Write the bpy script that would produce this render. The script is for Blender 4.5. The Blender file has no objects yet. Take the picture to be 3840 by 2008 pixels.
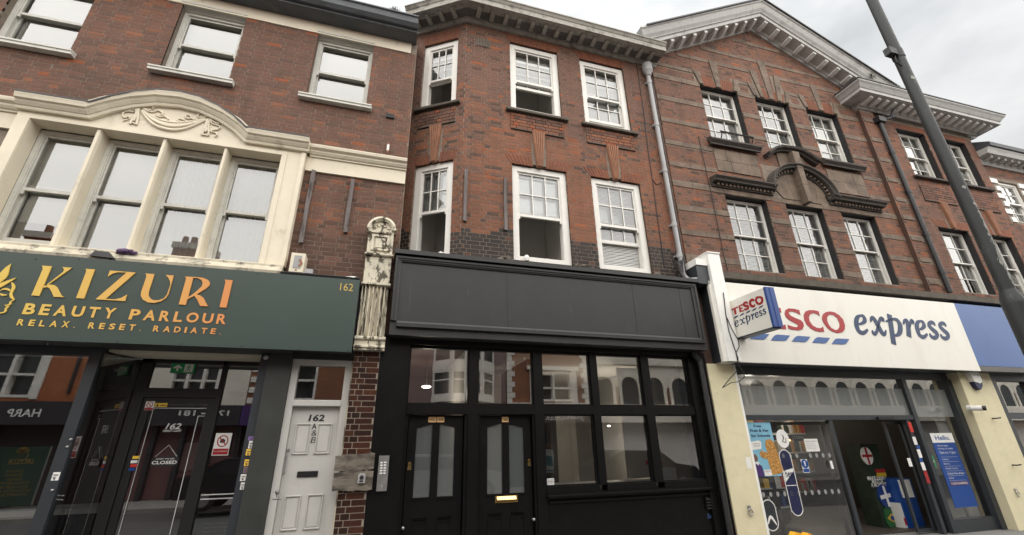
import bpy, math, random
from math import radians as rad, sin, cos, pi
from mathutils import Vector, Matrix
from mathutils.geometry import tessellate_polygon

SC = bpy.context.scene
COL = SC.collection
# ------------------------------------------------------------------ camera
EYE = Vector((0.0, -6.6, 1.65))                      # photographer standing across the pavement
YAW, PITCH, ROLL = rad(16.8853), rad(22.0805), rad(-1.0171)
FOC = 1642.12                                        # focal length in pixels of the 3840 wide photograph
_F = Vector((sin(YAW)*cos(PITCH), cos(YAW)*cos(PITCH), sin(PITCH)))
_r0 = Vector((cos(YAW), -sin(YAW), 0)); _u0 = _r0.cross(_F)
_R = _r0*cos(ROLL) + _u0*sin(ROLL); _U = _u0*cos(ROLL) - _r0*sin(ROLL)
cam_d = bpy.data.cameras.new('camera'); cam = bpy.data.objects.new('camera', cam_d); COL.objects.link(cam)
cam_d.sensor_width = 36; cam_d.lens = 36*FOC/3840; cam_d.clip_end = 600; cam_d.clip_start = .05
cam.matrix_world = Matrix(((_R.x, _U.x, -_F.x, EYE.x), (_R.y, _U.y, -_F.y, EYE.y), (_R.z, _U.z, -_F.z, EYE.z), (0, 0, 0, 1)))
SC.camera = cam
# ------------------------------------------------------------------ overcast sky and soft sun
SUN_EL, SUN_AZ = rad(60), rad(172)
W = bpy.data.worlds.new('World'); SC.world = W; W.use_nodes = True
nt = W.node_tree; nt.nodes.clear()
def wn(t, **k):
    n = nt.nodes.new(t)
    for a, b in k.items(): setattr(n, a, b)
    return n
sky = wn('ShaderNodeTexSky', sky_type='NISHITA', sun_disc=False, sun_elevation=SUN_EL, sun_rotation=SUN_AZ, dust_density=4.0)
hs = wn('ShaderNodeHueSaturation'); hs.inputs['Saturation'].default_value = .10; hs.inputs['Value'].default_value = .32
tc = wn('ShaderNodeTexCoord'); mp = wn('ShaderNodeMapping'); mp.inputs['Scale'].default_value = (1, 1, 2.2)
ns = wn('ShaderNodeTexNoise'); ns.inputs['Scale'].default_value = 2.1; ns.inputs['Detail'].default_value = 5; ns.inputs['Roughness'].default_value = .55
cr = wn('ShaderNodeValToRGB')
cr.color_ramp.elements[0].position = .34; cr.color_ramp.elements[0].color = (1.02, 1.08, 1.115, 1)
cr.color_ramp.elements[1].position = .62; cr.color_ramp.elements[1].color = (1.76, 1.775, 1.78, 1)
mx = wn('ShaderNodeMix', data_type='RGBA'); mx.inputs['Factor'].default_value = .90
bg = wn('ShaderNodeBackground'); bg.inputs['Strength'].default_value = .1
out = wn('ShaderNodeOutputWorld')
L = nt.links.new
L(sky.outputs[0], hs.inputs['Color']); L(tc.outputs['Generated'], mp.inputs['Vector']); L(mp.outputs[0], ns.inputs['Vector'])
L(ns.outputs['Fac'], cr.inputs[0]); L(hs.outputs[0], mx.inputs[6]); L(cr.outputs[0], mx.inputs[7])
# an overcast sky is brighter overhead than near the horizon: (1 + 2 sin e)
sp = wn('ShaderNodeSeparateXYZ'); L(tc.outputs['Generated'], sp.inputs[0])
gr = wn('ShaderNodeMapRange'); gr.inputs['From Min'].default_value = 0; gr.inputs['From Max'].default_value = 1; gr.inputs['To Min'].default_value = .62; gr.inputs['To Max'].default_value = 1.62
L(sp.outputs['Z'], gr.inputs['Value']); vs_ = wn('ShaderNodeVectorMath', operation='SCALE'); L(mx.outputs[2], vs_.inputs[0]); L(gr.outputs[0], vs_.inputs['Scale']); L(vs_.outputs[0], bg.inputs[0]); L(bg.outputs[0], out.inputs[0])
sun_d = bpy.data.lights.new('sun', 'SUN'); sun_d.energy = 1.5; sun_d.angle = rad(160); sun_d.color = (1, .965, .91)
sun = bpy.data.objects.new('sun', sun_d); COL.objects.link(sun)
_to = Vector((-sin(SUN_AZ)*cos(SUN_EL)*-1, cos(SUN_AZ)*cos(SUN_EL), sin(SUN_EL)))   # direction to the sun: over the roofs opposite
sun.rotation_euler = _to.to_track_quat('Z', 'Y').to_euler()
SC.view_settings.view_transform = 'Standard'; SC.view_settings.look = 'None'
SC.view_settings.exposure = 2.3; SC.view_settings.gamma = 1; SC.view_settings.use_curve_mapping = False
SC.cycles.max_bounces = 8; SC.cycles.diffuse_bounces = 6; SC.cycles.glossy_bounces = 3; SC.cycles.transparent_max_bounces = 12
SC.cycles.caustics_reflective = False; SC.cycles.caustics_refractive = False

def ray(px, py):
    return _F + _R*((px-1920)/FOC) - _U*((py-1004)/FOC)
def at(px, py, y=0.0):
    """the spot (x, z) on the upright plane at depth y that was measured at this place of the photograph"""
    d = ray(px, py); t = (y-EYE.y)/d.y
    return d.x*t, EYE.z+d.z*t
def proj(x, y, z):
    v = Vector((x, y, z))-EYE; f = v.dot(_F)
    return (1920+FOC*v.dot(_R)/f, 1004-FOC*v.dot(_U)/f) if f > .05 else None

# ------------------------------------------------------------------ materials
MAT = {}
def M(name, col, rough=.6, var=.12, scale=3.0, bump=0.0, metal=0.0, spec=.5, emit=0, fine=0.0, col2=None, c2lo=.5, c2hi=.6, s2=6.0, stretch=None):
    m = bpy.data.materials.new(name); m.use_nodes = True; t = m.node_tree; b = t.nodes['Principled BSDF']
    b.inputs['Roughness'].default_value = rough; b.inputs['Metallic'].default_value = metal
    b.inputs['Specular IOR Level'].default_value = spec
    geo = t.nodes.new('ShaderNodeNewGeometry'); vec = geo.outputs['Position']
    if stretch:
        vm = t.nodes.new('ShaderNodeVectorMath'); vm.operation = 'MULTIPLY'; vm.inputs[1].default_value = stretch
        t.links.new(vec, vm.inputs[0]); vec = vm.outputs[0]
    n1 = t.nodes.new('ShaderNodeTexNoise'); n1.inputs['Scale'].default_value = scale; n1.inputs['Detail'].default_value = 6; n1.inputs['Roughness'].default_value = .6
    t.links.new(vec, n1.inputs['Vector'])
    mr = t.nodes.new('ShaderNodeMapRange'); mr.inputs['From Min'].default_value = .3; mr.inputs['From Max'].default_value = .7
    mr.inputs['To Min'].default_value = 1-var; mr.inputs['To Max'].default_value = 1+var
    t.links.new(n1.outputs['Fac'], mr.inputs['Value'])
    mul = t.nodes.new('ShaderNodeVectorMath'); mul.operation = 'SCALE'; mul.inputs[0].default_value = col
    t.links.new(mr.outputs[0], mul.inputs['Scale']); c = mul.outputs[0]
    if col2:
        n2 = t.nodes.new('ShaderNodeTexNoise'); n2.inputs['Scale'].default_value = s2; n2.inputs['Detail'].default_value = 8; n2.inputs['Roughness'].default_value = .68
        t.links.new(vec, n2.inputs['Vector'])
        r2 = t.nodes.new('ShaderNodeMapRange'); r2.inputs['From Min'].default_value = c2lo; r2.inputs['From Max'].default_value = c2hi
        t.links.new(n2.outputs['Fac'], r2.inputs['Value'])
        mi = t.nodes.new('ShaderNodeMix'); mi.data_type = 'RGBA'; mi.inputs[7].default_value = (*col2, 1)
        t.links.new(r2.outputs[0], mi.inputs[0]); t.links.new(c, mi.inputs[6]); c = mi.outputs[2]
    t.links.new(c, b.inputs['Base Color'])
    if fine:
        n3 = t.nodes.new('ShaderNodeTexNoise'); n3.inputs['Scale'].default_value = 90; n3.inputs['Detail'].default_value = 3
        t.links.new(vec, n3.inputs['Vector'])
    if bump or fine:
        bp = t.nodes.new('ShaderNodeBump'); bp.inputs['Strength'].default_value = max(bump, fine); bp.inputs['Distance'].default_value = .01
        t.links.new((n3 if fine else n1).outputs['Fac'], bp.inputs['Height']); t.links.new(bp.outputs[0], b.inputs['Normal'])
    if emit:
        b.inputs['Emission Color'].default_value = (*col, 1); b.inputs['Emission Strength'].default_value = emit
    MAT[name] = m; return m

def brick_mat(name, cols, soot=.35, rough=.85, sootcol=(.03, .026, .024)):
    """each brick takes its own tone: by island inside the joined brickwork, by object for the single ones"""
    m = bpy.data.materials.new(name); m.use_nodes = True; t = m.node_tree; b = t.nodes['Principled BSDF']
    b.inputs['Roughness'].default_value = rough; b.inputs['Specular IOR Level'].default_value = .3
    g = t.nodes.new('ShaderNodeNewGeometry'); oi = t.nodes.new('ShaderNodeObjectInfo')
    ad = t.nodes.new('ShaderNodeMath'); ad.operation = 'ADD'; t.links.new(g.outputs['Random Per Island'], ad.inputs[0]); t.links.new(oi.outputs['Random'], ad.inputs[1])
    fr = t.nodes.new('ShaderNodeMath'); fr.operation = 'FRACT'; t.links.new(ad.outputs[0], fr.inputs[0])
    r = t.nodes.new('ShaderNodeValToRGB'); e = r.color_ramp.elements
    while len(e) < len(cols): e.new(.5)
    cols = [(c[0]*.90, c[1]*.73, c[2]*.62) for c in cols]
    for i, c in enumerate(cols): e[i].position = i/(len(cols)-1); e[i].color = (*c, 1)
    t.links.new(fr.outputs[0], r.inputs[0])
    n = t.nodes.new('ShaderNodeTexNoise'); n.inputs['Scale'].default_value = 1.1; n.inputs['Detail'].default_value = 7; n.inputs['Roughness'].default_value = .62
    t.links.new(g.outputs['Position'], n.inputs['Vector'])
    mr = t.nodes.new('ShaderNodeMapRange'); mr.inputs['From Min'].default_value = .42; mr.inputs['From Max'].default_value = .70; mr.inputs['To Max'].default_value = soot
    t.links.new(n.outputs['Fac'], mr.inputs['Value'])
    mi = t.nodes.new('ShaderNodeMix'); mi.data_type = 'RGBA'; mi.inputs[7].default_value = (*sootcol, 1)
    t.links.new(mr.outputs[0], mi.inputs[0]); t.links.new(r.outputs[0], mi.inputs[6])
    sv = t.nodes.new('ShaderNodeVectorMath'); sv.operation = 'MULTIPLY'; sv.inputs[1].default_value = (4.5, 4.5, .5); t.links.new(g.outputs['Position'], sv.inputs[0])
    n4 = t.nodes.new('ShaderNodeTexNoise'); n4.inputs['Scale'].default_value = 1.0; n4.inputs['Detail'].default_value = 6; n4.inputs['Roughness'].default_value = .6; t.links.new(sv.outputs[0], n4.inputs['Vector'])
    m4 = t.nodes.new('ShaderNodeMapRange'); m4.inputs['From Min'].default_value = .50; m4.inputs['From Max'].default_value = .74; m4.inputs['To Max'].default_value = soot*1.1; t.links.new(n4.outputs['Fac'], m4.inputs['Value'])
    mi4 = t.nodes.new('ShaderNodeMix'); mi4.data_type = 'RGBA'; mi4.inputs[7].default_value = (*sootcol, 1); t.links.new(m4.outputs[0], mi4.inputs[0]); t.links.new(mi.outputs[2], mi4.inputs[6]); mi = mi4
    n2 = t.nodes.new('ShaderNodeTexNoise'); n2.inputs['Scale'].default_value = 38; n2.inputs['Detail'].default_value = 5
    t.links.new(g.outputs['Position'], n2.inputs['Vector'])
    m2 = t.nodes.new('ShaderNodeMapRange'); m2.inputs['From Min'].default_value = .25; m2.inputs['From Max'].default_value = .75; m2.inputs['To Min'].default_value = .72; m2.inputs['To Max'].default_value = 1.28
    t.links.new(n2.outputs['Fac'], m2.inputs['Value'])
    sc = t.nodes.new('ShaderNodeVectorMath'); sc.operation = 'SCALE'; t.links.new(mi.outputs[2], sc.inputs[0]); t.links.new(m2.outputs[0], sc.inputs['Scale'])
    t.links.new(sc.outputs[0], b.inputs['Base Color'])
    bp = t.nodes.new('ShaderNodeBump'); bp.inputs['Strength'].default_value = .5; bp.inputs['Distance'].default_value = .006
    t.links.new(n2.outputs['Fac'], bp.inputs['Height']); t.links.new(bp.outputs[0], b.inputs['Normal'])
    MAT[name] = m; return m

def glass_mat(name, tint=(1, 1, 1), gain=1.7, base=.02, frost=0.0, frostcol=(.5, .52, .52), wav=.0):
    m = bpy.data.materials.new(name); m.use_nodes = True; t = m.node_tree; t.nodes.clear()
    o = t.nodes.new('ShaderNodeOutputMaterial'); tr = t.nodes.new('ShaderNodeBsdfTransparent'); tr.inputs[0].default_value = (*tint, 1)
    gl = t.nodes.new('ShaderNodeBsdfGlossy'); gl.inputs['Roughness'].default_value = .0; gl.inputs[0].default_value = (1, 1, 1, 1)
    fz = t.nodes.new('ShaderNodeFresnel'); fz.inputs['IOR'].default_value = 1.5
    mu = t.nodes.new('ShaderNodeMath'); mu.operation = 'MULTIPLY_ADD'; mu.inputs[1].default_value = gain; mu.inputs[2].default_value = base; mu.use_clamp = True
    t.links.new(fz.outputs[0], mu.inputs[0])
    under = tr.outputs[0]
    if frost:
        di = t.nodes.new('ShaderNodeBsdfDiffuse'); di.inputs[0].default_value = (*frostcol, 1)
        tl = t.nodes.new('ShaderNodeBsdfTranslucent'); tl.inputs[0].default_value = (*frostcol, 1)
        m1 = t.nodes.new('ShaderNodeMixShader'); m1.inputs[0].default_value = .3; t.links.new(di.outputs[0], m1.inputs[1]); t.links.new(tl.outputs[0], m1.inputs[2])
        m2 = t.nodes.new('ShaderNodeMixShader'); m2.inputs[0].default_value = frost; t.links.new(under, m2.inputs[1]); t.links.new(m1.outputs[0], m2.inputs[2]); under = m2.outputs[0]
    if wav:
        g = t.nodes.new('ShaderNodeNewGeometry'); n = t.nodes.new('ShaderNodeTexNoise'); n.inputs['Scale'].default_value = 2.2; n.inputs['Detail'].default_value = 1
        t.links.new(g.outputs['Position'], n.inputs['Vector'])
        bp = t.nodes.new('ShaderNodeBump'); bp.inputs['Strength'].default_value = wav; bp.inputs['Distance'].default_value = .01
        t.links.new(n.outputs['Fac'], bp.inputs['Height']); t.links.new(bp.outputs[0], gl.inputs['Normal'])
    ms = t.nodes.new('ShaderNodeMixShader'); t.links.new(mu.outputs[0], ms.inputs[0]); t.links.new(under, ms.inputs[1]); t.links.new(gl.outputs[0], ms.inputs[2])
    t.links.new(ms.outputs[0], o.inputs[0]); MAT[name] = m; return m

glass_mat('glass', (.95, .97, .97), 1.8, .05, wav=.02)
glass_mat('shop_glass', (.86, .88, .87), 3.6, .14, wav=.008)
glass_mat('store_glass', (.93, .95, .94), 2.0, .055, wav=.008)
glass_mat('old_glass', (.93, .95, .93), 2.4, .085, wav=.03)
glass_mat('frosted_glass', (.8, .85, .85), 1.5, .05, frost=.50, frostcol=(.22, .24, .24))
glass_mat('film_glass', (.8, .85, .85), 1.4, .03, frost=.93, frostcol=(.29, .305, .30))
M('cream', (.70, .635, .505), .7, .07, 2.5, .05, col2=(.40, .35, .26), c2lo=.60, c2hi=.78, s2=3.2)
M('cream_dirty', (.52, .47, .36), .8, .2, 4, .1, col2=(.10, .09, .075), c2lo=.52, c2hi=.66, s2=7)
M('peeling_white', (.62, .57, .45), .8, .12, 8, .3, col2=(.10, .085, .06), c2lo=.505, c2hi=.56, s2=11, stretch=(1, 1, .55))
M('peeling_flutes', (.62, .56, .43), .8, .15, 9, .3, col2=(.09, .075, .05), c2lo=.50, c2hi=.56, s2=12, stretch=(2.2, 1, .22))
M('white_paint', (.72, .70, .655), .45, .05, 5, col2=(.62, .58, .50), c2lo=.62, c2hi=.8, s2=9)
M('grey_paint', (.55, .54, .49), .6, .10, 5, col2=(.36, .35, .31), c2lo=.56, c2hi=.75, s2=8)
M('mullion_paint', (.62, .56, .43), .65, .08, 4, col2=(.42, .37, .28), c2lo=.58, c2hi=.78, s2=5)
M('sill_stone', (.08, .067, .051), .85, .25, 6, .2)
M('stone', (.165, .122, .090), .85, .25, 4, .2, col2=(.08, .056, .043), c2lo=.47, c2hi=.7, s2=2.6)
M('dark_stone', (.050, .041, .035), .8, .3, 5, .2, col2=(.10, .082, .068), c2lo=.58, c2hi=.72, s2=9)
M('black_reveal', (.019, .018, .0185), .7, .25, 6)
M('cornice_white', (.45, .445, .425), .75, .12, 4, .1, col2=(.27, .265, .25), c2lo=.5, c2hi=.72, s2=4)
M('cornice_old', (.385, .37, .33), .85, .2, 5, .15, col2=(.16, .15, .13), c2lo=.46, c2hi=.66, s2=5)
M('cornice_lit', (.60, .59, .565), .7, .08, 5, col2=(.5, .49, .46), c2lo=.6, c2hi=.8, s2=6)  # modillions painted paler than cornice_white, imitating lit blocks against a shaded soffit
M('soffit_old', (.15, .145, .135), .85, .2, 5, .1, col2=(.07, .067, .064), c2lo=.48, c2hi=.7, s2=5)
M('lead', (.05, .05, .053), .6, .2, 4)
M('gutter', (.085, .093, .102), .6, .25, 4, col2=(.16, .15, .14), c2lo=.62, c2hi=.7, s2=5, stretch=(.6, 1, 3))
M('terracotta', (.27, .125, .07), .8, .18, 7, .2)
M('mortar', (.205, .165, .13), .95, .25, 9, .2)
M('mortar_dark', (.19, .155, .122), .95, .3, 9, .2)
M('mortar_pale', (.27, .225, .175), .95, .25, 9, .2)
M('green_board', (.034, .054, .045), .42, .05, 1.5)
M('fascia_black', (.019, .0185, .0185), .50, .12, 2.2, .06, col2=(.032, .031, .030), c2lo=.55, c2hi=.8, s2=4, stretch=(1.3, 1, .7))
M('shop_black', (.0045, .0043, .0044), .38, .25, 6, .06, spec=.22, col2=(.017, .016, .015), c2lo=.6, c2hi=.8, s2=9)
M('frame_grey', (.027, .031, .037), .42, .10, 4)
M('panel_grey', (.032, .034, .031), .5, .3, 1.8)
M('door_white', (.50, .485, .455), .5, .05, 4, .05, col2=(.41, .39, .36), c2lo=.6, c2hi=.8, s2=6)
M('pipe_grey', (.33, .325, .325), .5, .12, 7, col2=(.22, .21, .2), c2lo=.58, c2hi=.72, s2=9, stretch=(1, 1, .3))
M('pipe_black', (.018, .018, .019), .5, .2, 6)
M('wood_grey', (.15, .13, .125), .9, .35, 12, .3, col2=(.035, .028, .024), c2lo=.52, c2hi=.66, s2=14, stretch=(1, 1, .16))
M('wood_board', (.165, .140, .112), .85, .35, 9, .3, col2=(.040, .032, .025), c2lo=.44, c2hi=.60, s2=10, stretch=(.3, 1, 1))
M('brass', (.80, .55, .22), .22, .1, 8, metal=1)
M('plate_brass', (.72, .45, .20), .45, .1, 12)
M('steel', (.42, .41, .40), .35, .15, 12, metal=.8)
M('black', (.006, .006, .0065), .5, .1)
M('ink', (.012, .012, .014), .6, .1)
M('store_white', (.74, .72, .655), .4, .03, 1.2, col2=(.66, .635, .57), c2lo=.52, c2hi=.8, s2=1.6, stretch=(2, 1, .5))
M('store_side_white', (.80, .79, .755), .5, .04, 1.5, col2=(.6, .59, .56), c2lo=.62, c2hi=.8, s2=4)
M('store_blue', (.058, .120, .30), .42, .05, 1.5)
M('store_edge_blue', (.03, .07, .24), .4, .05, 2)
M('store_red', (.33, .015, .02), .4, .05, 3)
M('store_navy', (.012, .034, .10), .4, .12, 6)
M('navy', (.010, .013, .06), .45, .1)
M('cream_render', (.66, .595, .40), .75, .06, 5, .08, col2=(.42, .36, .25), c2lo=.62, c2hi=.8, s2=4)
M('pole_grey', (.019, .021, .021), .6, .25, 5, .1, col2=(.085, .10, .085), c2lo=.56, c2hi=.75, s2=8, stretch=(1, 1, .35))
M('torn_paper', (.30, .30, .28), .9, .25, 20, .3)
M('interior_grey', (.52, .51, .49), .8, .06, 1.2)
M('interior_pale', (.76, .745, .72), .8, .06, 1.2)
M('interior_pink', (.17, .085, .082), .8, .1, 1.2)
M('interior_rose', (.22, .155, .147), .8, .08, 1.2)
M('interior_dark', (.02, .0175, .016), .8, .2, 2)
M('floor_dark', (.045, .036, .03), .5, .2, 3)
M('blind', (.46, .455, .435), .7, .03, 2, spec=.2)
M('net', (.44, .45, .445), .9, .05, 3)
M('slat', (.62, .62, .605), .5, .04, 3)
M('lamp_glow', (1.0, .93, .80), .5, 0, emit=.9)
M('shelf_glow', (1.0, .70, .36), .5, 0, emit=.35)
M('paper', (.74, .73, .70), .6, .04)
M('poster_green', (.022, .135, .068), .45, .08, 3)
M('poster_sky', (.20, .44, .58), .45, .10, 2)
M('poster_blue', (.007, .055, .25), .4, .12, 3)
M('gold', (.55, .38, .09), .45, .1, 4)
M('silver_print', (.60, .60, .58), .5, .08)
M('sticker_yellow', (.80, .52, .05), .5, .1)
M('exit_green', (.012, .30, .10), .4, .05)
M('brown_print', (.36, .16, .035), .6, .45, 28, col2=(.72, .42, .10), c2lo=.5, c2hi=.6, s2=40)
M('skin_print', (.16, .075, .05), .6, .1)
M('plum', (.10, .055, .13), .7, .5, 30)
M('teal', (.10, .22, .25), .6, .1)
M('flag_green', (.012, .09, .025), .5, .3, 8)
M('flag_yellow', (.5, .33, .03), .5, .05)
M('flag_blue', (.012, .04, .2), .5, .05)
M('dark_green', (.010, .022, .012), .6, .4, 6)
M('amber', (.85, .42, .02), .4, .1)
M('sunset_print', (.42, .12, .03), .5, .6, 5, col2=(.80, .42, .10), c2lo=.48, c2hi=.62, s2=6)
M('carpet', (.42, .38, .33), .9, .1, 3)
M('asphalt', (.05, .05, .052), .9, .2, 6, .2)
M('drip_mark', (.085, .083, .08), .6, .3, 9)
M('slab', (.17, .165, .155), .85, .15, 2, .1)
M('kerb', (.22, .215, .20), .85, .15, 3)
M('roof_tile', (.20, .075, .045), .85, .25, 5)
M('roof_slate', (.07, .07, .078), .7, .25, 5)
M('dot_print', (.26, .26, .25), .6, .05)
M('opp_stone', (.70, .66, .58), .8, .1, 2)
M('opp_shop', (.018, .019, .022), .6, .2, 3)
M('purple', (.055, .022, .13), .5, .1)
M('violet', (.22, .14, .36), .5, .1)
M('red_cloth', (.55, .03, .02), .7, .1)
M('weed', (.05, .055, .04), .9, .3, 20)
brick_mat('brick_brown', [(.140, .096, .083), (.163, .107, .090), (.178, .112, .092), (.19, .115, .092), (.148, .098, .083)], .32)
brick_mat('brick_orange', [(.222, .119, .083), (.247, .126, .083), (.27, .135, .087), (.227, .117, .08), (.20, .11, .08)], .28)
brick_mat('brick_bright', [(.28, .105, .052), (.32, .13, .065), (.25, .09, .047)], .25)
brick_mat('brick_dull', [(.158, .107, .093), (.176, .113, .095), (.194, .12, .098), (.162, .106, .091)], .32)
brick_mat('brick_dark', [(.105, .074, .064), (.12, .078, .066), (.128, .080, .066)], .4)
brick_mat('brick_soot', [(.020, .017, .016), (.032, .026, .023), (.042, .032, .028)], .3, .6)
brick_mat('brick_red', [(.172, .110, .093), (.19, .117, .096), (.205, .121, .097), (.215, .122, .095), (.175, .107, .089)], .36)
brick_mat('brick_rubbed', [(.215, .10, .068), (.235, .11, .073), (.25, .118, .078)], .35)
brick_mat('brick_glazed', [(.026, .017, .016), (.038, .019, .017), (.055, .024, .02), (.080, .038, .026), (.032, .017, .016)], .3, .25)
brick_mat('opp_brick', [(.40, .17, .09), (.45, .20, .10), (.36, .15, .085)], .2)
brick_mat('opp_brick_dark', [(.27, .15, .10), (.32, .18, .12), (.23, .13, .09)], .3)
def grad_gold():
    m = bpy.data.materials.new('gold_letters'); m.use_nodes = True; t = m.node_tree; b = t.nodes['Principled BSDF']
    g = t.nodes.new('ShaderNodeNewGeometry'); s = t.nodes.new('ShaderNodeSeparateXYZ'); t.links.new(g.outputs['Position'], s.inputs[0])
    mr = t.nodes.new('ShaderNodeMapRange'); mr.inputs['From Min'].default_value = -4.2; mr.inputs['From Max'].default_value = -1.7
    t.links.new(s.outputs['X'], mr.inputs['Value'])
    r = t.nodes.new('ShaderNodeValToRGB'); e = r.color_ramp.elements
    e[0].color = (.66, .46, .085, 1); e[1].color = (.62, .20, .065, 1); e.new(.55).color = (.64, .35, .085, 1)
    t.links.new(mr.outputs[0], r.inputs[0]); t.links.new(r.outputs[0], b.inputs['Base Color']); b.inputs['Roughness'].default_value = .45
    MAT['gold_letters'] = m
grad_gold()

# ------------------------------------------------------------------ mesh building
MAIN = (0.0, 0.0, 1.0, 0.0)             # frame of a wall: origin x, y and the direction its u axis runs in
def w3(fr, u, v, z):
    ox, oy, c, s = fr
    return (ox+u*c-v*s, oy+u*s+v*c, z)
class MB:
    def __init__(s, fr=MAIN): s.V = []; s.F = []; s.I = []; s.fr = fr; s.slot = 0
    def add(s, pts, faces, raw=False):
        b = len(s.V); s.V += [tuple(p) if raw else w3(s.fr, *p) for p in pts]
        for f in faces: s.F.append([b+i for i in f]); s.I.append(s.slot)
    def box(s, u0, u1, v0, v1, z0, z1, skip=''):
        if u1 < u0: u0, u1 = u1, u0
        if z1 < z0: z0, z1 = z1, z0
        p = [(u0, v0, z0), (u1, v0, z0), (u1, v1, z0), (u0, v1, z0), (u0, v0, z1), (u1, v0, z1), (u1, v1, z1), (u0, v1, z1)]
        f = {'b': (0, 3, 2, 1), 't': (4, 5, 6, 7), 'f': (0, 1, 5, 4), 'k': (2, 3, 7, 6), 'l': (3, 0, 4, 7), 'r': (1, 2, 6, 5)}
        s.add(p, [q for k, q in f.items() if k not in skip]); return s
    def quad(s, u0, u1, z0, z1, v):
        s.add([(u0, v, z0), (u1, v, z0), (u1, v, z1), (u0, v, z1)], [(0, 1, 2, 3)]); return s
    def poly(s, pts, v0, v1, holes=()):
        """outline in (u, z), anticlockwise or not, pushed from v0 (front) to v1"""
        loops = [list(pts)]+[list(h) for h in holes]
        tri = tessellate_polygon([[Vector((a, b, 0)) for a, b in l] for l in loops])
        flat = [q for l in loops for q in l]; n = len(flat)
        P = [(a, v0, b) for a, b in flat]+[(a, v1, b) for a, b in flat]; F = []
        for a, b, c in tri:
            (x0, y0), (x1, y1), (x2, y2) = flat[a], flat[b], flat[c]
            if (x1-x0)*(y2-y0)-(x2-x0)*(y1-y0) < 0: a, b, c = a, c, b
            F.append((a, b, c)); F.append((n+a, n+c, n+b))
        k = 0
        for li, l in enumerate(loops):
            m = len(l); ar = sum(l[i][0]*l[(i+1) % m][1]-l[(i+1) % m][0]*l[i][1] for i in range(m))
            for i in range(m):
                i0, i1 = k+i, k+(i+1) % m
                q = (i1, i0, n+i0, n+i1)
                F.append(q if (ar > 0) == (li == 0) else q[::-1])
            k += m
        s.add(P, F); return s
    def run(s, prof, u0, u1, caps=True):
        """profile of (v, z) points swept along u, closed"""
        n = len(prof); P = [(u0, v, z) for v, z in prof]+[(u1, v, z) for v, z in prof]
        ar = sum(prof[i][0]*prof[(i+1) % n][1]-prof[(i+1) % n][0]*prof[i][1] for i in range(n))
        F = []
        for i in range(n):
            j = (i+1) % n; q = (i, j, n+j, n+i); F.append(q if ar < 0 else q[::-1])
        if caps:
            e = list(range(n)); F += ([e, [n+i for i in e[::-1]]] if ar < 0 else [e[::-1], [n+i for i in e]])
        s.add(P, F); return s
    def sweep(s, path, prof, closed=False):
        """path of (u, z); profile of (offset to the path's left, v)"""
        n = len(prof); m = len(path); P = []
        for i, (u, z) in enumerate(path):
            a = path[max(i-1, 0)]; b = path[min(i+1, m-1)]
            d0 = Vector((u-a[0], z-a[1])); d1 = Vector((b[0]-u, b[1]-z))
            if i == 0: d0 = d1
            if i == m-1: d1 = d0
            d0.normalize(); d1.normalize(); t = (d0+d1); t.normalize(); k = 1/max(.35, t.dot(d0)); nx, nz = -t.y*k, t.x*k
            P += [(u+nx*o, v, z+nz*o) for o, v in prof]
        F = []
        for i in range(m-1):
            for j in range(n):
                j2 = (j+1) % n; F.append((i*n+j, i*n+j2, (i+1)*n+j2, (i+1)*n+j))
        F += [list(range(n))[::-1], [(m-1)*n+j for j in range(n)]]
        s.add(P, F); return s
    def tube(s, pts, r, n=8, raw=False, cap=True):
        pts = [Vector(p if raw else w3(s.fr, *p)) for p in pts]; m = len(pts); rr = r if isinstance(r, (list, tuple)) else [r]*m
        P = []
        for i, p in enumerate(pts):
            d = pts[min(i+1, m-1)]-pts[max(i-1, 0)]; d.normalize()
            a = Vector((0, 0, 1)) if abs(d.z) < .9 else Vector((1, 0, 0)); x = d.cross(a); x.normalize(); y = d.cross(x)
            for k in range(n): P.append(p+x*(rr[i]*cos(2*pi*k/n))+y*(rr[i]*sin(2*pi*k/n)))
        F = [(i*n+k, i*n+(k+1) % n, (i+1)*n+(k+1) % n, (i+1)*n+k) for i in range(m-1) for k in range(n)]
        if cap: F += [list(range(n))[::-1], [(m-1)*n+k for k in range(n)]]
        s.add(P, F, True); return s
    def ball(s, c, r, n=10, m=6):
        c = w3(s.fr, *c); r = r if isinstance(r, (tuple, list)) else (r, r, r); P = []; F = []
        for i in range(m+1):
            t = pi*i/m
            for k in range(n): P.append((c[0]+r[0]*sin(t)*cos(2*pi*k/n), c[1]+r[1]*sin(t)*sin(2*pi*k/n), c[2]+r[2]*cos(t)))
        F = [(i*n+k, (i+1)*n+k, (i+1)*n+(k+1) % n, i*n+(k+1) % n) for i in range(m) for k in range(n)]
        s.add(P, F, True); return s
    def disc(s, u, z, r, v0, v1, n=16, rz=None):
        return s.poly([(u+r*cos(2*pi*k/n), z+(rz or r)*sin(2*pi*k/n)) for k in range(n)], v0, v1)
    def stroke(s, pts, wid, v0, v1, sub=5):
        """a brush line of changing width lying in the wall plane"""
        n = len(pts); wid = wid if isinstance(wid, (list, tuple)) else [wid]*n; P = []
        for i in range(n-1):
            p0, p1, p2, p3 = pts[max(i-1, 0)], pts[i], pts[i+1], pts[min(i+2, n-1)]
            for k in range(sub):
                t = k/sub; f = [0.5*((2*p1[a])+(-p0[a]+p2[a])*t+(2*p0[a]-5*p1[a]+4*p2[a]-p3[a])*t*t+(-p0[a]+3*p1[a]-3*p2[a]+p3[a])*t**3) for a in (0, 1)]
                P.append((f[0], f[1], wid[i]*(1-t)+wid[i+1]*t))
        P.append((*pts[-1], wid[-1])); m = len(P); A = []; B = []
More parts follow.
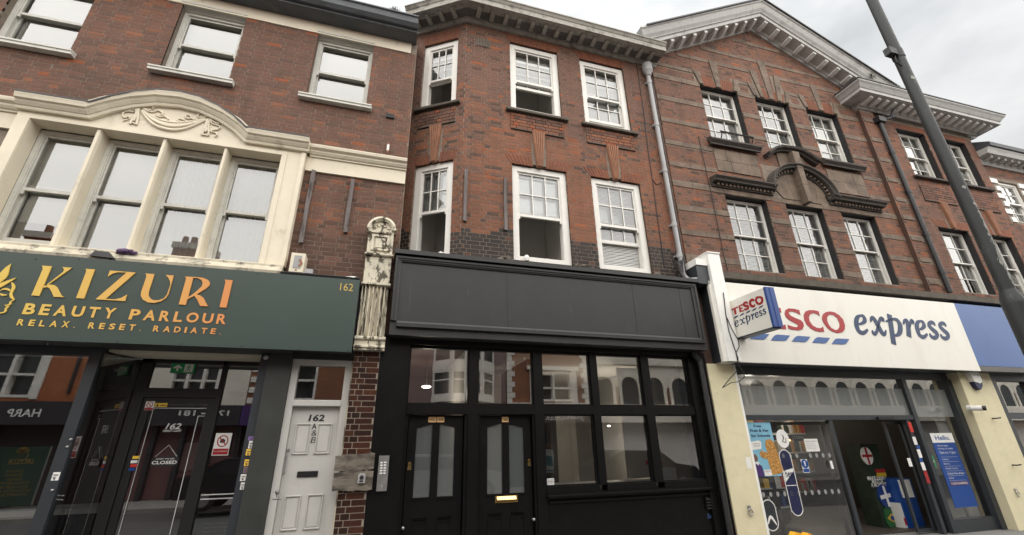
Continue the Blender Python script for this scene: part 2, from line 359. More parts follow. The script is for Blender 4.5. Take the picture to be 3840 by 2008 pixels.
        for i, (u, z, q) in enumerate(P):
            a = P[max(i-1, 0)]; b = P[min(i+1, m-1)]; d = Vector((b[0]-a[0], b[1]-a[1]))
            if d.length < 1e-9: d = Vector((1, 0))
            d.normalize(); A.append((u-d.y*q/2, z+d.x*q/2)); B.append((u+d.y*q/2, z-d.x*q/2))
        V = [(u, v0, z) for u, z in A]+[(u, v0, z) for u, z in B]
        V += [(u, v1, z) for u, z in A]+[(u, v1, z) for u, z in B]
        F = []
        for i in range(m-1):
            F += [(m+i, m+i+1, i+1, i), (2*m+i, i, i+1, 2*m+i+1), (3*m+i+1, m+i+1, m+i, 3*m+i)]
        s.add(V, F); return s

BASE = {}
def link(o, par=None):
    COL.objects.link(o)
    if par is not None:
        o.parent = par
        b = BASE.get(par.name)
        if b is not None: o.matrix_parent_inverse = Matrix.Translation(-Vector(b))
    return o
def mk(name, mb, mats, par=None, smooth=False, label=None, cat=None, group=None, kind=None):
    me = bpy.data.meshes.new(name); me.from_pydata(mb.V, [], mb.F)
    for m in (mats if isinstance(mats, (list, tuple)) else [mats]): me.materials.append(MAT[m])
    if any(mb.I): me.polygons.foreach_set('material_index', mb.I)
    if smooth:
        me.polygons.foreach_set('use_smooth', [True]*len(me.polygons))
        if smooth != 'all': me.set_sharp_from_angle(angle=rad(40))
    me.update()
    o = bpy.data.objects.new(name, me)
    for k, v in (('label', label), ('category', cat), ('group', group), ('kind', kind)):
        if v: o[k] = v
    return link(o, par)
def thing(name, label, cat, loc=(0, 0, 0), group=None):
    o = bpy.data.objects.new(name, None); o.location = loc; o.empty_display_size = .2
    o['label'] = label; o['category'] = cat
    if group: o['group'] = group
    COL.objects.link(o); BASE[o.name] = tuple(loc); return o
def solid(name, label, cat, mb, mats, group=None, smooth=False):
    return mk(name, mb, mats, None, smooth, label, cat, group)
def copy_of(o, par, du=(0, 0, 0)):
    c = o.copy(); c.location = o.location+Vector(du); link(c, par); return c
def text(s, x0, x1, z0, z1, y, mat, par=None, name='lettering', fr=MAIN, back=False, shear=0.0, bold=0.0, ext=.003, space=1.0, label=None, fit=True):
    cu = bpy.data.curves.new('txt', 'FONT'); cu.body = s; cu.shear = shear; cu.offset = bold; cu.space_character = space; cu.size = 1; cu.resolution_u = 3
    ob = bpy.data.objects.new('txt', cu); COL.objects.link(ob); bpy.context.view_layer.update()
    me = bpy.data.meshes.new_from_object(ob.evaluated_get(bpy.context.evaluated_depsgraph_get()))
    vs = [v.co.copy() for v in me.vertices]; fs = [tuple(p.vertices) for p in me.polygons]
    bpy.data.objects.remove(ob); bpy.data.curves.remove(cu); bpy.data.meshes.remove(me)
    if not vs: return None
    ax, bx = min(v.x for v in vs), max(v.x for v in vs); ay, by = min(v.y for v in vs), max(v.y for v in vs)
    sx, sz = (x1-x0)/max(bx-ax, 1e-6), (z1-z0)/max(by-ay, 1e-6)
    mb = MB(fr)
    pts = [((x1-(v.x-ax)*sx) if back else (x0+(v.x-ax)*sx), y, z0+(v.y-ay)*sz) for v in vs]
    if back: fs = [f[::-1] for f in fs]
    mb.add(pts, fs)
    return mk(name, mb, mat, par, label=label)

def rest(u0, u1, holes):
    iv = [(u0, u1)]
    for a, b in holes:
        nx = []
        for p, q in iv:
            if b <= p or a >= q: nx.append((p, q)); continue
            if a > p: nx.append((p, a))
            if b < q: nx.append((b, q))
        iv = nx
    return [(p, q) for p, q in iv if q-p > .004]
def holed(mb, u0, u1, z0, z1, holes, v0, v1):
    zs = sorted({z0, z1}|{h[2] for h in holes if z0 < h[2] < z1}|{h[3] for h in holes if z0 < h[3] < z1})
    for a, b in zip(zs, zs[1:]):
        m = (a+b)/2
        for p, q in rest(u0, u1, [(h[0], h[1]) for h in holes if h[2] < m < h[3]]): mb.box(p, q, v0, v1, a, b)
    return mb

BR = []      # bricks gathered for the building in hand: (frame, u0, u1, z0, z1, v, material)
def courses(fr, u0, u1, z0, z1, holes, pick, seed=0, bond='flemish', H=.075, clip=None, v=0.0):
    rn = random.Random(seed); n = int(round((z1-z0)/H))
    for i in range(n):
        a = z0+i*H; b = a+H-.0105; m = (a+b)/2
        lo, hi = (u0, u1) if clip is None else clip(m)
        if hi-lo < .03: continue
        blocked = [(h[0], h[1]) for h in holes if min(b, h[3])-max(a, h[2]) > .45*H]
        S, Hd = .2150, .1025; kind = bond
        if bond == 'mixed': kind = 'stretcher' if rn.random() < .62 else 'flemish'
        pat = [S, Hd] if kind == 'flemish' else ([S] if kind == 'stretcher' else [Hd])
        x = u0-rn.random()*.01-(.16 if i % 2 else .0)-(0.11 if kind == 'stretcher' and i % 2 else 0); k = 0 if i % 2 else 1
        ivs = rest(lo, hi, blocked)
        while x < hi:
            ln = pat[k % len(pat)]+rn.uniform(-.004, .004); k += 1
            for p, q in ivs:
                c, d = max(x, p), min(x+ln, q)
                if d-c > .018: BR.append((fr, c, d, a+rn.uniform(-.0012, .0012), b, v-rn.random()*.0015, pick((c+d)/2, m, rn)))
            x += ln+.0105
UNIT = {}
def unit(mat):
    if mat not in UNIT:
        mb = MB(); mb.box(-.5, .5, 0, 1, -.5, .5, skip='k'); me = bpy.data.meshes.new('brick'); me.from_pydata(mb.V, [], mb.F); me.materials.append(MAT[mat]); UNIT[mat] = me
    return UNIT[mat]
def arch_holes(a, b, z0, z1, sp, n=4):
    return [(a-sp*(k+.2)/n, b+sp*(k+.2)/n, z0+(z1-z0)*k/n, z0+(z1-z0)*(k+1)/n) for k in range(n)]
def lay(par, name='brick', limit=300, rest_name='brickwork'):
    """the bricks that show largest become parts of their own; the rest is one part"""
    def show(b):
        fr, u0, u1, z0, z1, v, m = b; p = [proj(*w3(fr, u, v, z)) for u, z in ((u0, z0), (u1, z0), (u1, z1), (u0, z1))]
        if any(q is None for q in p): return 0
        cx = sum(q[0] for q in p)/4; cy = sum(q[1] for q in p)/4
        if not (0 < cx < 3840 and 0 < cy < 2008): return 0
        return abs(sum(p[i][0]*p[(i+1) % 4][1]-p[(i+1) % 4][0]*p[i][1] for i in range(4)))/2
    srt = sorted(BR, key=show, reverse=True); top = srt[:limit]; low = srt[limit:]
    for fr, u0, u1, z0, z1, v, m in top:
        o = bpy.data.objects.new(name, unit(m)); o.location = w3(fr, (u0+u1)/2, v, (z0+z1)/2)
        o.scale = (u1-u0, .03, z1-z0); o.rotation_euler = (0, 0, math.atan2(fr[3], fr[2])); link(o, par)
    mats = sorted({b[6] for b in low}); mb = MB()
    for fr, u0, u1, z0, z1, v, m in low:
        mb.fr = fr; mb.slot = mats.index(m); mb.box(u0, u1, v, v+.03, z0, z1, skip='k')
    if low: mk(rest_name, mb, mats, par, kind='stuff')
    BR.clear()

def bars(mb, u0, u1, z0, z1, w, v0, v1, wb=None):
    wb = w if wb is None else wb
    mb.box(u0, u0+w, v0, v1, z0, z1); mb.box(u1-w, u1, v0, v1, z0, z1)
    mb.box(u0+w, u1-w, v0, v1, z1-w, z1); mb.box(u0+w, u1-w, v0, v1, z0, z0+wb); return mb
def sash_window(par, fr, u0, u1, z0, z1, v, cols=1, rows=(1, 1), fw=.06, zm=None, lift=0.0, paint='white_paint', glass='glass', blind=None, blind_z=None, head=0, sw=.05, gb=.022, label=None, sill=True):
    rn = random.Random(int((u0*37+z0*101)*10))
    f = MB(fr); bars(f, u0, u1, z0, z1, fw, v, v+.17, fw*.7 if sill else fw)
    for s in (-1, 1):                                                  # inner stop beads
        x = u0+fw if s < 0 else u1-fw
        f.box(x if s < 0 else x-.014, x+.014 if s < 0 else x, v+.012, v+.03, z0+fw*.7, z1-fw)
    w = mk('window', f, paint, par, label=label)
    a, b, c, d = u0+fw, u1-fw, z0+fw*.7, z1-fw; zm = zm if zm is not None else (c+d)/2
    for nm, lo, hi, vv, r in (('upper_sash', zm-.02, d, v+.03, rows[0]), ('lower_sash', c+lift, zm+.02+lift, v+.085, rows[1])):
        hi = min(hi, d+.3); m = MB(fr); bars(m, a, b, lo, hi, sw*.8, vv, vv+.045, sw if nm == 'upper_sash' else sw*1.3)
        gu0, gu1, gz0, gz1 = a+sw*.8, b-sw*.8, lo+(sw if nm == 'upper_sash' else sw*1.3), hi-sw*.8
        for k in range(1, cols): x = gu0+(gu1-gu0)*k/cols; m.box(x-gb/2, x+gb/2, vv+.005, vv+.04, gz0, gz1)
        for k in range(1, r):
            z = gz0+(gz1-gz0)*k/r
            for q in range(cols): m.box(gu0+(gu1-gu0)*q/cols+(gb/2 if q else 0), gu0+(gu1-gu0)*(q+1)/cols-(gb/2 if q < cols-1 else 0), vv+.007, vv+.038, z-gb/2, z+gb/2)
        if nm == 'upper_sash':
            for x in (a+.004, b-.044): m.box(x, x+.04, vv-.004, vv+.02, lo-.055, lo-.001)      # horns
        mk(nm, m, paint, w)
        for q in range(cols):
            for k in range(r):
                g = MB(fr); g.quad(gu0+(gu1-gu0)*q/cols, gu0+(gu1-gu0)*(q+1)/cols, gz0+(gz1-gz0)*k/r, gz0+(gz1-gz0)*(k+1)/r, vv+.022+rn.uniform(-.002, .002)); mk('pane', g, glass, w)
    bz0, bz1 = blind_z if blind_z else (c, d)
    if blind == 'roller': mk('blind', MB(fr).box(a+.01, b-.01, v+.150, v+.154, bz0, bz1).box(a+.01, b-.01, v+.145, v+.16, bz0-.02, bz0-.001), 'blind', w)
    if blind == 'venetian':
        m = MB(fr); n = int((bz1-bz0)/.03)
        for i in range(n):
            z = bz0+(i+.5)*.03; t = rn.uniform(-.002, .002); m.run([(v+.145, z-.012+t), (v+.148, z-.0125+t), (v+.160, z+.0115+t), (v+.157, z+.012+t)], a+.01, b-.01)
        mk('blind', m, 'slat', w)
    if blind == 'net':
        m = MB(fr); P = []; n = 40
        for i in range(n+1):
            u = a+.02+(b-a-.04)*i/n; P.append((u, v+.165+.012*sin(i*1.25)+.006*sin(i*.53+u)))
        m.add([(u, q, bz0) for u, q in P]+[(u, q, bz1) for u, q in P], [(i, i+1, n+2+i, n+1+i) for i in range(n)]); mk('curtain', m, 'net', w, smooth=True)
    return w
def lamp(name, label, loc, watts, col=(1, .86, .68), r=.06):
    d = bpy.data.lights.new(name, 'POINT'); d.energy = watts; d.color = col; d.shadow_soft_size = r
    o = bpy.data.objects.new(name, d); o.location = loc; COL.objects.link(o); return o
def room(par, u0, u1, v0, v1, z0, z1, wall, ceil=None, floor=None, fr=MAIN, back=None):
    floor = floor or ('carpet' if z0 > 2 else 'floor_dark')
    m = MB(fr); t = .04
    m.slot = 0; m.box(u0-t, u0, v0, v1, z0, z1); m.box(u1, u1+t, v0, v1, z0, z1); m.box(u0-t, u1+t, v1+.002, v1+t, z0, z1)
    m.slot = 1; m.box(u0-t, u1+t, v0, v1+t, z1+.002, z1+t)
    m.slot = 2; m.box(u0-t, u1+t, v0, v1+t, z0-t, z0-.002)
    return mk('interior', m, [wall, ceil or wall, floor], par)
# ================================================================== left: brown brick building with the cream oriel (162)
G = random.Random(7)
LB = thing('shop_building', 'brown brick building with cream arched four light window above a dark green shop sign', 'building', (-4, 0, 0))
def up(u, z): return None
TOPW = [(-5.93, -4.95), (-3.79, -2.82), (-1.64, -.66)]
LW0, LW1 = 7.30, 8.70
holes = [(a, b, LW0, 8.80) for a, b in TOPW]+[(-5.0, -1.5, 4.0, 6.1)]
m = MB(); holed(m, -8.4, .13, 3.9, 8.98, holes, .002, .30); mk('wall', m, 'mortar_dark', LB)
def pick162(u, z, r):
    q = r.random(); k = .5+.5*sin(u*1.7+z*1.1)+.35*sin(u*3.9-z*2.3)
    if z < 4.75 and u > -1.45: return 'brick_dark' if q < .72 else 'brick_brown'
    if u > -1.45 and z < 5.75: return 'brick_orange' if q < (.12+.25*max(k, 0)) else ('brick_bright' if q > .972 else ('brick_dark' if q > .80 else 'brick_brown'))
    return 'brick_orange' if q < (.05+.16*max(k, 0)) else ('brick_bright' if q > .985 else 'brick_brown')
def bh(a, b, c, d): return (a, b, c, d)
courses(MAIN, -8.4, -5.05, 5.95, 8.73, holes, pick162, 1, 'mixed')
courses(MAIN, -5.05, -1.44, 6.20, 8.73, holes+[(-4.2, -2.4, 6.0, 6.36), (-3.95, -2.65, 6.0, 6.55)], pick162, 2, 'mixed')
courses(MAIN, -1.44, .12, 3.90, 5.78, [], pick162, 3, 'mixed')
courses(MAIN, -1.44, .12, 6.20, 8.73, holes, pick162, 4, 'mixed')
# glazed pier beside the white door
m = MB(); m.box(-.355, -.01, -.0475, .3, 0, 2.92); mk('pier', m, 'mortar_pale', LB)
courses(MAIN, -.355, -.01, 0, 2.92, [], lambda u, z, r: 'brick_glazed', 5, 'flemish', v=-.05)
lay(LB)
# cornice band, eaves, gutter
m = MB(); m.box(-8.4, .02, -.02, .012, 8.735, 8.985); mk('eaves_band', m, 'cream', LB)
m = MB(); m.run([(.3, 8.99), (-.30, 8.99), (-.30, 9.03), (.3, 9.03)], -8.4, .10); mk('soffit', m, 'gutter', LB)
m = MB(); m.run([(-.22, 9.035), (-.36, 9.035), (-.42, 9.09), (-.44, 9.20), (-.47, 9.21), (-.47, 9.235), (-.42, 9.235), (-.22, 9.235)], -8.4, .10); mk('gutter', m, 'gutter', LB)
m = MB(); m.run([(-.15, 9.25), (5.0, 12.2), (5.0, 9.25)], -8.4, .08); mk('roof', m, 'roof_slate', LB)
for i, (a, b) in enumerate(TOPW):
    sl = MB(); sl.run([(-.005, 7.17), (-.10, 7.17), (-.10, 7.215), (-.115, 7.22), (-.115, 7.245), (.12, 7.29), (.12, 7.20)], a-.10, b+.10); mk('sill', sl, 'grey_paint', LB)
    sill2 = MB(); sill2.box(a, b, .0, .12, 7.245, 7.30); mk('sub_sill', sill2, 'grey_paint', LB)
    w = sash_window(LB, MAIN, a, b, LW0, 8.70, .12, 1, (1, 1), .05, 7.99, 0, 'grey_paint', 'old_glass', 'roller', (7.44 if i != 0 else 7.36, 8.64), sw=.045)
    h = MB(); h.run([(.12, 8.70), (.09, 8.70), (.09, 8.712), (.05, 8.722), (.05, 8.738), (.01, 8.748), (-.03, 8.765), (-.03, 8.795), (.12, 8.795)], a-.015, b+.015); mk('head_moulding', h, 'grey_paint', LB)
    room(LB, a-.1, b+.1, .34, 1.6, 7.1, 8.82, 'interior_grey', 'interior_pale')
# ---- cream oriel
FV = -.12
m = MB(); m.poly([(-5.08, 4.02), (-1.44, 4.02), (-1.44, 6.12), (-2.36, 6.12), (-2.62, 6.36), (-3.01, 6.52), (-3.27, 6.545), (-3.55, 6.52), (-3.84, 6.42), (-4.24, 6.12), (-5.08, 6.12)], FV, .10,
       [[(-4.92, 4.10), (-4.92, 5.93), (-1.78, 5.93), (-1.78, 4.10)]])
mk('oriel_surround', m, 'cream', LB)
m = MB()
for x0, x1, z0, z1 in ((-5.0, -1.70, 5.93, 5.985),): m.box(x0, x1, FV-.012, FV-.001, z0, z1)
m.box(-5.0, -4.925, FV-.012, FV-.001, 4.06, 5.93); m.box(-1.775, -1.70, FV-.012, FV-.001, 4.06, 5.93)
m.box(-1.50, -1.44, FV-.02, FV-.001, 4.02, 6.03); m.box(-1.54, -1.44, FV-.03, FV-.021, 4.02, 4.14)
mk('architrave', m, 'cream', LB)
lowp = [(-5.10, 6.04), (-4.27, 6.04), (-4.05, 6.21), (-3.82, 6.35), (-3.55, 6.455), (-3.27, 6.485), (-3.01, 6.455), (-2.72, 6.345), (-2.50, 6.21), (-2.31, 6.04), (-1.40, 6.04)]
prof = [(0, FV+.002), (0, FV-.05), (.025, FV-.06), (.04, FV-.06), (.045, FV-.075), (.08, FV-.105), (.105, FV-.115), (.115, FV-.145), (.15, FV-.155), (.175, FV-.165), (.185, FV-.165), (.20, FV+.002)]
m = MB(); m.sweep(lowp, prof[::-1]); mk('cornice_moulding', m, 'cream', LB)
m = MB(); m.sweep([(u, z+.188) for u, z in lowp], [(.0, FV+.10), (.0, FV-.17), (.022, FV-.17), (.03, FV+.10)][::-1]); mk('lead_flashing', m, 'lead', LB)
for x0, x1 in ((-8.4, -5.085), (-1.395, .13)): m = MB(); m.run([(.012, 6.03), (-.06, 6.03), (-.06, 6.05), (-.085, 6.065), (-.11, 6.10), (-.11, 6.125), (-.155, 6.15), (-.165, 6.19), (-.165, 6.205), (.012, 6.225)], x0, x1); mk('string_course', m, 'cream', LB)
for x0, x1 in ((-1.435, .125), (-8.4, -5.085)): mk('string_band', MB().box(x0, x1, -.035, .012, 5.775, 6.029), 'cream', LB)
# mullions and the four sashes behind them
MU = [(-4.175, -4.112), (-3.372, -3.312), (-2.578, -2.520)]
for a, b in MU:
    m = MB(); m.poly([(a, -.06), (a+.012, -.105), (b-.012, -.105), (b, -.06), (b, .13), (a, .13)], 4.085, 5.93)
    m.V = [(x, z, y) for x, y, z in m.V]; m.F = [f[::-1] for f in m.F]; mk('mullion', m, 'cream', LB)
SP = [(-4.915, -4.177), (-4.110, -3.374), (-3.310, -2.580), (-2.518, -1.785)]
for i, (a, b) in enumerate(SP):
    sash_window(LB, MAIN, a, b, 4.10, 5.91, .10, 1, (1, 1), .055, 4.97, .07 if i == 0 else 0, 'grey_paint', 'old_glass', 'net' if i > 1 else 'roller', (4.2 if i > 0 else 4.55, 5.84), sw=.045)
room(LB, -5.0, -1.7, .34, 2.6, 4.05, 6.1, 'interior_grey', 'interior_pale')
m = MB(); m.run([(.1, 3.93), (-.24, 3.915), (-.25, 3.955), (-.20, 4.03), (-.20, 4.06), (.1, 4.10)], -5.2, -1.44); mk('sill', m, 'cream_dirty', LB)
m = MB(); m.run([(.012, 3.90), (-.28, 3.905), (-.30, 3.93), (-.27, 3.945), (.012, 3.96)], -1.437, -.39); m.run([(.012, 3.896), (-.27, 3.896), (-.27, 3.91), (.012, 3.912)], -8.4, -1.44); mk('ledge', m, 'lead', LB)
# festoon
def fz(x, y, v=FV-.02):
    u, z = at(440+x/6.133, 370+y/6.133, FV); return (u, v, z)
m = MB()
def cr3(pts, n=5):
    P = []
    for i in range(len(pts)-1):
        p = [pts[max(i-1, 0)], pts[i], pts[i+1], pts[min(i+2, len(pts)-1)]]
        for k in range(n):
            t = k/n; P.append(tuple(.5*(2*p[1][a]+(p[2][a]-p[0][a])*t+(2*p[0][a]-5*p[1][a]+4*p[2][a]-p[3][a])*t*t+(3*p[1][a]-p[0][a]-3*p[2][a]+p[3][a])*t**3) for a in range(len(p[0]))))
    P.append(pts[-1]); return P
for pts, r in (([(590, 262), (760, 400), (950, 492), (1150, 548), (1400, 572), (1700, 545), (2030, 470)], .020), ([(580, 285), (740, 440), (920, 560), (1150, 640), (1400, 655), (1700, 605), (2040, 490)], .026),
               ([(565, 300), (690, 470), (860, 620), (1100, 712), (1350, 740), (1650, 680), (2050, 505)], .026), ([(600, 275), (760, 425), (930, 530), (1150, 600), (1400, 618), (1700, 580), (2035, 480)], .018)):
    P = [fz(x, y, FV-.012) for x, y in cr3(pts)]; k = len(P); m.tube(P, [r*(.45+.55*sin(pi*i/(k-1))) for i in range(k)], 8)
mk('festoon', m, 'cream', LB, smooth='all')
def ribbon(name, lines, knots):
    m = MB()
    for pts, r in lines: m.tube([fz(x, y, FV-.014) for x, y in cr3(pts, 4)], r, 6)
    for x, y, r in knots: m.ball(fz(x, y, FV-.02), (r, r*.7, r), 12, 6)
    mk(name, m, 'cream', LB, smooth='all')
ribbon('bow', [([(420, 190), (330, 150), (255, 150), (240, 220), (290, 280), (400, 250), (440, 215)], .013), ([(570, 200), (680, 160), (790, 165), (840, 215), (790, 280), (680, 260), (580, 220)], .013),
               ([(450, 240), (400, 320), (280, 310), (180, 320), (130, 380), (160, 450), (240, 450), (270, 415)], .012), ([(270, 415), (300, 450), (260, 500), (180, 510), (140, 540)], .009),
               ([(470, 250), (430, 380), (340, 520), (300, 600)], .016), ([(510, 250), (490, 400), (470, 520), (445, 620)], .016), ([(490, 250), (440, 420), (380, 540)], .016), ([(300, 600), (360, 570), (440, 615)], .012), ([(360, 420), (430, 440), (400, 520), (350, 480)], .010),
               ([(620, 250), (720, 310), (840, 320), (930, 290), (1000, 310), (1050, 360), (990, 410), (900, 380)], .013), ([(890, 400), (980, 440), (1080, 425), (1140, 450), (1180, 500), (1120, 510)], .012)], [(480, 175, .034)])
ribbon('bow', [([(2040, 420), (1960, 350), (1890, 360), (1860, 410), (1900, 460), (2020, 455)], .012), ([(2130, 470), (2240, 470), (2340, 480), (2385, 540), (2320, 590), (2220, 550), (2140, 490)], .013),
               ([(2140, 500), (2180, 590), (2280, 620), (2360, 660), (2340, 720), (2220, 740), (2150, 760), (2190, 790), (2280, 810), (2290, 870), (2240, 890)], .012),
               ([(2070, 490), (2040, 640), (1980, 780), (1945, 855)], .015), ([(2110, 495), (2110, 640), (2110, 780), (2100, 870)], .015), ([(2090, 490), (2060, 650), (2030, 790)], .015), ([(1945, 855), (2020, 850), (2095, 872)], .011), ([(2000, 700), (2070, 690), (2060, 770), (2000, 760)], .010),
               ([(1850, 495), (1740, 490), (1680, 410), (1610, 390), (1570, 450), (1630, 480), (1700, 470)], .012), ([(1600, 540), (1520, 500), (1430, 480), (1390, 520), (1460, 540)], .011)], [(2075, 425, .031)])

# ---- shop front 162
zs = 2.86
def X(px, py, y): return at(px, py, y)[0]
p1a, p1b = X(352, 1306, .1), X(394, 1312, .1)
RY = .62
p2a, p2b = X(548, 1325, RY), X(588, 1330, RY); p3a, p3b = X(846, 1345, RY), X(862, 1347, RY)
p4a, p4b = X(981, 1343, .1), X(1013, 1345, .1); dl = X(1104, 1345, .12); dr = -.375
fr = MB(); fr.box(p1a, p1b, .06, .16, 0, zs); fr.box(p4a, p4b, .06, .16, 0, zs); fr.box(-8.4, p1a, .06, .16, 0, .45); fr.box(-8.4, p1a, .06, .16, zs-.10, zs)
mk('shop_frame', fr, 'frame_grey', LB)
fr = MB(); dh = at(770, 1362, RY)[1]; th = at(700, 1475, RY)[1]
fr.box(p2a, p2b, RY-.03, RY+.06, 0, zs); fr.box(p3a, p3b, RY-.03, RY+.06, 0, zs); fr.box(p2b, p3a, RY-.03, RY+.06, th-.06, th+.06); fr.box(p2a, p4a, RY-.03, RY+.06, zs-.08, zs-.002)
mk('door_frame', fr, 'black', LB)
pn = MB(); pn.box(p4b, dl-.005, .02, .3, 0, zs); mk('side_panel', pn, 'panel_grey', LB)
def pane(par, u0, u1, z0, z1, v, mat='shop_glass', fr=MAIN):
    g = MB(fr); g.quad(u0, u1, z0, z1, v); return mk('pane', g, mat, par)
pane(LB, -8.4, p1a, .45, zs-.10, .11)
pane(LB, p2b, p3a, th+.06, zs-.08, RY+.01); pane(LB, p3b, p4a+.25, .1, zs-.08, RY+.012)
# side light of the entrance runs from the first post back to the door frame
ang = math.atan2(RY-.1, p2a-p1b); RF = (p1b, .1, cos(ang), sin(ang)); ln = math.hypot(p2a-p1b, RY-.1)
pane(LB, .01, ln-.01, .1, zs-.06, .0, 'shop_glass', RF)
sd = MB((p4a, .16, 0, 1)); sd.box(0, .46, -.01, .02, 0, zs); mk('side_panel', sd, 'frame_grey', LB)
dr_ = MB(); bars(dr_, p2b+.004, p3a-.004, .02, th-.065, .085, RY-.01, RY+.04); shop_door = mk('shop_door', dr_, 'black', LB)
pane(shop_door, p2b+.09, p3a-.09, .11, th-.15, RY+.015)
m = MB(); m.box(-8.4, dl-.01, -.245, .85, zs+.002, zs+.05); mk('soffit', m, 'panel_grey', LB)
m = MB(); m.box(p1b+.01, p4a, .17, RY-.032, zs-.03, zs+.001); mk('porch_ceiling', m, 'cream', LB)
m = MB(); m.box(dl-.009, -.356, .05, .3, 2.802, 3.9); mk('lintel', m, 'panel_grey', LB)
m = MB(); m.box(-8.4, dl-.011, .02, .3, zs+.052, 3.899); mk('bulkhead', m, 'panel_grey', LB)
m = MB(); m.box(-.009, .105, .03, .35, 0, 4.36); mk('party_wall', m, 'brick_dark', LB)
room(LB, dl+.05, dr+.1, .21, 1.6, .02, 2.79, 'interior_dark')
rm = room(LB, -8.4, p4b+.1, RY+.1, 4.2, .02, 2.80, 'interior_pink', 'interior_grey')
m = MB(); m.box(-8.4, p1b, .12, 1.0, .0, .5); mk('window_bed', m, 'interior_dark', LB)
# letters and lines on the entrance door
ly = RY+.004
def onp(x, y, v): return at(x, y, v)
a = onp(624, 1588, ly); b = onp(676, 1610, ly); text('162', a[0], b[0], b[1], a[1], ly, 'silver_print', shop_door, shear=.25, bold=.02)
a = onp(612, 1612, ly); b = onp(679, 1620, ly); text('HAMLET COURT', a[0], b[0], b[1], a[1], ly, 'silver_print', shop_door, shear=.2, bold=.02)
m = MB(); a = onp(565, 1531, ly); b = onp(781, 1533, ly); m.box(a[0], b[0], ly-.002, ly, a[1]-.004, a[1]+.004); c_ = onp(742, 1560, ly)
m.box(a[0]+.03, a[0]+.036, ly-.002, ly, .1, a[1]-.03); m.box(c_[0], c_[0]+.008, ly-.002, ly, .1, c_[1]); m.box(c_[0]+.008, b[0], ly-.002, ly, c_[1]-.007, c_[1]); m.box(c_[0]+.03, b[0], ly-.002, ly, c_[1]+.03, c_[1]+.037)
mk('door_line', m, 'silver_print', shop_door)
m = MB(); a = onp(748, 1873, .1); b = onp(858, 1862, .1)
for z in (a[1], a[1]-.05): m.box(p3b+.02, p4a-.02, RY+.0, RY+.008, z, z+.012)
mk('glass_line', m, 'silver_print', LB)
# inside: reception desk and plant seen through the side light
t = thing('reception_desk', 'pale topped reception desk inside the beauty parlour behind the entrance glass', 'desk', (-4.2, 2.2, 0))
m = MB(); m.box(-4.75, -3.55, 1.6, 2.2, .0, .88); mk('body', m, 'interior_dark', t); m = MB(); m.box(-4.85, -3.45, 1.55, 2.25, .882, .95); mk('top', m, 'paper', t)
t = thing('potted_plant', 'dark bare stemmed plant in a black pot inside the beauty parlour', 'plant', (-3.75, 2.6, 0))
m = MB(); m.tube([(-3.75, 2.6, .95), (-3.75, 2.6, 1.2)], [.08, .11]); mk('pot', m, 'black', t)
m = MB()
for k in range(5): m.tube([(-3.75, 2.6, 1.2), (-3.75+.05*(k-2), 2.6, 1.45), (-3.75+.14*(k-2)-.05, 2.6+.03*k, 1.62+.03*(k % 3))], [.010, .008, .003], 5)
mk('stem', m, 'dark_green', t)
t = thing('framed_picture', 'small dark framed picture on the parlour back wall beside the desk', 'picture', (-3.2, 3.9, 1.3))
m = MB(); bars(m, -3.6, -3.0, 1.25, 1.85, .05, 4.12, 4.16); mk('frame', m, 'black', t); m = MB(); m.box(-3.55, -3.05, 4.14, 4.15, 1.3, 1.8); mk('print', m, 'interior_grey', t)
t = thing('notice_board', 'tall dark framed price board standing behind the side light of the parlour', 'board', (-1.75, RY+.3, 0))
m = MB(); m.poly([(-2.12, .1), (-1.58, .1), (-1.58, .82), (-1.63, .88), (-2.07, .88), (-2.12, .82)], RY+.16, RY+.18); mk('panel', m, 'dark_green', t)
m = MB()
m.tube([(-2.13, RY+.15, .1), (-2.13, RY+.15, .84), (-2.08, RY+.15, .90), (-1.62, RY+.15, .90), (-1.57, RY+.15, .84), (-1.57, RY+.15, .1)], .012, 6); mk('frame', m, 'steel', t)
for k in range(13): text('TREATMENT PRICES'[:10+(k*5) % 7], -2.0, -1.72+.04*((k*3) % 3), .76-.045*k, .775-.045*k, RY+.158, 'gold', t)

# ---- white door of the flats
dz = at(1190, 1540, .14)[1]
m = MB(); m.box(dl, dl+.085, .06, .2, 0, 2.80); m.box(dr-.085, dr, .06, .2, 0, 2.80); m.box(dl+.085, dr-.085, .06, .2, 2.72, 2.80); m.box(dl+.085, dr-.085, .06, .2, dz+.045, dz+.13)
m.run([(.06, dz+.045), (.06, dz+.13), (.045, dz+.12), (.045, dz+.055)], dl+.085, dr-.085)
mk('door_frame', m, 'door_white', LB)
m = MB(); m.box(dr+.001, dr+.018, .03, .2, 0, 2.8); mk('door_lining', m, 'peeling_flutes', LB)
pane(LB, dl+.085, dr-.085, dz+.13, 2.72, .12, 'shop_glass')
u0, u1 = dl+.088, dr-.088
m = MB(); m.box(u0, u1, .13, .18, .03, dz+.04); door = mk('door', m, 'door_white', LB)
def dpt(x, y): return at(x, y, .13)
for (x0, y0, x1, y1) in ((1112, 1589, 1163, 1704), (1196, 1589, 1244, 1702), (1064, 1860, 1121, 1988), (1152, 1855, 1207, 1983)):
    a = dpt(x0, y0); b = dpt(x1, y1); m = MB(); ua, ub = a[0], b[0]
    ua, ub = (u0+.07, (u0+u1)/2-.035) if (x0 in (1112, 1064)) else ((u0+u1)/2+.035, u1-.07)
    m.sweep([(ua, b[1]), (ub, b[1]), (ub, a[1]), (ua, a[1]), (ua, b[1]+.001)], [(0, .1299), (.004, .112), (.013, .112), (.018, .1299)]); m.box(ua+.032, ub-.032, .122, .1298, b[1]+.032, a[1]-.032)
    mk('panel', m, 'door_white', door)
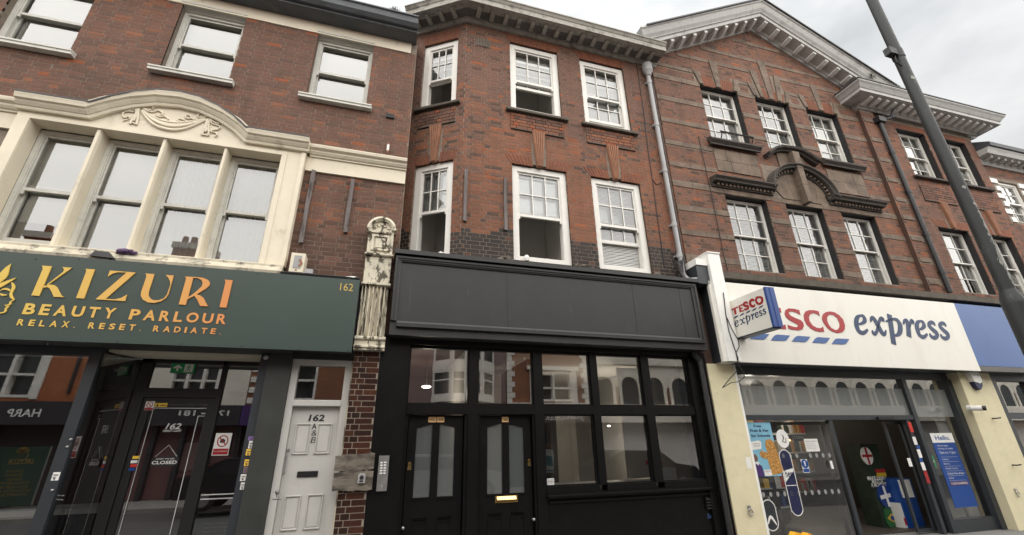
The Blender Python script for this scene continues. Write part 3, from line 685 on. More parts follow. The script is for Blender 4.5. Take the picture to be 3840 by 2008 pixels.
m = MB(); a = dpt(1116, 1769); b = dpt(1190, 1788); m.box(a[0], b[0], .118, .1299, b[1], a[1]); m.box(a[0]+.01, b[0]-.01, .112, .1175, b[1]+.008, a[1]-.008); mk('letterbox', m, 'black', door)
m = MB(); a = dpt(1072, 1688); m.tube([(a[0]+.03, .13, a[1]), (a[0]+.03, .105, a[1])], .016, 10); mk('lock', m, 'steel', door)
m = MB(); a = dpt(1068, 1708); b = dpt(1058, 1776); m.tube([(a[0]+.03, .13, a[1]), (a[0]+.03, .09, a[1]-.01), (a[0]+.03, .09, b[1]+.01), (a[0]+.03, .13, b[1])], .008, 8); mk('handle', m, 'steel', door)
for s, x0, x1, y0, y1, kw in (('162', 1159, 1215, 1555, 1581, dict(bold=.035, shear=.12)), ('A', 1172, 1186, 1589, 1609, dict(bold=.03)), ('&', 1170, 1188, 1614, 1635, {}), ('B', 1167, 1184, 1640, 1662, dict(shear=.12))):
    a = at(x0, y0, .128); b = at(x1, y1, .128); text(s, a[0], b[0], b[1], a[1], .1275, 'ink', door, 'number', **kw)
# ---- party wall console: crest, block, fluted bracket, base
cx0, cx1 = -.372, .045; cc = (cx0+cx1)/2
c = mk('console', MB().box(cx0+.02, cx1-.02, -.16, .0, 3.92, 4.35), 'peeling_white', LB)
for pf in ([(.0, 4.352), (-.19, 4.352), (-.205, 4.365), (-.205, 4.385), (-.17, 4.40), (.0, 4.40)], [(0, 3.87), (-.17, 3.87), (-.20, 3.885), (-.20, 3.915), (-.17, 3.918), (0, 3.918)],
           [(0, 2.92), (-.17, 2.92), (-.17, 2.94), (-.19, 2.955), (-.19, 2.975), (-.165, 2.99), (0, 2.99)], [(0, 2.992), (-.15, 2.992), (-.15, 3.055), (0, 3.055)], [(0, 3.06), (-.165, 3.06), (-.185, 3.075), (-.185, 3.10), (-.165, 3.115), (0, 3.115)]): m = MB(); m.run(pf, cx0, cx1); mk('moulding', m, 'peeling_white', c)
m = MB(); k = 26; P = []
n = 7; wd = (cx1-cx0-.04)/n
for i in range(n+1):
    m.box(cx0+.02+i*wd-(.010 if 0 < i < n else 0), cx0+.02+i*wd+(.010 if i < n else 0)+(.008 if i == 0 else 0), -.165, -.11, 3.118, 3.868)
m.box(cx0+.02, cx1-.02, -.13, .0, 3.116, 3.869); mk('fluted_shaft', m, 'peeling_flutes', c)
ar = [(cc+.185*cos(t*pi/14), 4.80+.185*sin(t*pi/14)) for t in range(15)]
m = MB(); m.poly([(cx0+.02, 4.402), (cx1-.02, 4.402), (cx1-.02, 4.80)]+ar[1:-1]+[(cx0+.02, 4.80)], -.15, .0); mk('crest', m, 'peeling_white', c)
m = MB(); m.sweep(ar[::-1], [(.035, .0), (.035, -.20), (0, -.21), (-.03, -.18), (-.03, .0)]); m.box(cx0+.005, cx0+.07, -.19, -.151, 4.74, 4.80); mk('hood', m, 'peeling_white', c)
m = MB(); bars(m, cc-.13, cc+.13, 4.45, 4.71, .03, -.175, -.151); m.box(cc-.07, cc+.07, -.165, -.151, 4.50, 4.66); m.box(cc-.15, cc+.15, -.18, -.151, 4.745, 4.77); mk('crest_panel', m, 'peeling_white', c)
m = MB()
for k in range(5): m.ball((cc+.05*(k-2), -.155, 4.84+.03*(2-abs(k-2))), (.028, .012, .02), 8, 5)
mk('leaf_carving', m, 'peeling_white', c, smooth='all')

# ------------------------------------------------------------------ the green sign
SV = -.30
SG = thing('shop_sign', 'dark green shop sign with gold lettering and a gold face in profile', 'sign', (-4, SV, 2.86))
m = MB(); m.box(-8.4, -.385, SV, SV+.05, 2.855, 3.895); mk('sign_board', m, 'green_board', SG)
m = MB(); m.box(-8.4, -.39, SV+.05, SV+.28, 2.87, 2.89); m.box(-8.4, -.39, SV+.05, SV+.28, 3.85, 3.885); m.box(-.42, -.39, SV+.05, SV+.28, 2.891, 3.849); mk('sign_box', m, 'black', SG)
m = MB()
for px, py in ((135, 973), (297, 973), (535, 993), (757, 1011), (765, 1011), (965, 1029), (180, 1292), (440, 1283), (680, 1290), (905, 1300), (1120, 1310), (1305, 1316)):
    a = at(px, py, SV); m.disc(a[0], a[1], .008, SV-.004, SV, 8)
mk('screw', m, 'black', SG)
def tr(ox, oy, s, v):
    return lambda pts: [at(ox+x/s, oy+y/s, v) for x, y in pts]
k1, k2 = tr(0, 960, 4.81, SV), tr(480, 980, 4.81, SV)
def letter(loops, name='letter', mat='gold_letters', par=SG, v=SV):
    m = MB(); l = loops[0]
    for outer, hs in loops: m.poly(outer, v-.012, v-.0005, hs)
    return mk(name, m, mat, par)
K_ = [(k1([(765, 183), (945, 195), (718, 728), (578, 718), (778, 255), (783, 218)]), []), (k1([(1135, 210), (1310, 222), (1150, 335), (852, 545), (830, 545), (1080, 352), (1150, 295), (1164, 257), (1152, 228)]), []),
      (k1([(775, 597), (810, 550), (860, 528), (930, 524), (1000, 540), (1045, 580), (1100, 690), (1128, 727), (1170, 752), (980, 745), (935, 640), (903, 590), (850, 569), (800, 580)]), [])]
letter(K_)
letter([(k1([(1548, 240), (1720, 253), (1525, 775), (1382, 768), (1562, 295), (1565, 262)]), [])])
letter([(k1([(1990, 272), (2457, 308), (1912, 782), (2080, 790), (2190, 765), (2300, 705), (2262, 822), (1732, 790), (2292, 308), (2130, 303), (2040, 325), (1952, 382)]), [])])
letter([(k2([(318, 228), (483, 240), (380, 560), (377, 620), (410, 680), (470, 710), (560, 710), (650, 678), (712, 605), (770, 430), (764, 370), (738, 310), (685, 255), (830, 265), (735, 600), (690, 670), (600, 730), (480, 760), (360, 748), (275, 700), (238, 630), (245, 560), (337, 290), (340, 255)]), [])])
letter([(k2([(1030, 283), (1250, 294), (1370, 310), (1450, 345), (1485, 400), (1470, 450), (1400, 510), (1240, 605), (1310, 625), (1370, 670), (1412, 760), (1430, 795), (1465, 822), (1305, 812), (1255, 700), (1200, 628), (1076, 695), (1045, 795), (920, 785), (1052, 330), (1047, 300)]),
         [k2([(1182, 306), (1260, 311), (1328, 345), (1353, 400), (1335, 460), (1250, 540), (1160, 612), (1088, 655)])])])
letter([(k2([(1745, 340), (1893, 350), (1778, 843), (1655, 835), (1762, 390), (1760, 362)]), [])])
def line_text(s, P0, P1, hpx, bold, space, par=SG, mat='gold_letters', v=SV):
    """letters of one line, each a part, spread between two measured ends"""
    a = at(*P0, v); b = at(*P1, v); h = at(P0[0], P0[1]-hpx, v)[1]-a[1]
    wid = {'I': .34, ' ': .52, '.': .34, 'M': 1.15, 'O': 1.12, 'E': .80, 'L': .78, 'T': .92, 'R': .92, 'S': .88, 'P': .88, 'A': 1.05, 'B': .92}
    gap = space; tot = sum(wid.get(c, 1) for c in s)+gap*(len(s)-1); u = (b[0]-a[0])/tot; x = a[0]
    for c in s:
        w = wid.get(c, 1)*u
        if c not in ' ':
            q = text(c, x if c != '.' else x+.3*w, x+w if c != '.' else x+.75*w, a[1], a[1]+(h if c != '.' else h*.17), v-.006, mat, par, 'letter', bold=bold)
        x += w+gap*u
line_text('BEAUTY PARLOUR', (82, 1179), (845, 1221), 42, .032, .35)
line_text('RELAX. RESET. RADIATE.', (62, 1221), (828, 1261), 24, .03, .62)
m = MB()
def kst(pts, w, n=5): m.stroke(k1(pts), [q*.00088 for q in (w if isinstance(w, list) else [w]*len(pts))], SV-.012, SV-.0005, n)
kst([(222, 485), (250, 540), (250, 590), (225, 640), (208, 690), (215, 740), (262, 800)], [8, 30, 32, 30, 26, 30, 12])
kst([(265, 805), (205, 830), (190, 875), (150, 893), (92, 895)], [14, 16, 22, 20, 4]); kst([(110, 905), (150, 915), (135, 940), (112, 962), (110, 1000), (60, 1030), (-60, 1040)], [10, 22, 22, 18, 22, 16, 12])
kst([(20, 632), (80, 605), (150, 610), (190, 640)], [4, 22, 28, 12]); kst([(10, 688), (60, 712), (140, 710)], [14, 26, 8])
kst([(300, 402), (150, 475), (0, 545), (-120, 600)], [3, 40, 62, 40])
m.poly(k1([(210, 150), (110, 215), (0, 330), (-90, 470), (-100, 560), (0, 500), (110, 415), (160, 340), (180, 230)]), SV-.012, SV-.0005)
kst([(-100, 560), (-230, 400), (-300, 180)], [50, 90, 10]); kst([(-120, 600), (-300, 520), (-420, 380)], [50, 70, 6])
mk('face_emblem', m, 'gold_letters', SG)
a = at(1274, 1090, SV); b = at(1326, 1066, SV); text('162', a[0], b[0], a[1], b[1], SV-.004, 'gold', SG, 'number')
# ================================================================== middle: red brick building with black shop front (160)
MBd = thing('shop_building', 'red brick building with canted corner, white six pane sashes and a blank black shop front', 'building', (3, 0, 0))
CA = rad(-32); CL = 1.133; CF = (1.11-CL*cos(CA), -CL*sin(CA), cos(CA), sin(CA))     # canted face, u runs from its far end to the corner
RX = 5.57
UP = [(2.04, 3.14), (3.67, 4.77)]; ZU0, ZU1 = 7.90, 9.70; ZL0, ZL1 = 4.50, 6.57
CW = (CL-.960, CL-.190)
hm = [(a, b, ZU0, ZU1+.05) for a, b in UP]+[(a, b, ZL0, ZL1+.05) for a, b in UP]
hc = [(*CW, ZU0, ZU1-.10), (*CW, ZL0, ZL1)]
m = MB(); holed(m, 1.113, RX, 4.3, 10.1, hm, .002, .30); m.fr = CF; holed(m, 0, CL-.002, 4.3, 10.1, hc, .002, .30); m.fr = MAIN; m.box(-.02, CF[0]+.02, CF[1]+.004, CF[1]+.3, 4.3, 10.1); mk('wall', m, 'mortar', MBd)
def pick160(u, z, r):
    q = r.random(); edge = 5.16+.10*sin(u*3.1)+.07*sin(u*7.3+1)
    if z < edge: return 'brick_soot' if q < .94 else 'brick_dark'
    t = max(0, min(1, (z-6.9)/1.6))
    k = .5+.5*sin(u*2.1+z*1.3)
    if q < .035+.06*(1-t)*k: return 'brick_bright'
    if q < .98*(1-t)*(.66+.5*k)+.05: return 'brick_orange'
    if q > .93-.05*t: return 'brick_dark'
    return 'brick_dull'
arch_m = [h for a, b in UP for h in arch_holes(a-.02, b+.02, ZL1, ZL1+.21, .13)]; arch_t = [h for a, b in UP for h in arch_holes(a-.02, b+.02, ZU1, ZU1+.24, .10)]
key_m = [((a+b)/2-.15, (a+b)/2+.15, ZL1+.2, 7.40) for a, b in UP]
apr = [(a-.02, b+.02, 7.39, 7.79) for a, b in UP]
courses(MAIN, 1.111, RX, 4.35, 9.95, hm+arch_m+arch_t+key_m+apr+[(1.30, 1.62, 9.35, 9.60)], pick160, 11)
courses(MAIN, 2.03, 3.15, 7.40, 7.775, [], pick160, 12, v=-.022); courses(MAIN, 3.66, 4.78, 7.40, 7.775, [], pick160, 13, v=-.022)
ck = CW[0]*.5+CW[1]*.5
courses(CF, 0.0, CL+.001, 4.35, 9.95, hc+arch_holes(CW[0], CW[1], ZL1-.04, ZL1+.17, .10)+arch_holes(CW[0], CW[1], ZU1-.12, ZU1+.15, .06)+[ (ck-.14, ck+.14, ZL1+.15, 7.36), (CW[0]-.02, CW[1]+.02, 7.37, 7.78)], lambda u, z, r: pick160(u+.3, z, r), 14)
courses(CF, CW[0], CW[1], 7.375, 7.75, [], pick160, 15, v=-.022)
courses((-.02, CF[1]-.004, 1, 0), 0, CF[0]+.0, 4.35, 9.95, [], lambda u, z, r: 'brick_dark' if r.random() < .6 else 'brick_dull', 16)
lay(MBd)
m = MB(); m.box(1.305, 1.615, -.004, .02, 9.36, 9.59)
vent = mk('air_vent', m, 'dark_stone', MBd); m = MB()
for k in range(9): m.box(1.315+k*.034, 1.330+k*.034, -.014, -.005, 9.37, 9.58)
mk('grille', m, 'mortar_dark', vent)
# gauged brick arches, keystones, aprons and sills
def flat_arch(fr, a, b, z0, z1, n, mat, key=None, v=-.006, sp=.13):
    c = (a+b)/2
    for i in range(n):
        f0, f1 = i/n, (i+1)/n; g = .004
        lo0, lo1 = a+(b-a)*f0+g, a+(b-a)*f1-g; hi0, hi1 = (a-sp)+(b-a+2*sp)*f0+g, (a-sp)+(b-a+2*sp)*f1-g
        if key and hi1 > c-key and hi0 < c+key: continue
        m = MB(fr); m.poly([(lo0, z0), (lo1, z0), (hi1, z1), (hi0, z1)], v, .02); mk('voussoir', m, mat, MBd)
for a, b in UP:
    flat_arch(MAIN, a-.02, b+.02, ZL1+.005, ZL1+.205, 18, 'brick_rubbed', .12)
    flat_arch(MAIN, a-.02, b+.02, ZU1+.005, ZU1+.235, 18, 'brick_rubbed', None, sp=.10)
flat_arch(CF, CW[0], CW[1], ZL1-.045, ZL1+.165, 13, 'brick_rubbed', .10, sp=.10); flat_arch(CF, CW[0], CW[1], ZU1-.115, ZU1+.145, 13, 'brick_rubbed', None, sp=.06)
def keystone(fr, c, z0, z1, wt, wb):
    m = MB(fr); m.poly([(c-wb, z0), (c+wb, z0), (c+wt, z1), (c-wt, z1)], -.05, .02); k = mk('keystone', m, 'terracotta', MBd); m = MB(fr)
    for i in range(5):
        f = (i+.5)/5*2-1; m.poly([(c+wb*f*.92-.006, z0+.004), (c+wb*f*.92+.006, z0+.004), (c+wt*f*.92+.013, z1-.004), (c+wt*f*.92-.013, z1-.004)], -.066, -.0505)
    mk('fluting', m, 'terracotta', k)
for a, b in UP: keystone(MAIN, (a+b)/2, ZL1+.0, 7.385, .135, .055)
keystone(CF, ck, ZL1-.04, 7.36, .125, .045)
for fr, a, b in ((MAIN, *UP[0]), (MAIN, *UP[1]), (CF, *CW)):
    e = .11 if fr is MAIN else .10
    m = MB(fr); m.run([(.06, 7.79), (-.08, 7.79), (-.085, 7.80), (-.085, 7.845), (.06, 7.895)], a-e, b+e); mk('sill', m, 'sill_stone', MBd)
    m = MB(fr); m.run([(.0, 7.375), (-.03, 7.375), (-.03, 7.395), (.0, 7.395)], a-.01, b+.01); mk('apron_ledge', m, 'sill_stone', MBd)
# windows
def w160(fr, a, b, z0, z1, lift, blind, bz, zm, rows=(2, 2), **k): return sash_window(MBd, fr, a, b, z0, z1, .05, 3, rows, .115, zm, lift, 'white_paint', 'glass', blind, bz, sw=.05, gb=.02, **k)
w160(MAIN, *UP[0], ZU0, ZU1, .60, 'roller', (8.76, 9.56), 8.72, label='white sash window standing open under a lowered blind')
w160(MAIN, *UP[1], ZU0, ZU1, .12, 'roller', (8.10, 9.56), 8.72, label='white sash window raised a hand above its sill')
w160(CF, *CW, ZU0, ZU1-.12, .60, 'net', (8.70, 9.46), 8.62)
w160(MAIN, *UP[0], ZL0+.12, ZL1, .86, 'roller', (5.62, 6.42), 5.53); w160(MAIN, *UP[1], ZL0+.12, ZL1, .50, 'venetian', (4.70, 6.44), 5.55)
w160(CF, *CW, ZL0+.12, ZL1-.04, .84, 'net', (5.60, 6.38), 5.53)
for z0, z1 in ((4.34, 7.0), (7.7, 9.9)):
    for a, b in UP: room(MBd, a-.12, b+.10, .31, 1.5, z0, z1, 'interior_pale', 'interior_pale')  # rooms made shallow and pale to brighten what shows through the sashes
room(MBd, .10, CL-.10, .31, 1.15, 4.34, 7.0, 'interior_pale', fr=CF); room(MBd, .10, CL-.10, .31, 1.15, 7.7, 9.9, 'interior_pale', fr=CF)  # canted rooms likewise shaped small and pale for brightness
m = MB(); 
for a, b in UP: m.run([(.22, 4.44), (-.07, 4.47), (-.09, 4.50), (-.06, 4.54), (.05, 4.60), (.22, 4.60)], a-.10, b+.10)
m.fr = CF; m.run([(.22, 4.44), (-.03, 4.47), (.05, 4.62), (.22, 4.62)], *CW); mk('rotten_sill', m, 'wood_board', MBd)
m = MB()                                   # ragged mortar where the old sills were pulled off
rn = random.Random(3)
for c, n in ((1.93, 14), (3.22, 9), (3.55, 8), (4.86, 12)):
    for i in range(n): m.ball((c+rn.gauss(0, .07), -.03, 4.47+rn.random()*.14), (.03+rn.random()*.04, .03, .018+rn.random()*.025), 6, 4)
mk('rubble', m, 'wood_board', MBd)
# main cornice with modillions, turned round the canted corner
def mitre(prof, mat, name, us=0.0):
    """profile (out, z) run from the far end of the cant, round the corner, to the right end and back to the wall"""
    d1 = Vector((cos(CA), sin(CA))); n1 = Vector((sin(CA), -cos(CA))); n0 = Vector((0, -1)); c = Vector((1.11, 0)); bis = (n1+n0).normalized(); k = 1/bis.dot(n0)
    P = []; N = len(prof)
    for o, z in prof: q = Vector((CF[0], CF[1]))+n1*o-d1*.06; P.append((q.x, q.y, z))
    for o, z in prof: q = c+bis*(o*k); P.append((q.x, q.y, z))
    for o, z in prof: P.append((RX+.10+o*us, -o, z))
    m = MB(); F = []
    for i in range(2):
        for j in range(N): j2 = (j+1) % N; F.append((i*N+j, i*N+j2, (i+1)*N+j2, (i+1)*N+j))
    F += [list(range(N)), [2*N+j for j in range(N)][::-1]]
    m.add(P, F, True); return mk(name, m, mat, MBd)
mitre([(-.02, 9.95), (.05, 9.95), (.06, 9.97), (.09, 10.0), (.10, 10.03), (-.02, 10.03)], 'cornice_old', 'bed_moulding')
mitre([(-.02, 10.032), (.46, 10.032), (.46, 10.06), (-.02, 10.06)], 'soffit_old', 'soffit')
mitre([(.10, 10.062), (.475, 10.0), (.485, 10.0), (.485, 10.12), (.50, 10.13), (.53, 10.18), (.55, 10.19), (.55, 10.215), (.10, 10.215)], 'cornice_old', 'corona')
mitre([(-.02, 10.217), (.50, 10.217), (.40, 10.30), (-.02, 10.42)], 'lead', 'cornice_flashing')
mod = MB(); mod.run([(-.14, 9.985), (-.16, 9.955), (-.28, 9.965), (-.36, 9.975), (-.385, 9.985), (-.385, 10.031), (-.14, 10.031)], -.042, .042)
mo = None; x = 1.30
while x < RX+.05:
    if mo is None: mo = mk('modillion', mod, 'cornice_old', MBd); mo.location.x = x
    else: copy_of(mo, MBd, (x-mo.location.x, 0, 0))
    x += .292
for u in (.10, .38, .66, .94):
    c = mo.copy(); c.location = w3(CF, u, 0, 0); c.rotation_euler = (0, 0, CA); link(c, MBd)
# roof parapet behind
m = MB(); m.box(1.2, RX, .3, .5, 10.1, 10.5); mk('parapet', m, 'brick_dull', MBd)
# rain pipe with hopper head
dp = mk('rain_pipe', MB().tube([(5.37, -.09, 9.62), (5.37, -.09, 4.62), (5.42, -.16, 4.47), (5.50, -.30, 4.43)], .048, 12), 'pipe_grey', MBd, smooth=True)
m = MB(); m.tube([(5.37, -.10, 9.55), (5.37, -.10, 9.62), (5.37, -.10, 9.68), (5.37, -.10, 9.88)], [.055, .085, .115, .12], 14); mk('hopper', m, 'pipe_grey', dp)
m = MB()
for z in (9.32, 8.1, 6.9, 5.62, 4.95): m.tube([(5.37, -.09, z), (5.37, -.09, z+.09)], .056, 12); m.box(5.30, 5.44, -.06, .0, z+.03, z+.06)
mk('pipe_collar', m, 'pipe_grey', dp)
m = MB(); m.tube([(5.17, -.008, 9.95), (5.15, -.008, 8.6), (5.10, -.008, 7.4), (5.09, -.008, 6.6), (5.06, -.008, 5.6), (5.05, -.008, 4.75)], .009, 6)
m.tube([(5.09, -.008, 6.75), (5.16, -.01, 6.62), (5.26, -.02, 6.66), (5.30, -.02, 6.72)], .007, 6); mk('wall_cable', m, 'black', MBd)
m = MB(); rn = random.Random(5)
for k in range(4): m.tube([(5.36, -.13, 4.9-.03*k), (5.25-.03*k, -.15, 4.78+.02*k), (5.12+.02*k, -.10, 4.66), (5.22, -.14, 4.52), (5.33-.03*k, -.16, 4.6+.02*k), (5.40, -.13, 4.95)], .006, 5)
mk('cable_coil', m, 'black', MBd)
m = MB(); m.run([(.0, 4.5), (-.03, 4.5), (-.03, 9.6), (.0, 9.6)], 5.45, 5.52); mk('party_strip', m, 'black_reveal', MBd)
# ---- black shop front
FX0, FX1, FY = .085, 5.47, -.30
m = MB(); m.box(FX0, FX1, FY+.03, .012, 3.13, 4.36); fas = mk('fascia', m, 'fascia_black', MBd)
m = MB(); m.box(FX0-.02, FX1+.02, FY-.05, .03, 4.362, 4.43); mk('capping', m, 'fascia_black', fas)
m = MB(); px0, px1, pz0, pz1 = .175, 5.33, 3.33, 4.245
m.sweep([(px0, pz0), (px1, pz0), (px1, pz1), (px0, pz1), (px0, pz0+.001)], [(0, FY+.0299), (0, FY+.012), (-.02, FY+.005), (-.03, FY-.004), (-.05, FY-.004), (-.055, FY-.02), (-.085, FY-.02), (-.09, FY+.0299)]); mk('panel_moulding', m, 'fascia_black', fas)
for x in (1.85, 4.12, 5.08): m = MB(); m.box(x-.012, x+.012, FY+.026, FY+.0299, pz0+.01, pz1-.01); mk('board_joint', m, 'fascia_black', fas)
m = MB(); rn = random.Random(33)
for x, z, l in ((.33, 3.95, .5), (4.14, 4.0, .22), (5.09, 4.1, .42), (1.2, 3.9, .12), (2.9, 3.75, .08), (3.6, 3.5, .07), (4.6, 3.62, .1)): m.stroke([(x, z), (x+.01, z-l*.5), (x+.004, z-l)], [.002, .006, .002], FY+.0285, FY+.0297, 3)
mk('paint_drip', m, 'drip_mark', fas, kind='stuff')
m = MB(); m.box(.0, RX-.02, -.05, .3, 3.05, 3.128); mk('lintel', m, 'shop_black', MBd)
V = .05
ZT0, ZT1, ZD = 2.215, 3.035, 2.075
cols5 = [(.415, 1.30), (1.44, 2.325), (2.47, 3.315), (3.435, 4.27), (4.42, 5.205)]
m = MB(); m.box(.0, .405, -.06, .3, 0, 3.05); mk('pier', m, 'shop_black', MBd)
m = MB(); m.box(5.21, 5.34, -.02, .3, 0, 3.05); m.box(5.34, 5.56, -.05, .3, 0, 3.05); mk('pier', m, 'shop_black', MBd)
m = MB(); m.box(.405, .415, V-.04, V+.10, 0, 3.05); e = [1.30, 1.44, 2.325, 2.47, 3.315, 3.435, 4.27, 4.42, 5.205, 5.21]
for i in range(0, 10, 2): m.box(e[i], e[i+1], V-.05, V+.10, (0 if i < 4 else 1.08), 3.05)
for a, b in cols5: m.box(a, b, V-.05, V+.10, ZD+.002, ZT0); m.box(a, b, V-.04, V+.1, ZT1, 3.05)
for a, b in cols5[2:]: m.box(a, b, V-.06, V+.12, 1.0, 1.085)
sf = mk('shop_frame', m, 'shop_black', MBd)
m = MB()
for a, b in cols5: bars(m, a, b, ZT0, ZT1, .018, V-.02, V+.03)
for a, b in cols5[2:]: bars(m, a, b, 1.085, ZD, .018, V-.02, V+.03)
mk('glazing_bead', m, 'shop_black', sf)
for a, b in cols5: pane(MBd, a+.018, b-.018, ZT0+.018, ZT1-.018, V+.01)
for a, b in cols5[2:]: pane(MBd, a+.018, b-.018, 1.103, ZD-.018, V+.01)
m = MB(); m.box(2.47, 5.205, V-.02, .3, 0, 1.0); m.run([(V-.02, .93), (V-.09, .93), (V-.11, .95), (V-.11, .97), (V-.08, .98), (V-.08, .998), (V-.02, .998)], 2.46, 5.26); m.run([(V-.02, .86), (V-.045, .865), (V-.055, .885), (V-.045, .90), (V-.02, .90)], 2.50, 5.24)
mk('stall_riser', m, 'shop_black', MBd)
m = MB(); m.box(5.12, 5.26, V-.05, V-.021, .66, .84)
for k in range(4): m.run([(V-.051, .68+k*.04), (V-.075, .675+k*.04), (V-.051, .705+k*.04)], 5.13, 5.25)
mk('vent', m, 'shop_black', MBd)
m = MB(); m.tube([(5.40, -.10, 3.0), (5.40, -.10, .0)], .045, 10); m.tube([(5.30, -.10, 3.12), (5.33, -.10, 3.04), (5.40, -.10, 2.96)], .05, 10)
for z in (2.9, 2.3, 1.2): m.tube([(5.40, -.10, z), (5.40, -.10, z+.07)], .053, 10)
mk('waste_pipe', m, 'pipe_black', MBd, smooth=True)
# two doors with arched pairs of frosted lights
def shop_door_(x0, x1, nums, nx, letterb, lockside):
    m = MB(); g = .016; c = (x0+x1)/2; dv = V+.03
    gl = [(x0+.13, c-.052), (c+.052, x1-.13)]; zb, ze, zp = 1.02, 1.90, 1.955
    hl = [[(a, zb), (b, zb), (b, zp if k == 0 else ze), (a, ze if k == 0 else zp)] for k, (a, b) in enumerate(gl)]
    m.poly([(x0+g, .02), (x1-g, .02), (x1-g, ZD-.012), (x0+g, ZD-.012)], dv, dv+.05, hl)
    d = mk('door', m, 'shop_black', MBd)
    for k, (a, b) in enumerate(gl):
        q = MB(); q.add([(a, dv+.02, zb), (b, dv+.02, zb), (b, dv+.02, zp if k == 0 else ze), (a, dv+.02, ze if k == 0 else zp)], [(0, 1, 2, 3)]); mk('pane', q, 'frosted_glass', d)
        q = MB(); q.box(a+.02, b-.02, dv-.016, dv-.001, .78, .80); q.run([(dv-.001, .745), (dv-.02, .77), (dv-.001, .775)], a+.02, b-.02); bars(q, a+.005, b-.005, .16, .74, .02, dv-.010, dv-.0005); mk('panel', q, 'shop_black', d)
        q = MB(); q.box(a-.02, b+.02, dv-.012, dv-.001, zb-.025, zb-.003); mk('bead', q, 'shop_black', d)
    for s, w in nums:
        q = MB(); q.box(c+w[0], c+w[1], dv-.007, dv-.0005, 1.972, 2.045); pl = mk('number_plate', q, 'plate_brass', d)
        text(s, c+w[0]+.010, c+w[1]-.010, 1.987, 2.03, dv-.0085, 'ink', pl, 'number', bold=.02)
    if letterb:
        q = MB(); q.box(c-.165, c+.165, dv-.012, dv-.0005, .905, 1.0); q.run([(dv-.0125, .915), (dv-.035, .93), (dv-.035, .945), (dv-.0125, .985)], c-.14, c+.14); mk('letterbox', q, 'brass', d)
    lx = x0+.06 if lockside < 0 else x1-.055
    q = MB(); q.box(lx-.024, lx+.024, dv-.012, dv-.0005, 1.36, 1.44); q.disc(lx, 1.44, .024, dv-.012, dv-.0005, 14); q.disc(lx, 1.435, .014, dv-.022, dv-.0125, 12); mk('lock', q, 'brass', d)
    q = MB(); kx = lx+lockside*.035; q.tube([(kx, dv, .68), (kx, dv-.03, .68)], .018, 10); q.ball((kx, dv-.045, .68), .022, 10, 6); mk('knob', q, 'steel', d, smooth='all')
    return d
m = MB(); m.box(.415, .455, V-.03, V+.08, 0, ZD); m.box(1.255, 1.30, V-.03, V+.08, 0, ZD); m.box(1.44, 1.475, V-.03, V+.08, 0, ZD); m.box(2.29, 2.325, V-.03, V+.08, 0, ZD); mk('door_frame', m, 'shop_black', MBd)
shop_door_(.455, 1.255, [('160A', (-.115, -.008)), ('160B', (.002, .110))], 0, False, -1)
shop_door_(1.475, 2.29, [('160', (-.055, .045))], 0, True, 1)
m = MB()
for x0, x1 in ((.43, 1.28), (1.455, 2.31)): bars(m, x0, x1, 0, ZD-.002, .05, V+.085, V+.11, .02)
mk('door_light_stop', m, 'shop_black', MBd)  # strips added unseen behind the doors, blocking lamp light at the gaps
# inside the shop
mk('light_block_slab', MB().box(.0, 5.56, .013, 5.3, 3.16, 3.20), 'interior_dark', MBd)  # unseen slab added above the shop ceiling to shut out sky light
room(MBd, 1.36, 5.25, V+.35, 5.0, .02, 3.10, 'interior_grey', 'interior_pale'); room(MBd, .3, 1.34, V+.35, 4.0, .02, 3.10, 'interior_rose', 'interior_rose')
m = MB(); m.box(2.40, 2.46, .5, 2.2, .02, 3.0); mk('partition', m, 'interior_dark', MBd)
m = MB(); m.box(2.52, 3.55, 2.2, 2.25, .02, 3.0); mk('partition', m, 'interior_dark', MBd); 
m = MB(); bars(m, 2.75, 3.35, .9, 1.95, .03, 2.17, 2.199); mk('wall_frame', m, 'black', MBd)
t = thing('pendant_lamp', 'small glowing dome ceiling lamp behind the upper light over the left black door', 'lamp', (.82, 1.0, 2.5))
m = MB(); m.ball((.80, 1.2, 2.60), (.085, .085, .024), 14, 6); mk('shade', m, 'lamp_glow', t, smooth='all'); lamp('pendant_light', '', (.80, 1.2, 2.50), 2.2); m = MB(); m.tube([(.80, 1.2, 2.62), (.80, 1.2, 3.1)], .008, 6); mk('stem', m, 'steel', t)
for i, (px, py) in enumerate(((2348, 1602), (2553, 1602), (2283, 1598))):
    a = at(px, py, 1.6)
    if i < 2: lamp('spot_light', '', (a[0], 1.6, a[1]-.12), 8)
    solid('ceiling_spotlight', ['round glowing spotlight seen through the middle lower shop pane', 'round glowing spotlight seen through the right lower shop pane', 'small glowing spotlight left of another in the middle lower shop pane'][i], 'lamp', MB().ball((a[0], 1.6, a[1]), (.042 if i < 2 else .03, .042, .018), 12, 6), 'lamp_glow', 'spotlights inside the black shop front', 'all')
t = thing('carrier_bag', 'white and grey printed bag hanging inside the left lower black shop window', 'bag', (2.62, .35, 1.2))
m = MB(); m.poly([(2.53, 1.25), (2.70, 1.25), (2.72, 1.50), (2.70, 1.58), (2.55, 1.58), (2.52, 1.45)], .30, .36); mk('body', m, 'paper', t); m = MB(); m.poly([(2.54, 1.36), (2.70, 1.34), (2.68, 1.48), (2.56, 1.50)], .292, .299); m.box(2.52, 2.71, .29, .299, 1.27, 1.29); mk('print', m, 'teal', t)
m = MB(); m.ball((2.62, .33, 1.62), (.09, .05, .04), 10, 6); m.ball((2.56, .33, 1.64), (.04, .04, .04), 8, 5); mk('bundle', m, 'skin_print', t)
m = MB(); m.box(2.495, 2.605, V+.002, V+.006, 1.105, 1.19); t = solid('notice', 'small white printed notice at the bottom left corner of the lower black shop window', 'notice', m, 'paper')
m = MB()
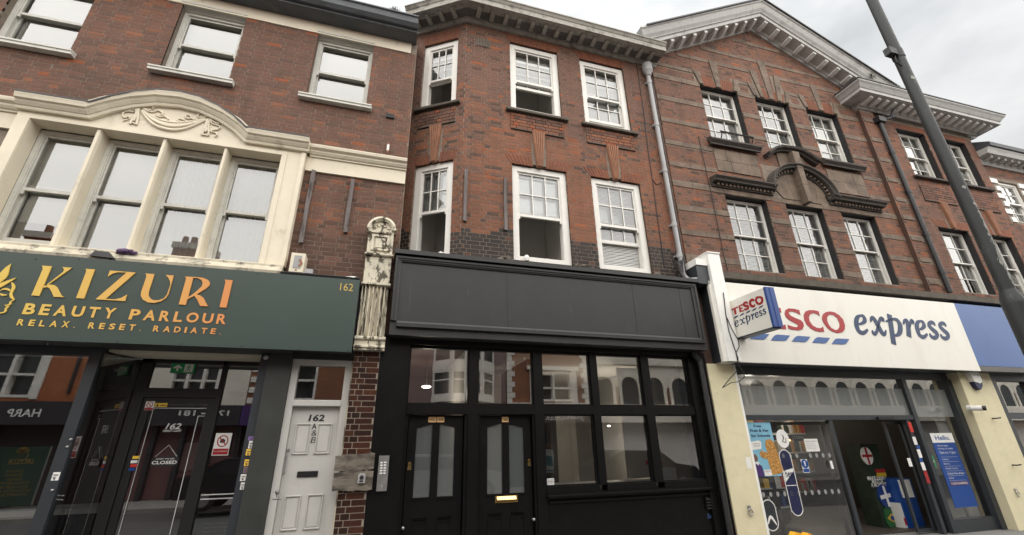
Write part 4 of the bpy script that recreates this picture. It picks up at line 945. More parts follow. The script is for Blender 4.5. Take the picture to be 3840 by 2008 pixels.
for r in range(3):
    for q in range(4): m.box(2.508+q*.024, 2.523+q*.024, V+.0005, V+.0015, 1.125+r*.02, 1.135+r*.02)
mk('print', m, 'ink', t)
t = thing('table_lamp', 'lamp with a red shade on the sill inside the right lower shop window', 'lamp', (4.85, .9, 1.0))
m = MB(); m.tube([(4.80, .8, 1.30), (4.80, .8, 1.34), (4.80, .8, 1.43)], [.15, .14, .05], 14); mk('shade', m, 'red_cloth', t, smooth=True); m = MB(); m.tube([(4.80, .8, 1.0), (4.80, .8, 1.3)], .02, 8); mk('stem', m, 'steel', t)
m = MB(); m.box(4.66, 5.05, .55, .72, 1.06, 1.24); solid('cardboard_box', 'pale box on the sill inside the right lower shop window below the red lamp', 'box', m, 'paper')
m = MB(); m.box(2.55, 5.2, .42, 1.1, .9, 1.05); mk('window_bed', m, 'interior_grey', MBd)
m = MB(); m.box(4.55, 5.15, 1.3, 1.34, 1.05, 3.05); mk('screen', m, 'interior_pale', MBd)
t = thing('intercom', 'stainless steel entry intercom with rows of buttons on the black pier', 'intercom', (.2, -.06, 1.3))
m = MB(); m.box(.105, .235, -.085, -.0605, 1.13, 1.55); mk('plate', m, 'steel', t)
m = MB()
for r in range(5):
    for q in range(2): m.box(.128+q*.045, .160+q*.045, -.089, -.0855, 1.33+r*.032, 1.347+r*.032)
mk('button', m, 'paper', t); m = MB(); m.disc(.17, 1.19, .006, -.089, -.0855, 8); mk('screw', m, 'paper', t)
m = MB(); rn = random.Random(8)
for k in range(9): m.stroke([(5.13+rn.random()*.10, .53+rn.random()*.08), (5.13+rn.random()*.10, .53+rn.random()*.08)], .008, V-.0215, V-.0205, 2)
mk('graffiti', m, 'store_blue', MBd)
# loose things on and around this front
for i, (x, z0, z1, lab) in enumerate(((1.165, 5.21, 6.25, 'weathered grey timber batten standing on the canted corner of the red brick building'), (1.895, 5.13, 6.19, 'weathered grey timber batten fixed beside the open first floor window'))):
    m = MB(); rn = random.Random(20+i); z = z0
    m.poly([(x-.028, z0), (x+.027, z0-.008), (x+.025, (z0+z1)/2), (x+.029, z1), (x-.026, z1+.006), (x-.03, (z0+z1)/2)], -.055, -.006); solid('timber_batten', lab, 'batten', m, 'wood_grey', 'timber battens fixed to the brickwork')
for i, (fr, u, v, lab) in enumerate(((MAIN, 2.28, .02, 'crumpled clear cup on the rotten sill of the wide open window'), (CF, CW[1]-.19, .05, 'crumpled clear cup in the open window of the canted corner'))):
    p = w3(fr, u, v, 4.60); m = MB(); m.tube([(p[0], p[1], 4.605), (p[0], p[1], 4.66), (p[0], p[1], 4.71)], [.045, .05, .03], 9, True); solid('plastic_cup', lab, 'cup', m, 'paper', 'plastic cups on the sills')
# ================================================================== right: gabled brick building with stone bands over the convenience store
TA = rad(-1.0); TF = (5.57, -.02, cos(TA), sin(TA))
def atf(px, py, v=0.0, fr=None):
    """the spot (u, z) measured on the plane at depth v of a wall frame"""
    fr = fr or TF; d = ray(px, py); n = Vector((-fr[3], fr[2], 0)); o = Vector((fr[0], fr[1], 0))+n*v
    t = (o-Vector((EYE.x, EYE.y, 0))).dot(n)/d.dot(n); p = EYE+d*t
    return (p.x-o.x)*fr[2]+(p.y-o.y)*fr[3], p.z
def U(x):                          # from the distance along an untilted front to u on this one
    for _ in (0, 1): pass
    k = 6.6+TF[1]; t = math.tan(TA)
    xx = (x*(k-5.57*t)/6.6)/(1-x*t/6.6); return (xx-5.57)/cos(TA)
def Zt(x, z):
    u = U(x); y = TF[1]+u*sin(TA); return 1.65+(z-1.65)*(6.6+y)/6.6
TB = thing('gabled_building', 'red brick building with stone bands and a white pedimented gable above the convenience store', 'building', (9, 0, 0))
AX = U(9.13); AZ = Zt(9.13, 12.34); sL, sR = .565, .515
WR = U(17.02); PL0, PL1 = U(12.2), U(12.72)
WIN = [(U(6.90), U(8.04)), (U(8.585), U(9.705)), (U(10.275), U(11.40))]; WW = [(U(13.64), U(14.83)), (U(15.5), U(16.64))]
ZA, ZB, ZC, ZDD = 4.88, 6.64, 8.19, 9.765
ho = [(a, b, ZA, ZB) for a, b in WIN]+[(a, b, ZC, ZDD) for a, b in WIN]
hw = [(a, b, ZA, ZB) for a, b in WW]+[(a, b, ZC, ZDD) for a, b in WW]
m = MB(TF); holed(m, 0, PL0, 4.4, 10.3, ho, .002, .34)
m.poly([(0, 10.3), (PL0, 10.3), (PL0, AZ-(PL0-AX)*sR+.2), (AX, AZ+.2), (0, AZ-AX*sL+.2)], .002, .34)
holed(m, PL1, WR, 4.4, 10.6, hw, .002, .34); m.box(PL0, PL1, -.098, .34, 4.4, 10.3); m.box(WR-.3, WR, .3405, 8, 4.4, 10.6)
mk('wall', m, 'mortar', TB)
bands = [(z-.125, z) for z in (9.78, 9.12, 8.48, 7.86, 7.29, 6.78, 6.20, 5.64, 5.08)]
hb = [(0, U(8.62)+2.6, a, b) for a, b in bands]
def picks(u, z, r):
    q = r.random(); k = .5+.5*sin(u*1.3-z*.9); return 'brick_bright' if q < .015 else ('brick_orange' if q < .08+.22*k else ('brick_dark' if q > .86 else 'brick_red'))
def rake(z):
    lo = 0 if z < AZ-AX*sL else AX-(AZ-z)/sL; hi = PL0 if z < AZ-(PL0-AX)*sR else AX+(AZ-z)/sR
    return (max(0, lo), min(PL0, hi)) if z < AZ else (0, 0)
ST = []                          # stones: outline, front depth
def stone(pts, v=-.012): ST.append((pts, v))
def sband(u0, u1, z0, z1, v=-.010, seed=0, L=.46):
    r = random.Random(seed+int(z0*100)); u = u0
    while u < u1-.05:
        w = min(u1-u, L*r.uniform(.75, 1.3));  w = u1-u if u1-u-w < .15 else w
        stone([(u, z0+.004), (u+w-.008, z0+.004), (u+w-.008, z1-.004), (u, z1-.004)], v-r.random()*.004); u += w
blk = []
for i, (a, b) in enumerate(bands):
    spans = rest(0, PL0, [(x0-.0, x1+.0) for x0, x1 in WIN] if (ZA < a < ZB or ZC < a < ZDD) else [(WIN[0][0]-.05, WIN[0][1]+.1), (WIN[1][0]-.3, WIN[1][1]+.3), (WIN[2][0]-.05, WIN[2][1]+.1)])
    if 6.6 < a < 7.95: spans = [(p, q) for p, q in spans if q-p > .25 and (p < .01 or q > PL0-.01)]
    for p, q in spans: sband(p, q, a, b, seed=i); blk.append((p, q, a, b))
    sband(PL0+.03, PL1-.12, a-.02, b-.02, -.115, 40+i)
c0 = [(a+b)/2 for a, b in WIN]
for z, gaps in ((11.72, [(-1, -1)]), (11.10, [(c0[1]-.11, c0[1]+.11)]), (10.66, [(c0[0]-.1, c0[0]+.1), (c0[1]-.42, c0[1]+.44), (c0[2]-.1, c0[2]+.1)]), (10.18, [(c0[0]-.60, c0[0]+.62), (c0[1]-.60, c0[1]+.62), (c0[2]-.60, c0[2]+.62)])):
    lo, hi = rake(z)
    for p, q in rest(lo+.1, hi-.1, gaps): sband(p, q, z-.115, z, seed=int(z*7)); blk.append((p, q, z-.115, z))
wed = []
def wedge(cb, ct, wb, wt, z0, z1, n=2):
    wed.append((min(cb-wb, ct-wt), max(cb+wb, ct+wt), z0, z1))
    for k in range(n):
        f0, f1 = k/n, (k+1)/n; L0 = lambda f: (cb-wb)*(1-f)+(ct-wt)*f; R0 = lambda f: (cb+wb)*(1-f)+(ct+wt)*f; zz = lambda f: z0+(z1-z0)*f
        stone([(L0(f0), zz(f0)+.003), (R0(f0), zz(f0)+.003), (R0(f1), zz(f1)-.003), (L0(f1), zz(f1)-.003)], -.028)
zt = ZDD+.005
for c in c0: wedge(c-.50, c-.60, .055, .075, zt, 10.17); wedge(c+.50, c+.60, .055, .075, zt, 10.17)
wedge(c0[0], c0[0], .065, .11, zt, 10.65); wedge(c0[2], c0[2], .065, .11, zt, 10.65); wedge(c0[1], c0[1], .07, .12, zt, 11.10, 3)
wedge(c0[1]-.30, c0[1]-.40, .05, .085, zt, 10.66); wedge(c0[1]+.24, c0[1]+.40, .055, .10, zt, 10.66)
apw = [(U(6.86), U(8.08), 7.24, 7.83), (U(10.24), U(11.46), 7.18, 7.83)]
for a, b, c, d in apw:
    for r in range(2):
        sband(a, b, c+(d-c)*r/2, c+(d-c)*(r+1)/2, -.02, int(a*9)+r, .42)
sec = [(U(6.6), U(8.25), 6.70, 6.99), (U(9.98), U(11.66), 6.70, 6.99), (c0[1]-.95, c0[1]+.95, 6.64, 7.66), (c0[1]-.35, c0[1]+.35, 7.6, 8.0)]
for (a, b) in ((U(6.62), U(8.25)), (U(9.98), U(11.64))): sband(a, b, 6.645, 6.775, -.012, 77, .30)
for (a, b), s in ((WIN[0], 1), (WIN[1], 2), (WIN[2], 3)): sband(a-.08 if s != 2 else c0[1]-.9, b+.08 if s != 2 else c0[1]+.9, ZB+.0, 6.75, -.008, 60+s, .3)
hb2 = ho+blk+wed+apw+sec+[(U(6.6), U(8.25), 6.64, 6.8), (U(9.98), U(11.64), 6.64, 6.8)]
courses(TF, 0, PL0, 4.72, 12.3, hb2, picks, 31, clip=rake)
courses(TF, PL0, PL1, 4.72, 10.0, [(PL0, PL1, a-.02, b-.02) for a, b in bands], picks, 32, v=-.10)
wa = [h for a, b in WW for h in arch_holes(a-.02, b+.02, ZB, ZB+.24, .13)+arch_holes(a-.02, b+.02, ZDD, ZDD+.195, .08)]
courses(TF, PL1, WR, 4.72, 10.0, hw+wa+[((a+b)/2-.13, (a+b)/2+.13, ZB+.2, 7.38) for a, b in WW]+[(a-.06, b+.06, 7.40, 7.92) for a, b in WW], picks, 33)
for i, (a, b) in enumerate(WW): courses(TF, a-.05, b+.05, 7.41, 7.93, [], picks, 34+i, v=-.022)
mk('pilaster_side', MB(TF).box(PL0-.004, PL0-.0005, -.101, .0, 4.45, 10.0), 'brick_dark', TB); mk('pilaster_side', MB(TF).box(PL1+.0005, PL1+.004, -.101, .0, 4.45, 10.0), 'brick_dark', TB)
lay(TB)
for pts, v in ST: mk('stone', MB(TF).poly(pts, v, .02), 'stone', TB)
MBd_keep = MBd; MBd = TB
for a, b in WW:
    flat_arch(TF, a-.02, b+.02, ZB+.005, ZB+.235, 16, 'brick_rubbed', .10); flat_arch(TF, a-.02, b+.02, ZDD+.005, ZDD+.19, 16, 'brick_rubbed', None, sp=.08)
    keystone(TF, (a+b)/2, ZB+.0, 7.39, .13, .05)
for c, (a, b) in zip(c0, WIN):      # rubbed brick between the stone wedges
    for x0, x1, y0, y1 in ((a+.14, c-.07, a+.06, c-.12), (c+.07, b-.14, c+.12, b-.06)):
        n = 6
        for i in range(n):
            f0, f1 = i/n, (i+1)/n; g = .004; mm = MB(TF); mm.poly([(x0+(x1-x0)*f0+g, zt), (x0+(x1-x0)*f1-g, zt), (y0+(y1-y0)*f1-g, 10.06), (y0+(y1-y0)*f0+g, 10.06)], -.004, .02)
            if not (c == c0[1] and (abs((y0+(y1-y0)*(f0+f1)/2)-c+.36) < .1 or abs((y0+(y1-y0)*(f0+f1)/2)-c-.33) < .1)): mk('voussoir', mm, 'brick_rubbed', TB)
MBd = MBd_keep
# ---- windows with black reveals
for i, (a, b) in enumerate(WIN+WW):
    for z0, z1 in ((ZA, ZB), (ZC, ZDD)):
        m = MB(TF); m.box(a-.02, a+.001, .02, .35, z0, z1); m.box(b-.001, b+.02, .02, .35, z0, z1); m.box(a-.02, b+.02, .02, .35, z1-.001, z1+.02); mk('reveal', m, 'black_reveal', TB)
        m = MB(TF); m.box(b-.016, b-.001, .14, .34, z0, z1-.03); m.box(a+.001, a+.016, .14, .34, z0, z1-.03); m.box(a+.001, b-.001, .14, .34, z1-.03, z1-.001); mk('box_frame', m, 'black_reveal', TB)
        up_ = z0 == ZC
        bl = 'venetian' if (i == 1 or (i in (0, 2) and not up_)) else 'roller'
        sash_window(TB, TF, a+.017, b-.017, z0+.01, z1-.031, .14, 3, (2, 2), .012, z0+(z1-z0)*.50, 0, 'white_paint', 'glass', bl, (z0+.08+(.1*i if bl == 'roller' else 0), z1-.02) if i < 3 else (z0+.5, z1-.02), sw=.032, gb=.02)
for i, (a, b) in enumerate(WIN+WW): 
    for z0, z1 in ((4.5, 7.2), (7.7, 9.9)): room(TB, a-.15, b+.15, .42, 2.4, z0, z1, 'interior_dark', 'interior_grey', fr=TF)
for a, b in WW:
    m = MB(TF); m.run([(.24, 8.10), (-.10, 8.09), (-.10, 8.14), (.24, 8.19)], a-.12, b+.14); mk('sill', m, 'dark_stone', TB)
    m = MB(TF); m.run([(.0, 7.40), (-.03, 7.40), (-.03, 7.42), (.0, 7.42)], a-.06, b+.06); mk('apron_ledge', m, 'sill_stone', TB)
for k in (0, 2):
    a, b = WIN[k]; m = MB(TF); m.run([(.24, 8.06), (-.05, 8.0), (-.06, 7.90), (-.10, 7.89), (-.10, 7.93), (-.16, 7.99), (-.16, 8.03), (-.10, 8.08), (.24, 8.185)][::-1], a-.14, b+.13); mk('sill', m, 'dark_stone', TB)
m = MB(TF); c = c0[1]; sw_ = [(c-.76, 7.80), (c-.66, 7.86), (c-.50, 7.99), (c-.3, 8.06), (c, 8.085), (c+.3, 8.06), (c+.48, 7.97), (c+.62, 7.88), (c+.74, 7.84)]
m.sweep(sw_, [(0, .1), (0, -.10), (.03, -.11), (.05, -.18), (.09, -.20), (.10, -.20), (.11, .1)][::-1]); mk('curved_sill', m, 'dark_stone', TB)
m = MB(TF); m.poly([(c-.40, 7.62), (c+.40, 7.62), (c+.40, 8.02), (c+.3, 8.06), (c, 8.08), (c-.3, 8.06), (c-.40, 8.02)], -.03, .02); mk('stone', m, 'stone', TB)
for k in range(3): m = MB(TF); m.poly([(c-.065-.012*k, 6.66+.46*k), (c+.065+.012*k, 6.66+.46*k), (c+.075+.012*k, 7.11+.46*k), (c-.075-.012*k, 7.11+.46*k)], -.19, .0); mk('stone', m, 'stone', TB)
# dentilled hoods over the lower windows
def dentil(m, u0, u1, z, v, n):
    for k in range(n): x = u0+(u1-u0)*(k+.5)/n; w = (u1-u0)/n*.5; mk('dentil', MB(TF).box(x-w/2, x+w/2, v-.045, v-.001, z, z+.055), 'stone', m)
for a, b in ((U(6.58), U(8.26)), (U(9.98), U(11.68))):
    m = MB(TF); m.run([(.0, 6.775), (-.05, 6.775), (-.05, 6.86), (-.16, 6.87), (-.17, 6.91), (-.22, 6.95), (-.22, 6.975), (.0, 7.01)], a, b); h = mk('hood', m, 'dark_stone', TB)
    dentil(h, a+.08, b-.03, 6.80, -.05, 15)
arc = [(c+.88*cos(pi-pi*k/20), 6.90+.70*sin(pi*k/20)) for k in range(21)]
m = MB(TF); m.sweep(arc, [(-.11, .0), (-.11, -.05), (-.03, -.05), (-.02, -.16), (.02, -.17), (.05, -.22), (.075, -.22), (.085, .0)][::-1]); h = mk('arched_hood', m, 'dark_stone', TB)
m = MB(TF)
for k in range(22):
    t = pi*(k+.5)/22
    if abs(t-pi/2) < .13: continue
    x, z = c+.815*cos(pi-t), 6.90+.635*sin(t); mk('dentil', MB(TF).box(x-.022, x+.022, -.095, -.051, z-.024, z+.024), 'stone', h)
n = 7
for k in range(n):
    x0, x1 = c-.77+1.54*k/n, c-.77+1.54*(k+1)/n; f = lambda x: 6.90+.58*math.sqrt(max(0, 1-((x-c)/.79)**2)); xb0, xb1 = c+(x0-c)*.72, c+(x1-c)*.72
    mk('stone', MB(TF).poly([(xb0+.003, 6.76), (xb1-.003, 6.76), (x1-.003, f(x1)), ((x0+x1)/2, f((x0+x1)/2)), (x0+.003, f(x0))], -.02, .02), 'stone', TB)
# guard rail on the first upper sill
m = MB(TF); a, b = WIN[0]
m.tube([(a+.20, -.05, 8.09), (a+.20, -.12, 8.20), (a+.16, -.13, 8.27), (b-.02, -.13, 8.27), (b-.05, -.12, 8.20), (b-.05, -.05, 8.09)], .014, 6); m.tube([(a+.18, -.13, 8.245), (b-.03, -.13, 8.245)], .010, 6); mk('guard_rail', m, 'black', TB)
# ---- pediment and wing cornice
pr = [(0, .0), (0, -.03), (.035, -.05), (.055, -.10), (.085, -.11), (.085, -.40), (.17, -.41), (.175, -.44), (.20, -.45), (.26, -.50), (.33, -.53), (.385, -.55), (.40, -.58), (.44, -.58), (.45, .0)]
m = MB(TF); zl = AZ-(AX+.35)*sL; zr = AZ-(U(13.3)-AX)*sR
m.sweep([(-.35, zl), (AX, AZ), (U(13.3), zr)], pr[::-1]); ped = mk('pediment_cornice', m, 'cornice_white', TB)
m = MB(TF); m.sweep([(-.4, zl+.445), (AX, AZ+.51), (U(13.35), zr+.43)], [(.0, .3), (.0, -.62), (.035, -.62), (.045, .3)][::-1]); mk('pediment_flashing', m, 'lead', ped)
mb0 = None
def mutule(u, z, sl):
    global mb0
    if mb0 is None:
        q = MB(); q.run([(-.09, -.10), (-.12, -.115), (-.24, -.10), (-.33, -.075), (-.37, -.06), (-.37, .0), (-.09, .0)], -.05, .05); mb0 = mk('modillion', q, 'cornice_lit', TB); o = mb0
    else: o = mb0.copy(); link(o, TB)
    o.location = w3(TF, u, 0, z); o.rotation_euler = (0, math.atan(-sl), TA); return o
for k in range(1, 12):
    du = .355*k-.16
    mutule(AX+du, AZ-du*sR+.094, -sR) if AX+du < U(12.7) else None
    mutule(AX-du, AZ-du*sL+.094, sL)
ZW = 10.045; w0, w1 = U(12.20), WR
pw = [(0, ZW), (.03, ZW), (.05, ZW+.04), (.10, ZW+.06), (.10, ZW+.13), (.46, ZW+.13), (.46, ZW+.22), (.48, ZW+.23), (.54, ZW+.32), (.58, ZW+.36), (.58, ZW+.40), (.0, ZW+.40)]
def ret(prof, mat, name, a, b, v, depthl, depthr):
    """cornice with returns at both ends"""
    N = len(prof); m = MB(TF); P = []
    for o, z in prof: P.append((a-o, v+depthl, z))
    for o, z in prof: P.append((a-o, v-o, z))
    for o, z in prof: P.append((b+o, v-o, z))
    for o, z in prof: P.append((b+o, v+depthr, z))
    F = [(i*N+j, i*N+(j+1) % N, (i+1)*N+(j+1) % N, (i+1)*N+j) for i in range(3) for j in range(N)]+[list(range(N)), [3*N+j for j in range(N)][::-1]]
    m.add(P, F); return mk(name, m, mat, TB)
wc = ret(pw, 'cornice_white', 'wing_cornice', w0, w1, -.10, .35, 1.6)
ret([(0, ZW+.402), (.60, ZW+.402), (.60, ZW+.43), (0, ZW+.47)], 'lead', 'wing_flashing', w0, w1, -.10, .35, 1.6)
u = w0+.02
while u < w1+.2: o = mutule(u, ZW+.127, 0); o.location = w3(TF, u, -.105, ZW+.128); u += .292
for k in range(4): o = mutule(0, 0, 0); o.location = w3(TF, w1, .05+.3*k, ZW+.128); o.rotation_euler = (0, 0, TA+pi/2)
m = MB(TF); m.poly([(-.2, 10.2), (PL0, 10.2), (PL0, AZ-(PL0-AX)*sR+.5), (AX, AZ+.52), (-.2, AZ-(AX+.2)*sL+.5)], .341, 6); m.box(PL0, WR-.31, .342, 6, 10.2, ZW+.4); mk('roof', m, 'roof_slate', TB)
# bird spikes along the top edges
m = MB(TF); rn = random.Random(9)
def spikes(p0, p1, v):
    L = math.hypot(p1[0]-p0[0], p1[1]-p0[1]); n = int(L/.028)
    for k in range(n):
        f = k/n; x = p0[0]+(p1[0]-p0[0])*f; z = p0[1]+(p1[1]-p0[1])*f; a = (k % 3-1)*.05
        m.add([(x-.0022, v, z), (x+.0022, v, z), (x+a*.6+.0015, v+a, z+.13), (x+a*.6-.0015, v+a, z+.13)], [(0, 1, 2, 3)])
spikes((-.3, zl+.49), (AX, AZ+.555), -.5); spikes((AX, AZ+.555), (U(13.3), zr+.48), -.5); spikes((w0-.4, ZW+.45), (w1+.5, ZW+.45), -.60)
mk('bird_spikes', m, 'steel', TB, kind='stuff')
# rain pipe of the wing
m = MB(TF); pu = PL1+.02; m.tube([(pu, -.16, 9.62), (pu, -.16, 4.75)], .055, 10); dp = mk('rain_pipe', m, 'pipe_black', TB, smooth=True)
m = MB(TF); m.box(pu-.13, pu+.13, -.26, -.10, 9.62, 9.78); m.tube([(pu+.1, -.2, 9.72), (pu+.35, -.25, 9.80), (pu+.42, -.35, 10.0)], .04, 8); m.tube([(pu+.36, -.26, 9.82), (pu+.50, -.28, 9.86)], .05, 8)
for z in (8.6, 7.4, 6.2, 5.2): m.tube([(pu, -.16, z), (pu, -.16, z+.09)], .066, 10)
mk('hopper', m, 'pipe_black', dp)
# ---- stone ledge above the store sign
sx0 = atf(2702, 1017, -.25)[0]; zc0 = atf(2740, 1047, -.28)[1]; zc1 = atf(2702, 1016.7, -.28)[1]
m = MB(TF); m.run([(.012, zc0-.02), (-.26, zc0), (-.28, zc0+.01), (-.28, zc1), (.012, zc1+.06)], sx0-.5, WR+.02); mk('ledge', m, 'dark_stone', TB)
m = MB(TF); u = sx0-.5
rn = random.Random(4)
while u < WR: q = min(WR+.02, u+rn.uniform(.8, 1.3)); m.box(u+.003, q-.003, -.288, -.281, zc0+.012, zc1-.004); u = q
mk('ledge_face', m, 'sill_stone', TB)
# ---- the store sign
FS = -.30
s0 = atf(2709, 1058, FS); sb = atf(2745, 1357, FS); e0 = atf(3577, 1140, FS); e1 = atf(3668, 1372, FS); e2 = atf(3680, 1395, FS); xr = atf(3786, 1160, FS)[0]+.6
S = thing('store_sign', 'long white store sign with red capitals, blue dashes and navy lettering, blue right end', 'sign', w3(TF, 4, FS, 3))
z0_, z1_ = sb[1], s0[1]; zb_ = e1[1]
m = MB(TF); m.poly([(s0[0]-.32, z0_), (e2[0], z0_), (e0[0], z1_), (s0[0]-.32, z1_)], FS, FS+.06); mk('white_panel', m, 'store_white', S)
m = MB(TF); m.poly([(e1[0]+.012, zb_), (xr, zb_), (xr, z1_), (e0[0]+.008, z1_)], FS+.002, FS+.06); mk('blue_panel', m, 'store_blue', S)
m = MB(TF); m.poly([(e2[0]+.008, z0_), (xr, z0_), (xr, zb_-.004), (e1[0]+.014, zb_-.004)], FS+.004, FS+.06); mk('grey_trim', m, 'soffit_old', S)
m = MB(TF); m.box(s0[0]-.30, xr, FS+.061, .0, z0_+.01, z1_-.02); mk('sign_box', m, 'frame_grey', S)
m = MB(TF); m.box(s0[0]-.30, WR, -.02, .012, z1_+.0, zc0-.022); mk('shadow_gap', m, 'black_reveal', S)  # black strip: shade between sign top and ledge put into the colour
def tt(ox, oy, s, v=FS): return lambda pts: [atf(ox+x/s, oy+y/s, v) for x, y in pts]
k3 = tt(2700, 1060, 4.81)
def tletter(loops, mat, name='letter', par=S, v=FS):
    m = MB(TF)
    for o, h in loops: m.poly(o, v-.008, v-.0005, h)
    return mk(name, m, mat, par)
tletter([(k3([(540, 410), (840, 436), (862, 520), (815, 488), (750, 482), (832, 818), (735, 810), (655, 475), (600, 472), (562, 497)]), [])], 'store_red')
tletter([(k3([(872, 440), (1085, 460), (1103, 548), (1040, 508), (978, 503), (997, 592), (1055, 605), (1072, 676), (1010, 655), (1035, 772), (1105, 786), (1172, 757), (1190, 845), (960, 828)]), [])], 'store_red')
tletter([(k3([(1445, 585), (1425, 500), (1330, 475), (1230, 468), (1178, 500), (1162, 560), (1185, 625), (1250, 682), (1340, 730), (1398, 762), (1408, 788), (1380, 808), (1320, 803), (1260, 780), (1218, 765), (1232, 830), (1300, 853), (1400, 865), (1478, 850), (1508, 790), (1498, 730), (1450, 680), (1350, 640), (1270, 600), (1232, 555), (1248, 530), (1300, 525), (1370, 545)]), [])], 'store_red')
tletter([(k3([(1795, 605), (1772, 520), (1690, 502), (1600, 500), (1537, 525), (1508, 590), (1517, 670), (1560, 760), (1640, 835), (1720, 875), (1800, 893), (1875, 888), (1852, 798), (1815, 828), (1740, 818), (1665, 775), (1612, 700), (1597, 630), (1620, 575), (1680, 553), (1740, 568)]), [])], 'store_red')
tletter([(k3([(1838, 630), (1858, 570), (1910, 535), (1980, 523), (2060, 538), (2150, 595), (2215, 670), (2250, 770), (2245, 850), (2200, 900), (2120, 915), (2030, 890), (1940, 830), (1875, 745), (1846, 685)]), [k3([(1925, 640), (1945, 600), (1990, 578), (2050, 592), (2110, 645), (2150, 730), (2155, 800), (2125, 850), (2070, 858), (2000, 820), (1952, 752), (1928, 690)])])], 'store_red')
for pts in ([(530, 1020), (590, 960), (630, 932), (690, 920), (885, 935), (845, 985), (820, 1015), (780, 1034)], [(915, 1046), (960, 980), (985, 955), (1025, 940), (1262, 958), (1220, 1010), (1195, 1045), (1160, 1057)],
            [(1295, 1064), (1340, 1000), (1365, 975), (1405, 963), (1625, 980), (1585, 1035), (1560, 1065), (1525, 1078)], [(1662, 1085), (1705, 1025), (1730, 998), (1770, 987), (1980, 1002), (1940, 1058), (1915, 1088), (1880, 1101)], [(2012, 1107), (2055, 1048), (2080, 1020), (2120, 1010), (2327, 1023), (2290, 1078), (2265, 1108), (2230, 1120)]): tletter([(k3(pts), [])], 'store_blue', 'dash')
k4 = tt(3180, 1140, 6.133); PXM = .00188
def brush(groups, kk, scale, par, mat, v, fr):
    m = MB(fr)
    for pts, w in groups: m.stroke(kk(pts), [q*scale for q in w], v-.008, v-.0005, 5)
    return mk('letter', m, mat, par)
ee = ([(235, 475), (340, 440), (383, 375), (350, 290), (285, 272), (215, 310), (188, 400), (195, 510), (240, 620), (320, 670), (390, 650), (448, 590)], [18, 34, 50, 40, 24, 42, 56, 56, 52, 46, 36, 22])
e2_ = ([(1640, 590), (1710, 560), (1745, 500), (1715, 420), (1655, 400), (1598, 430), (1580, 520), (1598, 620), (1640, 715), (1710, 765), (1770, 745), (1818, 690)], [18, 34, 50, 40, 24, 42, 56, 56, 52, 46, 36, 22])
s1_ = ([(1998, 508), (1965, 445), (1910, 430), (1862, 460), (1872, 520), (1940, 590), (2020, 660), (2048, 715), (2020, 770), (1960, 778), (1900, 740), (1880, 680)], [14, 42, 46, 42, 50, 56, 62, 46, 42, 46, 38, 14])
s2_ = ([(x+252, y+18) for x, y in s1_[0]], s1_[1])
xx = [([(518, 420), (530, 350), (565, 325), (612, 375), (690, 510), (770, 655), (820, 700), (855, 670), (866, 605)], [14, 34, 48, 54, 58, 58, 48, 30, 12]), ([(808, 412), (792, 350), (757, 338), (717, 400), (690, 510), (655, 640), (612, 692), (572, 668), (556, 608)], [28, 42, 42, 32, 28, 34, 40, 36, 12])]
pp_ = [([(946, 245), (1050, 932)], [64, 64]), ([(865, 412), (940, 378), (1050, 352), (1130, 382), (1185, 470), (1198, 580), (1178, 670), (1125, 722), (1062, 722)], [20, 26, 30, 48, 62, 62, 52, 32, 24])]
rr_ = [([(1268, 475), (1292, 402), (1332, 380), (1362, 430), (1385, 560), (1400, 758)], [14, 34, 44, 50, 58, 64]), ([(1412, 555), (1430, 450), (1458, 392), (1482, 410), (1488, 462)], [16, 30, 42, 46, 34])]
for g in ([ee], xx, pp_, rr_, [e2_], [s1_], [s2_]): brush(g, k4, PXM, S, 'store_navy', FS, TF)
# white end pier of the sign
q0 = atf(2652, 950, -.36); q1 = atf(2693, 953, -.36)
m = MB(TF); m.box(q0[0], q1[0]+.02, -.36, .0, z0_, q1[1]); m.box(q0[0]-.01, q1[0]+.03, -.375, .0, q1[1]+.001, q1[1]+.025); solid('sign_end_panel', 'tall white boxed panel standing at the left end of the white store sign', 'panel', m, 'store_side_white')
m = MB(TF); m.box(-.06, q0[0]-.01, -.30, .0, 4.36, q1[1]-.25); m.slot = 1; m.box(-.06, q0[0]-.01, -.32, .0, q1[1]-.249, q1[1]-.12); solid('gutter_box', 'dark sloping box with white edge beside the foot of the grey rain pipe', 'box', m, ['frame_grey', 'store_side_white'])
# ---- projecting sign
PJ = thing('projecting_sign', 'square double sided white projecting sign with blue outer edge and red and navy lettering', 'sign', w3(TF, .5, -.7, 4))
d0 = ray(2727, 1137); PSX = None
xp = 6.10                                                # the face turned left stands square to the wall at this x
def side(px, py):
    d = ray(px, py); t = (xp-EYE.x)/d.x; p = EYE+d*t; return p.y, p.z
c_ = [side(2727, 1137), side(2867, 1075), side(2902, 1222), side(2757, 1272)]
ya = (c_[0][0]+c_[3][0])/2; yb = (c_[1][0]+c_[2][0])/2; za = (c_[2][1]+c_[3][1])/2; zb2 = (c_[0][1]+c_[1][1])/2
PF = (xp, ya, 0.0, -1.0)                                  # u runs out from the wall, v points to +x
m = MB(PF); W_ = ya-yb; m.box(0, W_-.03, 0, .17, za, zb2); mk('panel', m, 'store_white', PJ)
m = MB(PF); m.box(W_-.03, W_+.015, -.006, .176, za-.004, zb2+.004); m.box(W_+.016, W_+.024, .075, .095, za, zb2); mk('edge', m, 'store_edge_blue', PJ)
m = MB(PF); m.box(-.005, W_-.031, -.004, .174, za-.022, za-.001); mk('trim', m, 'frame_grey', PJ)
for z in (za+.1, zb2-.14): mk('bracket', MB(PF).box(-.3, -.001, .06, .11, z, z+.04), 'frame_grey', PJ)
def pq(pts, s=4.81, ox=2700, oy=1060):
    r = []
    for x, y in pts: y_, z_ = side(ox+x/s, oy+y/s); r.append((ya-y_, z_))
    return r
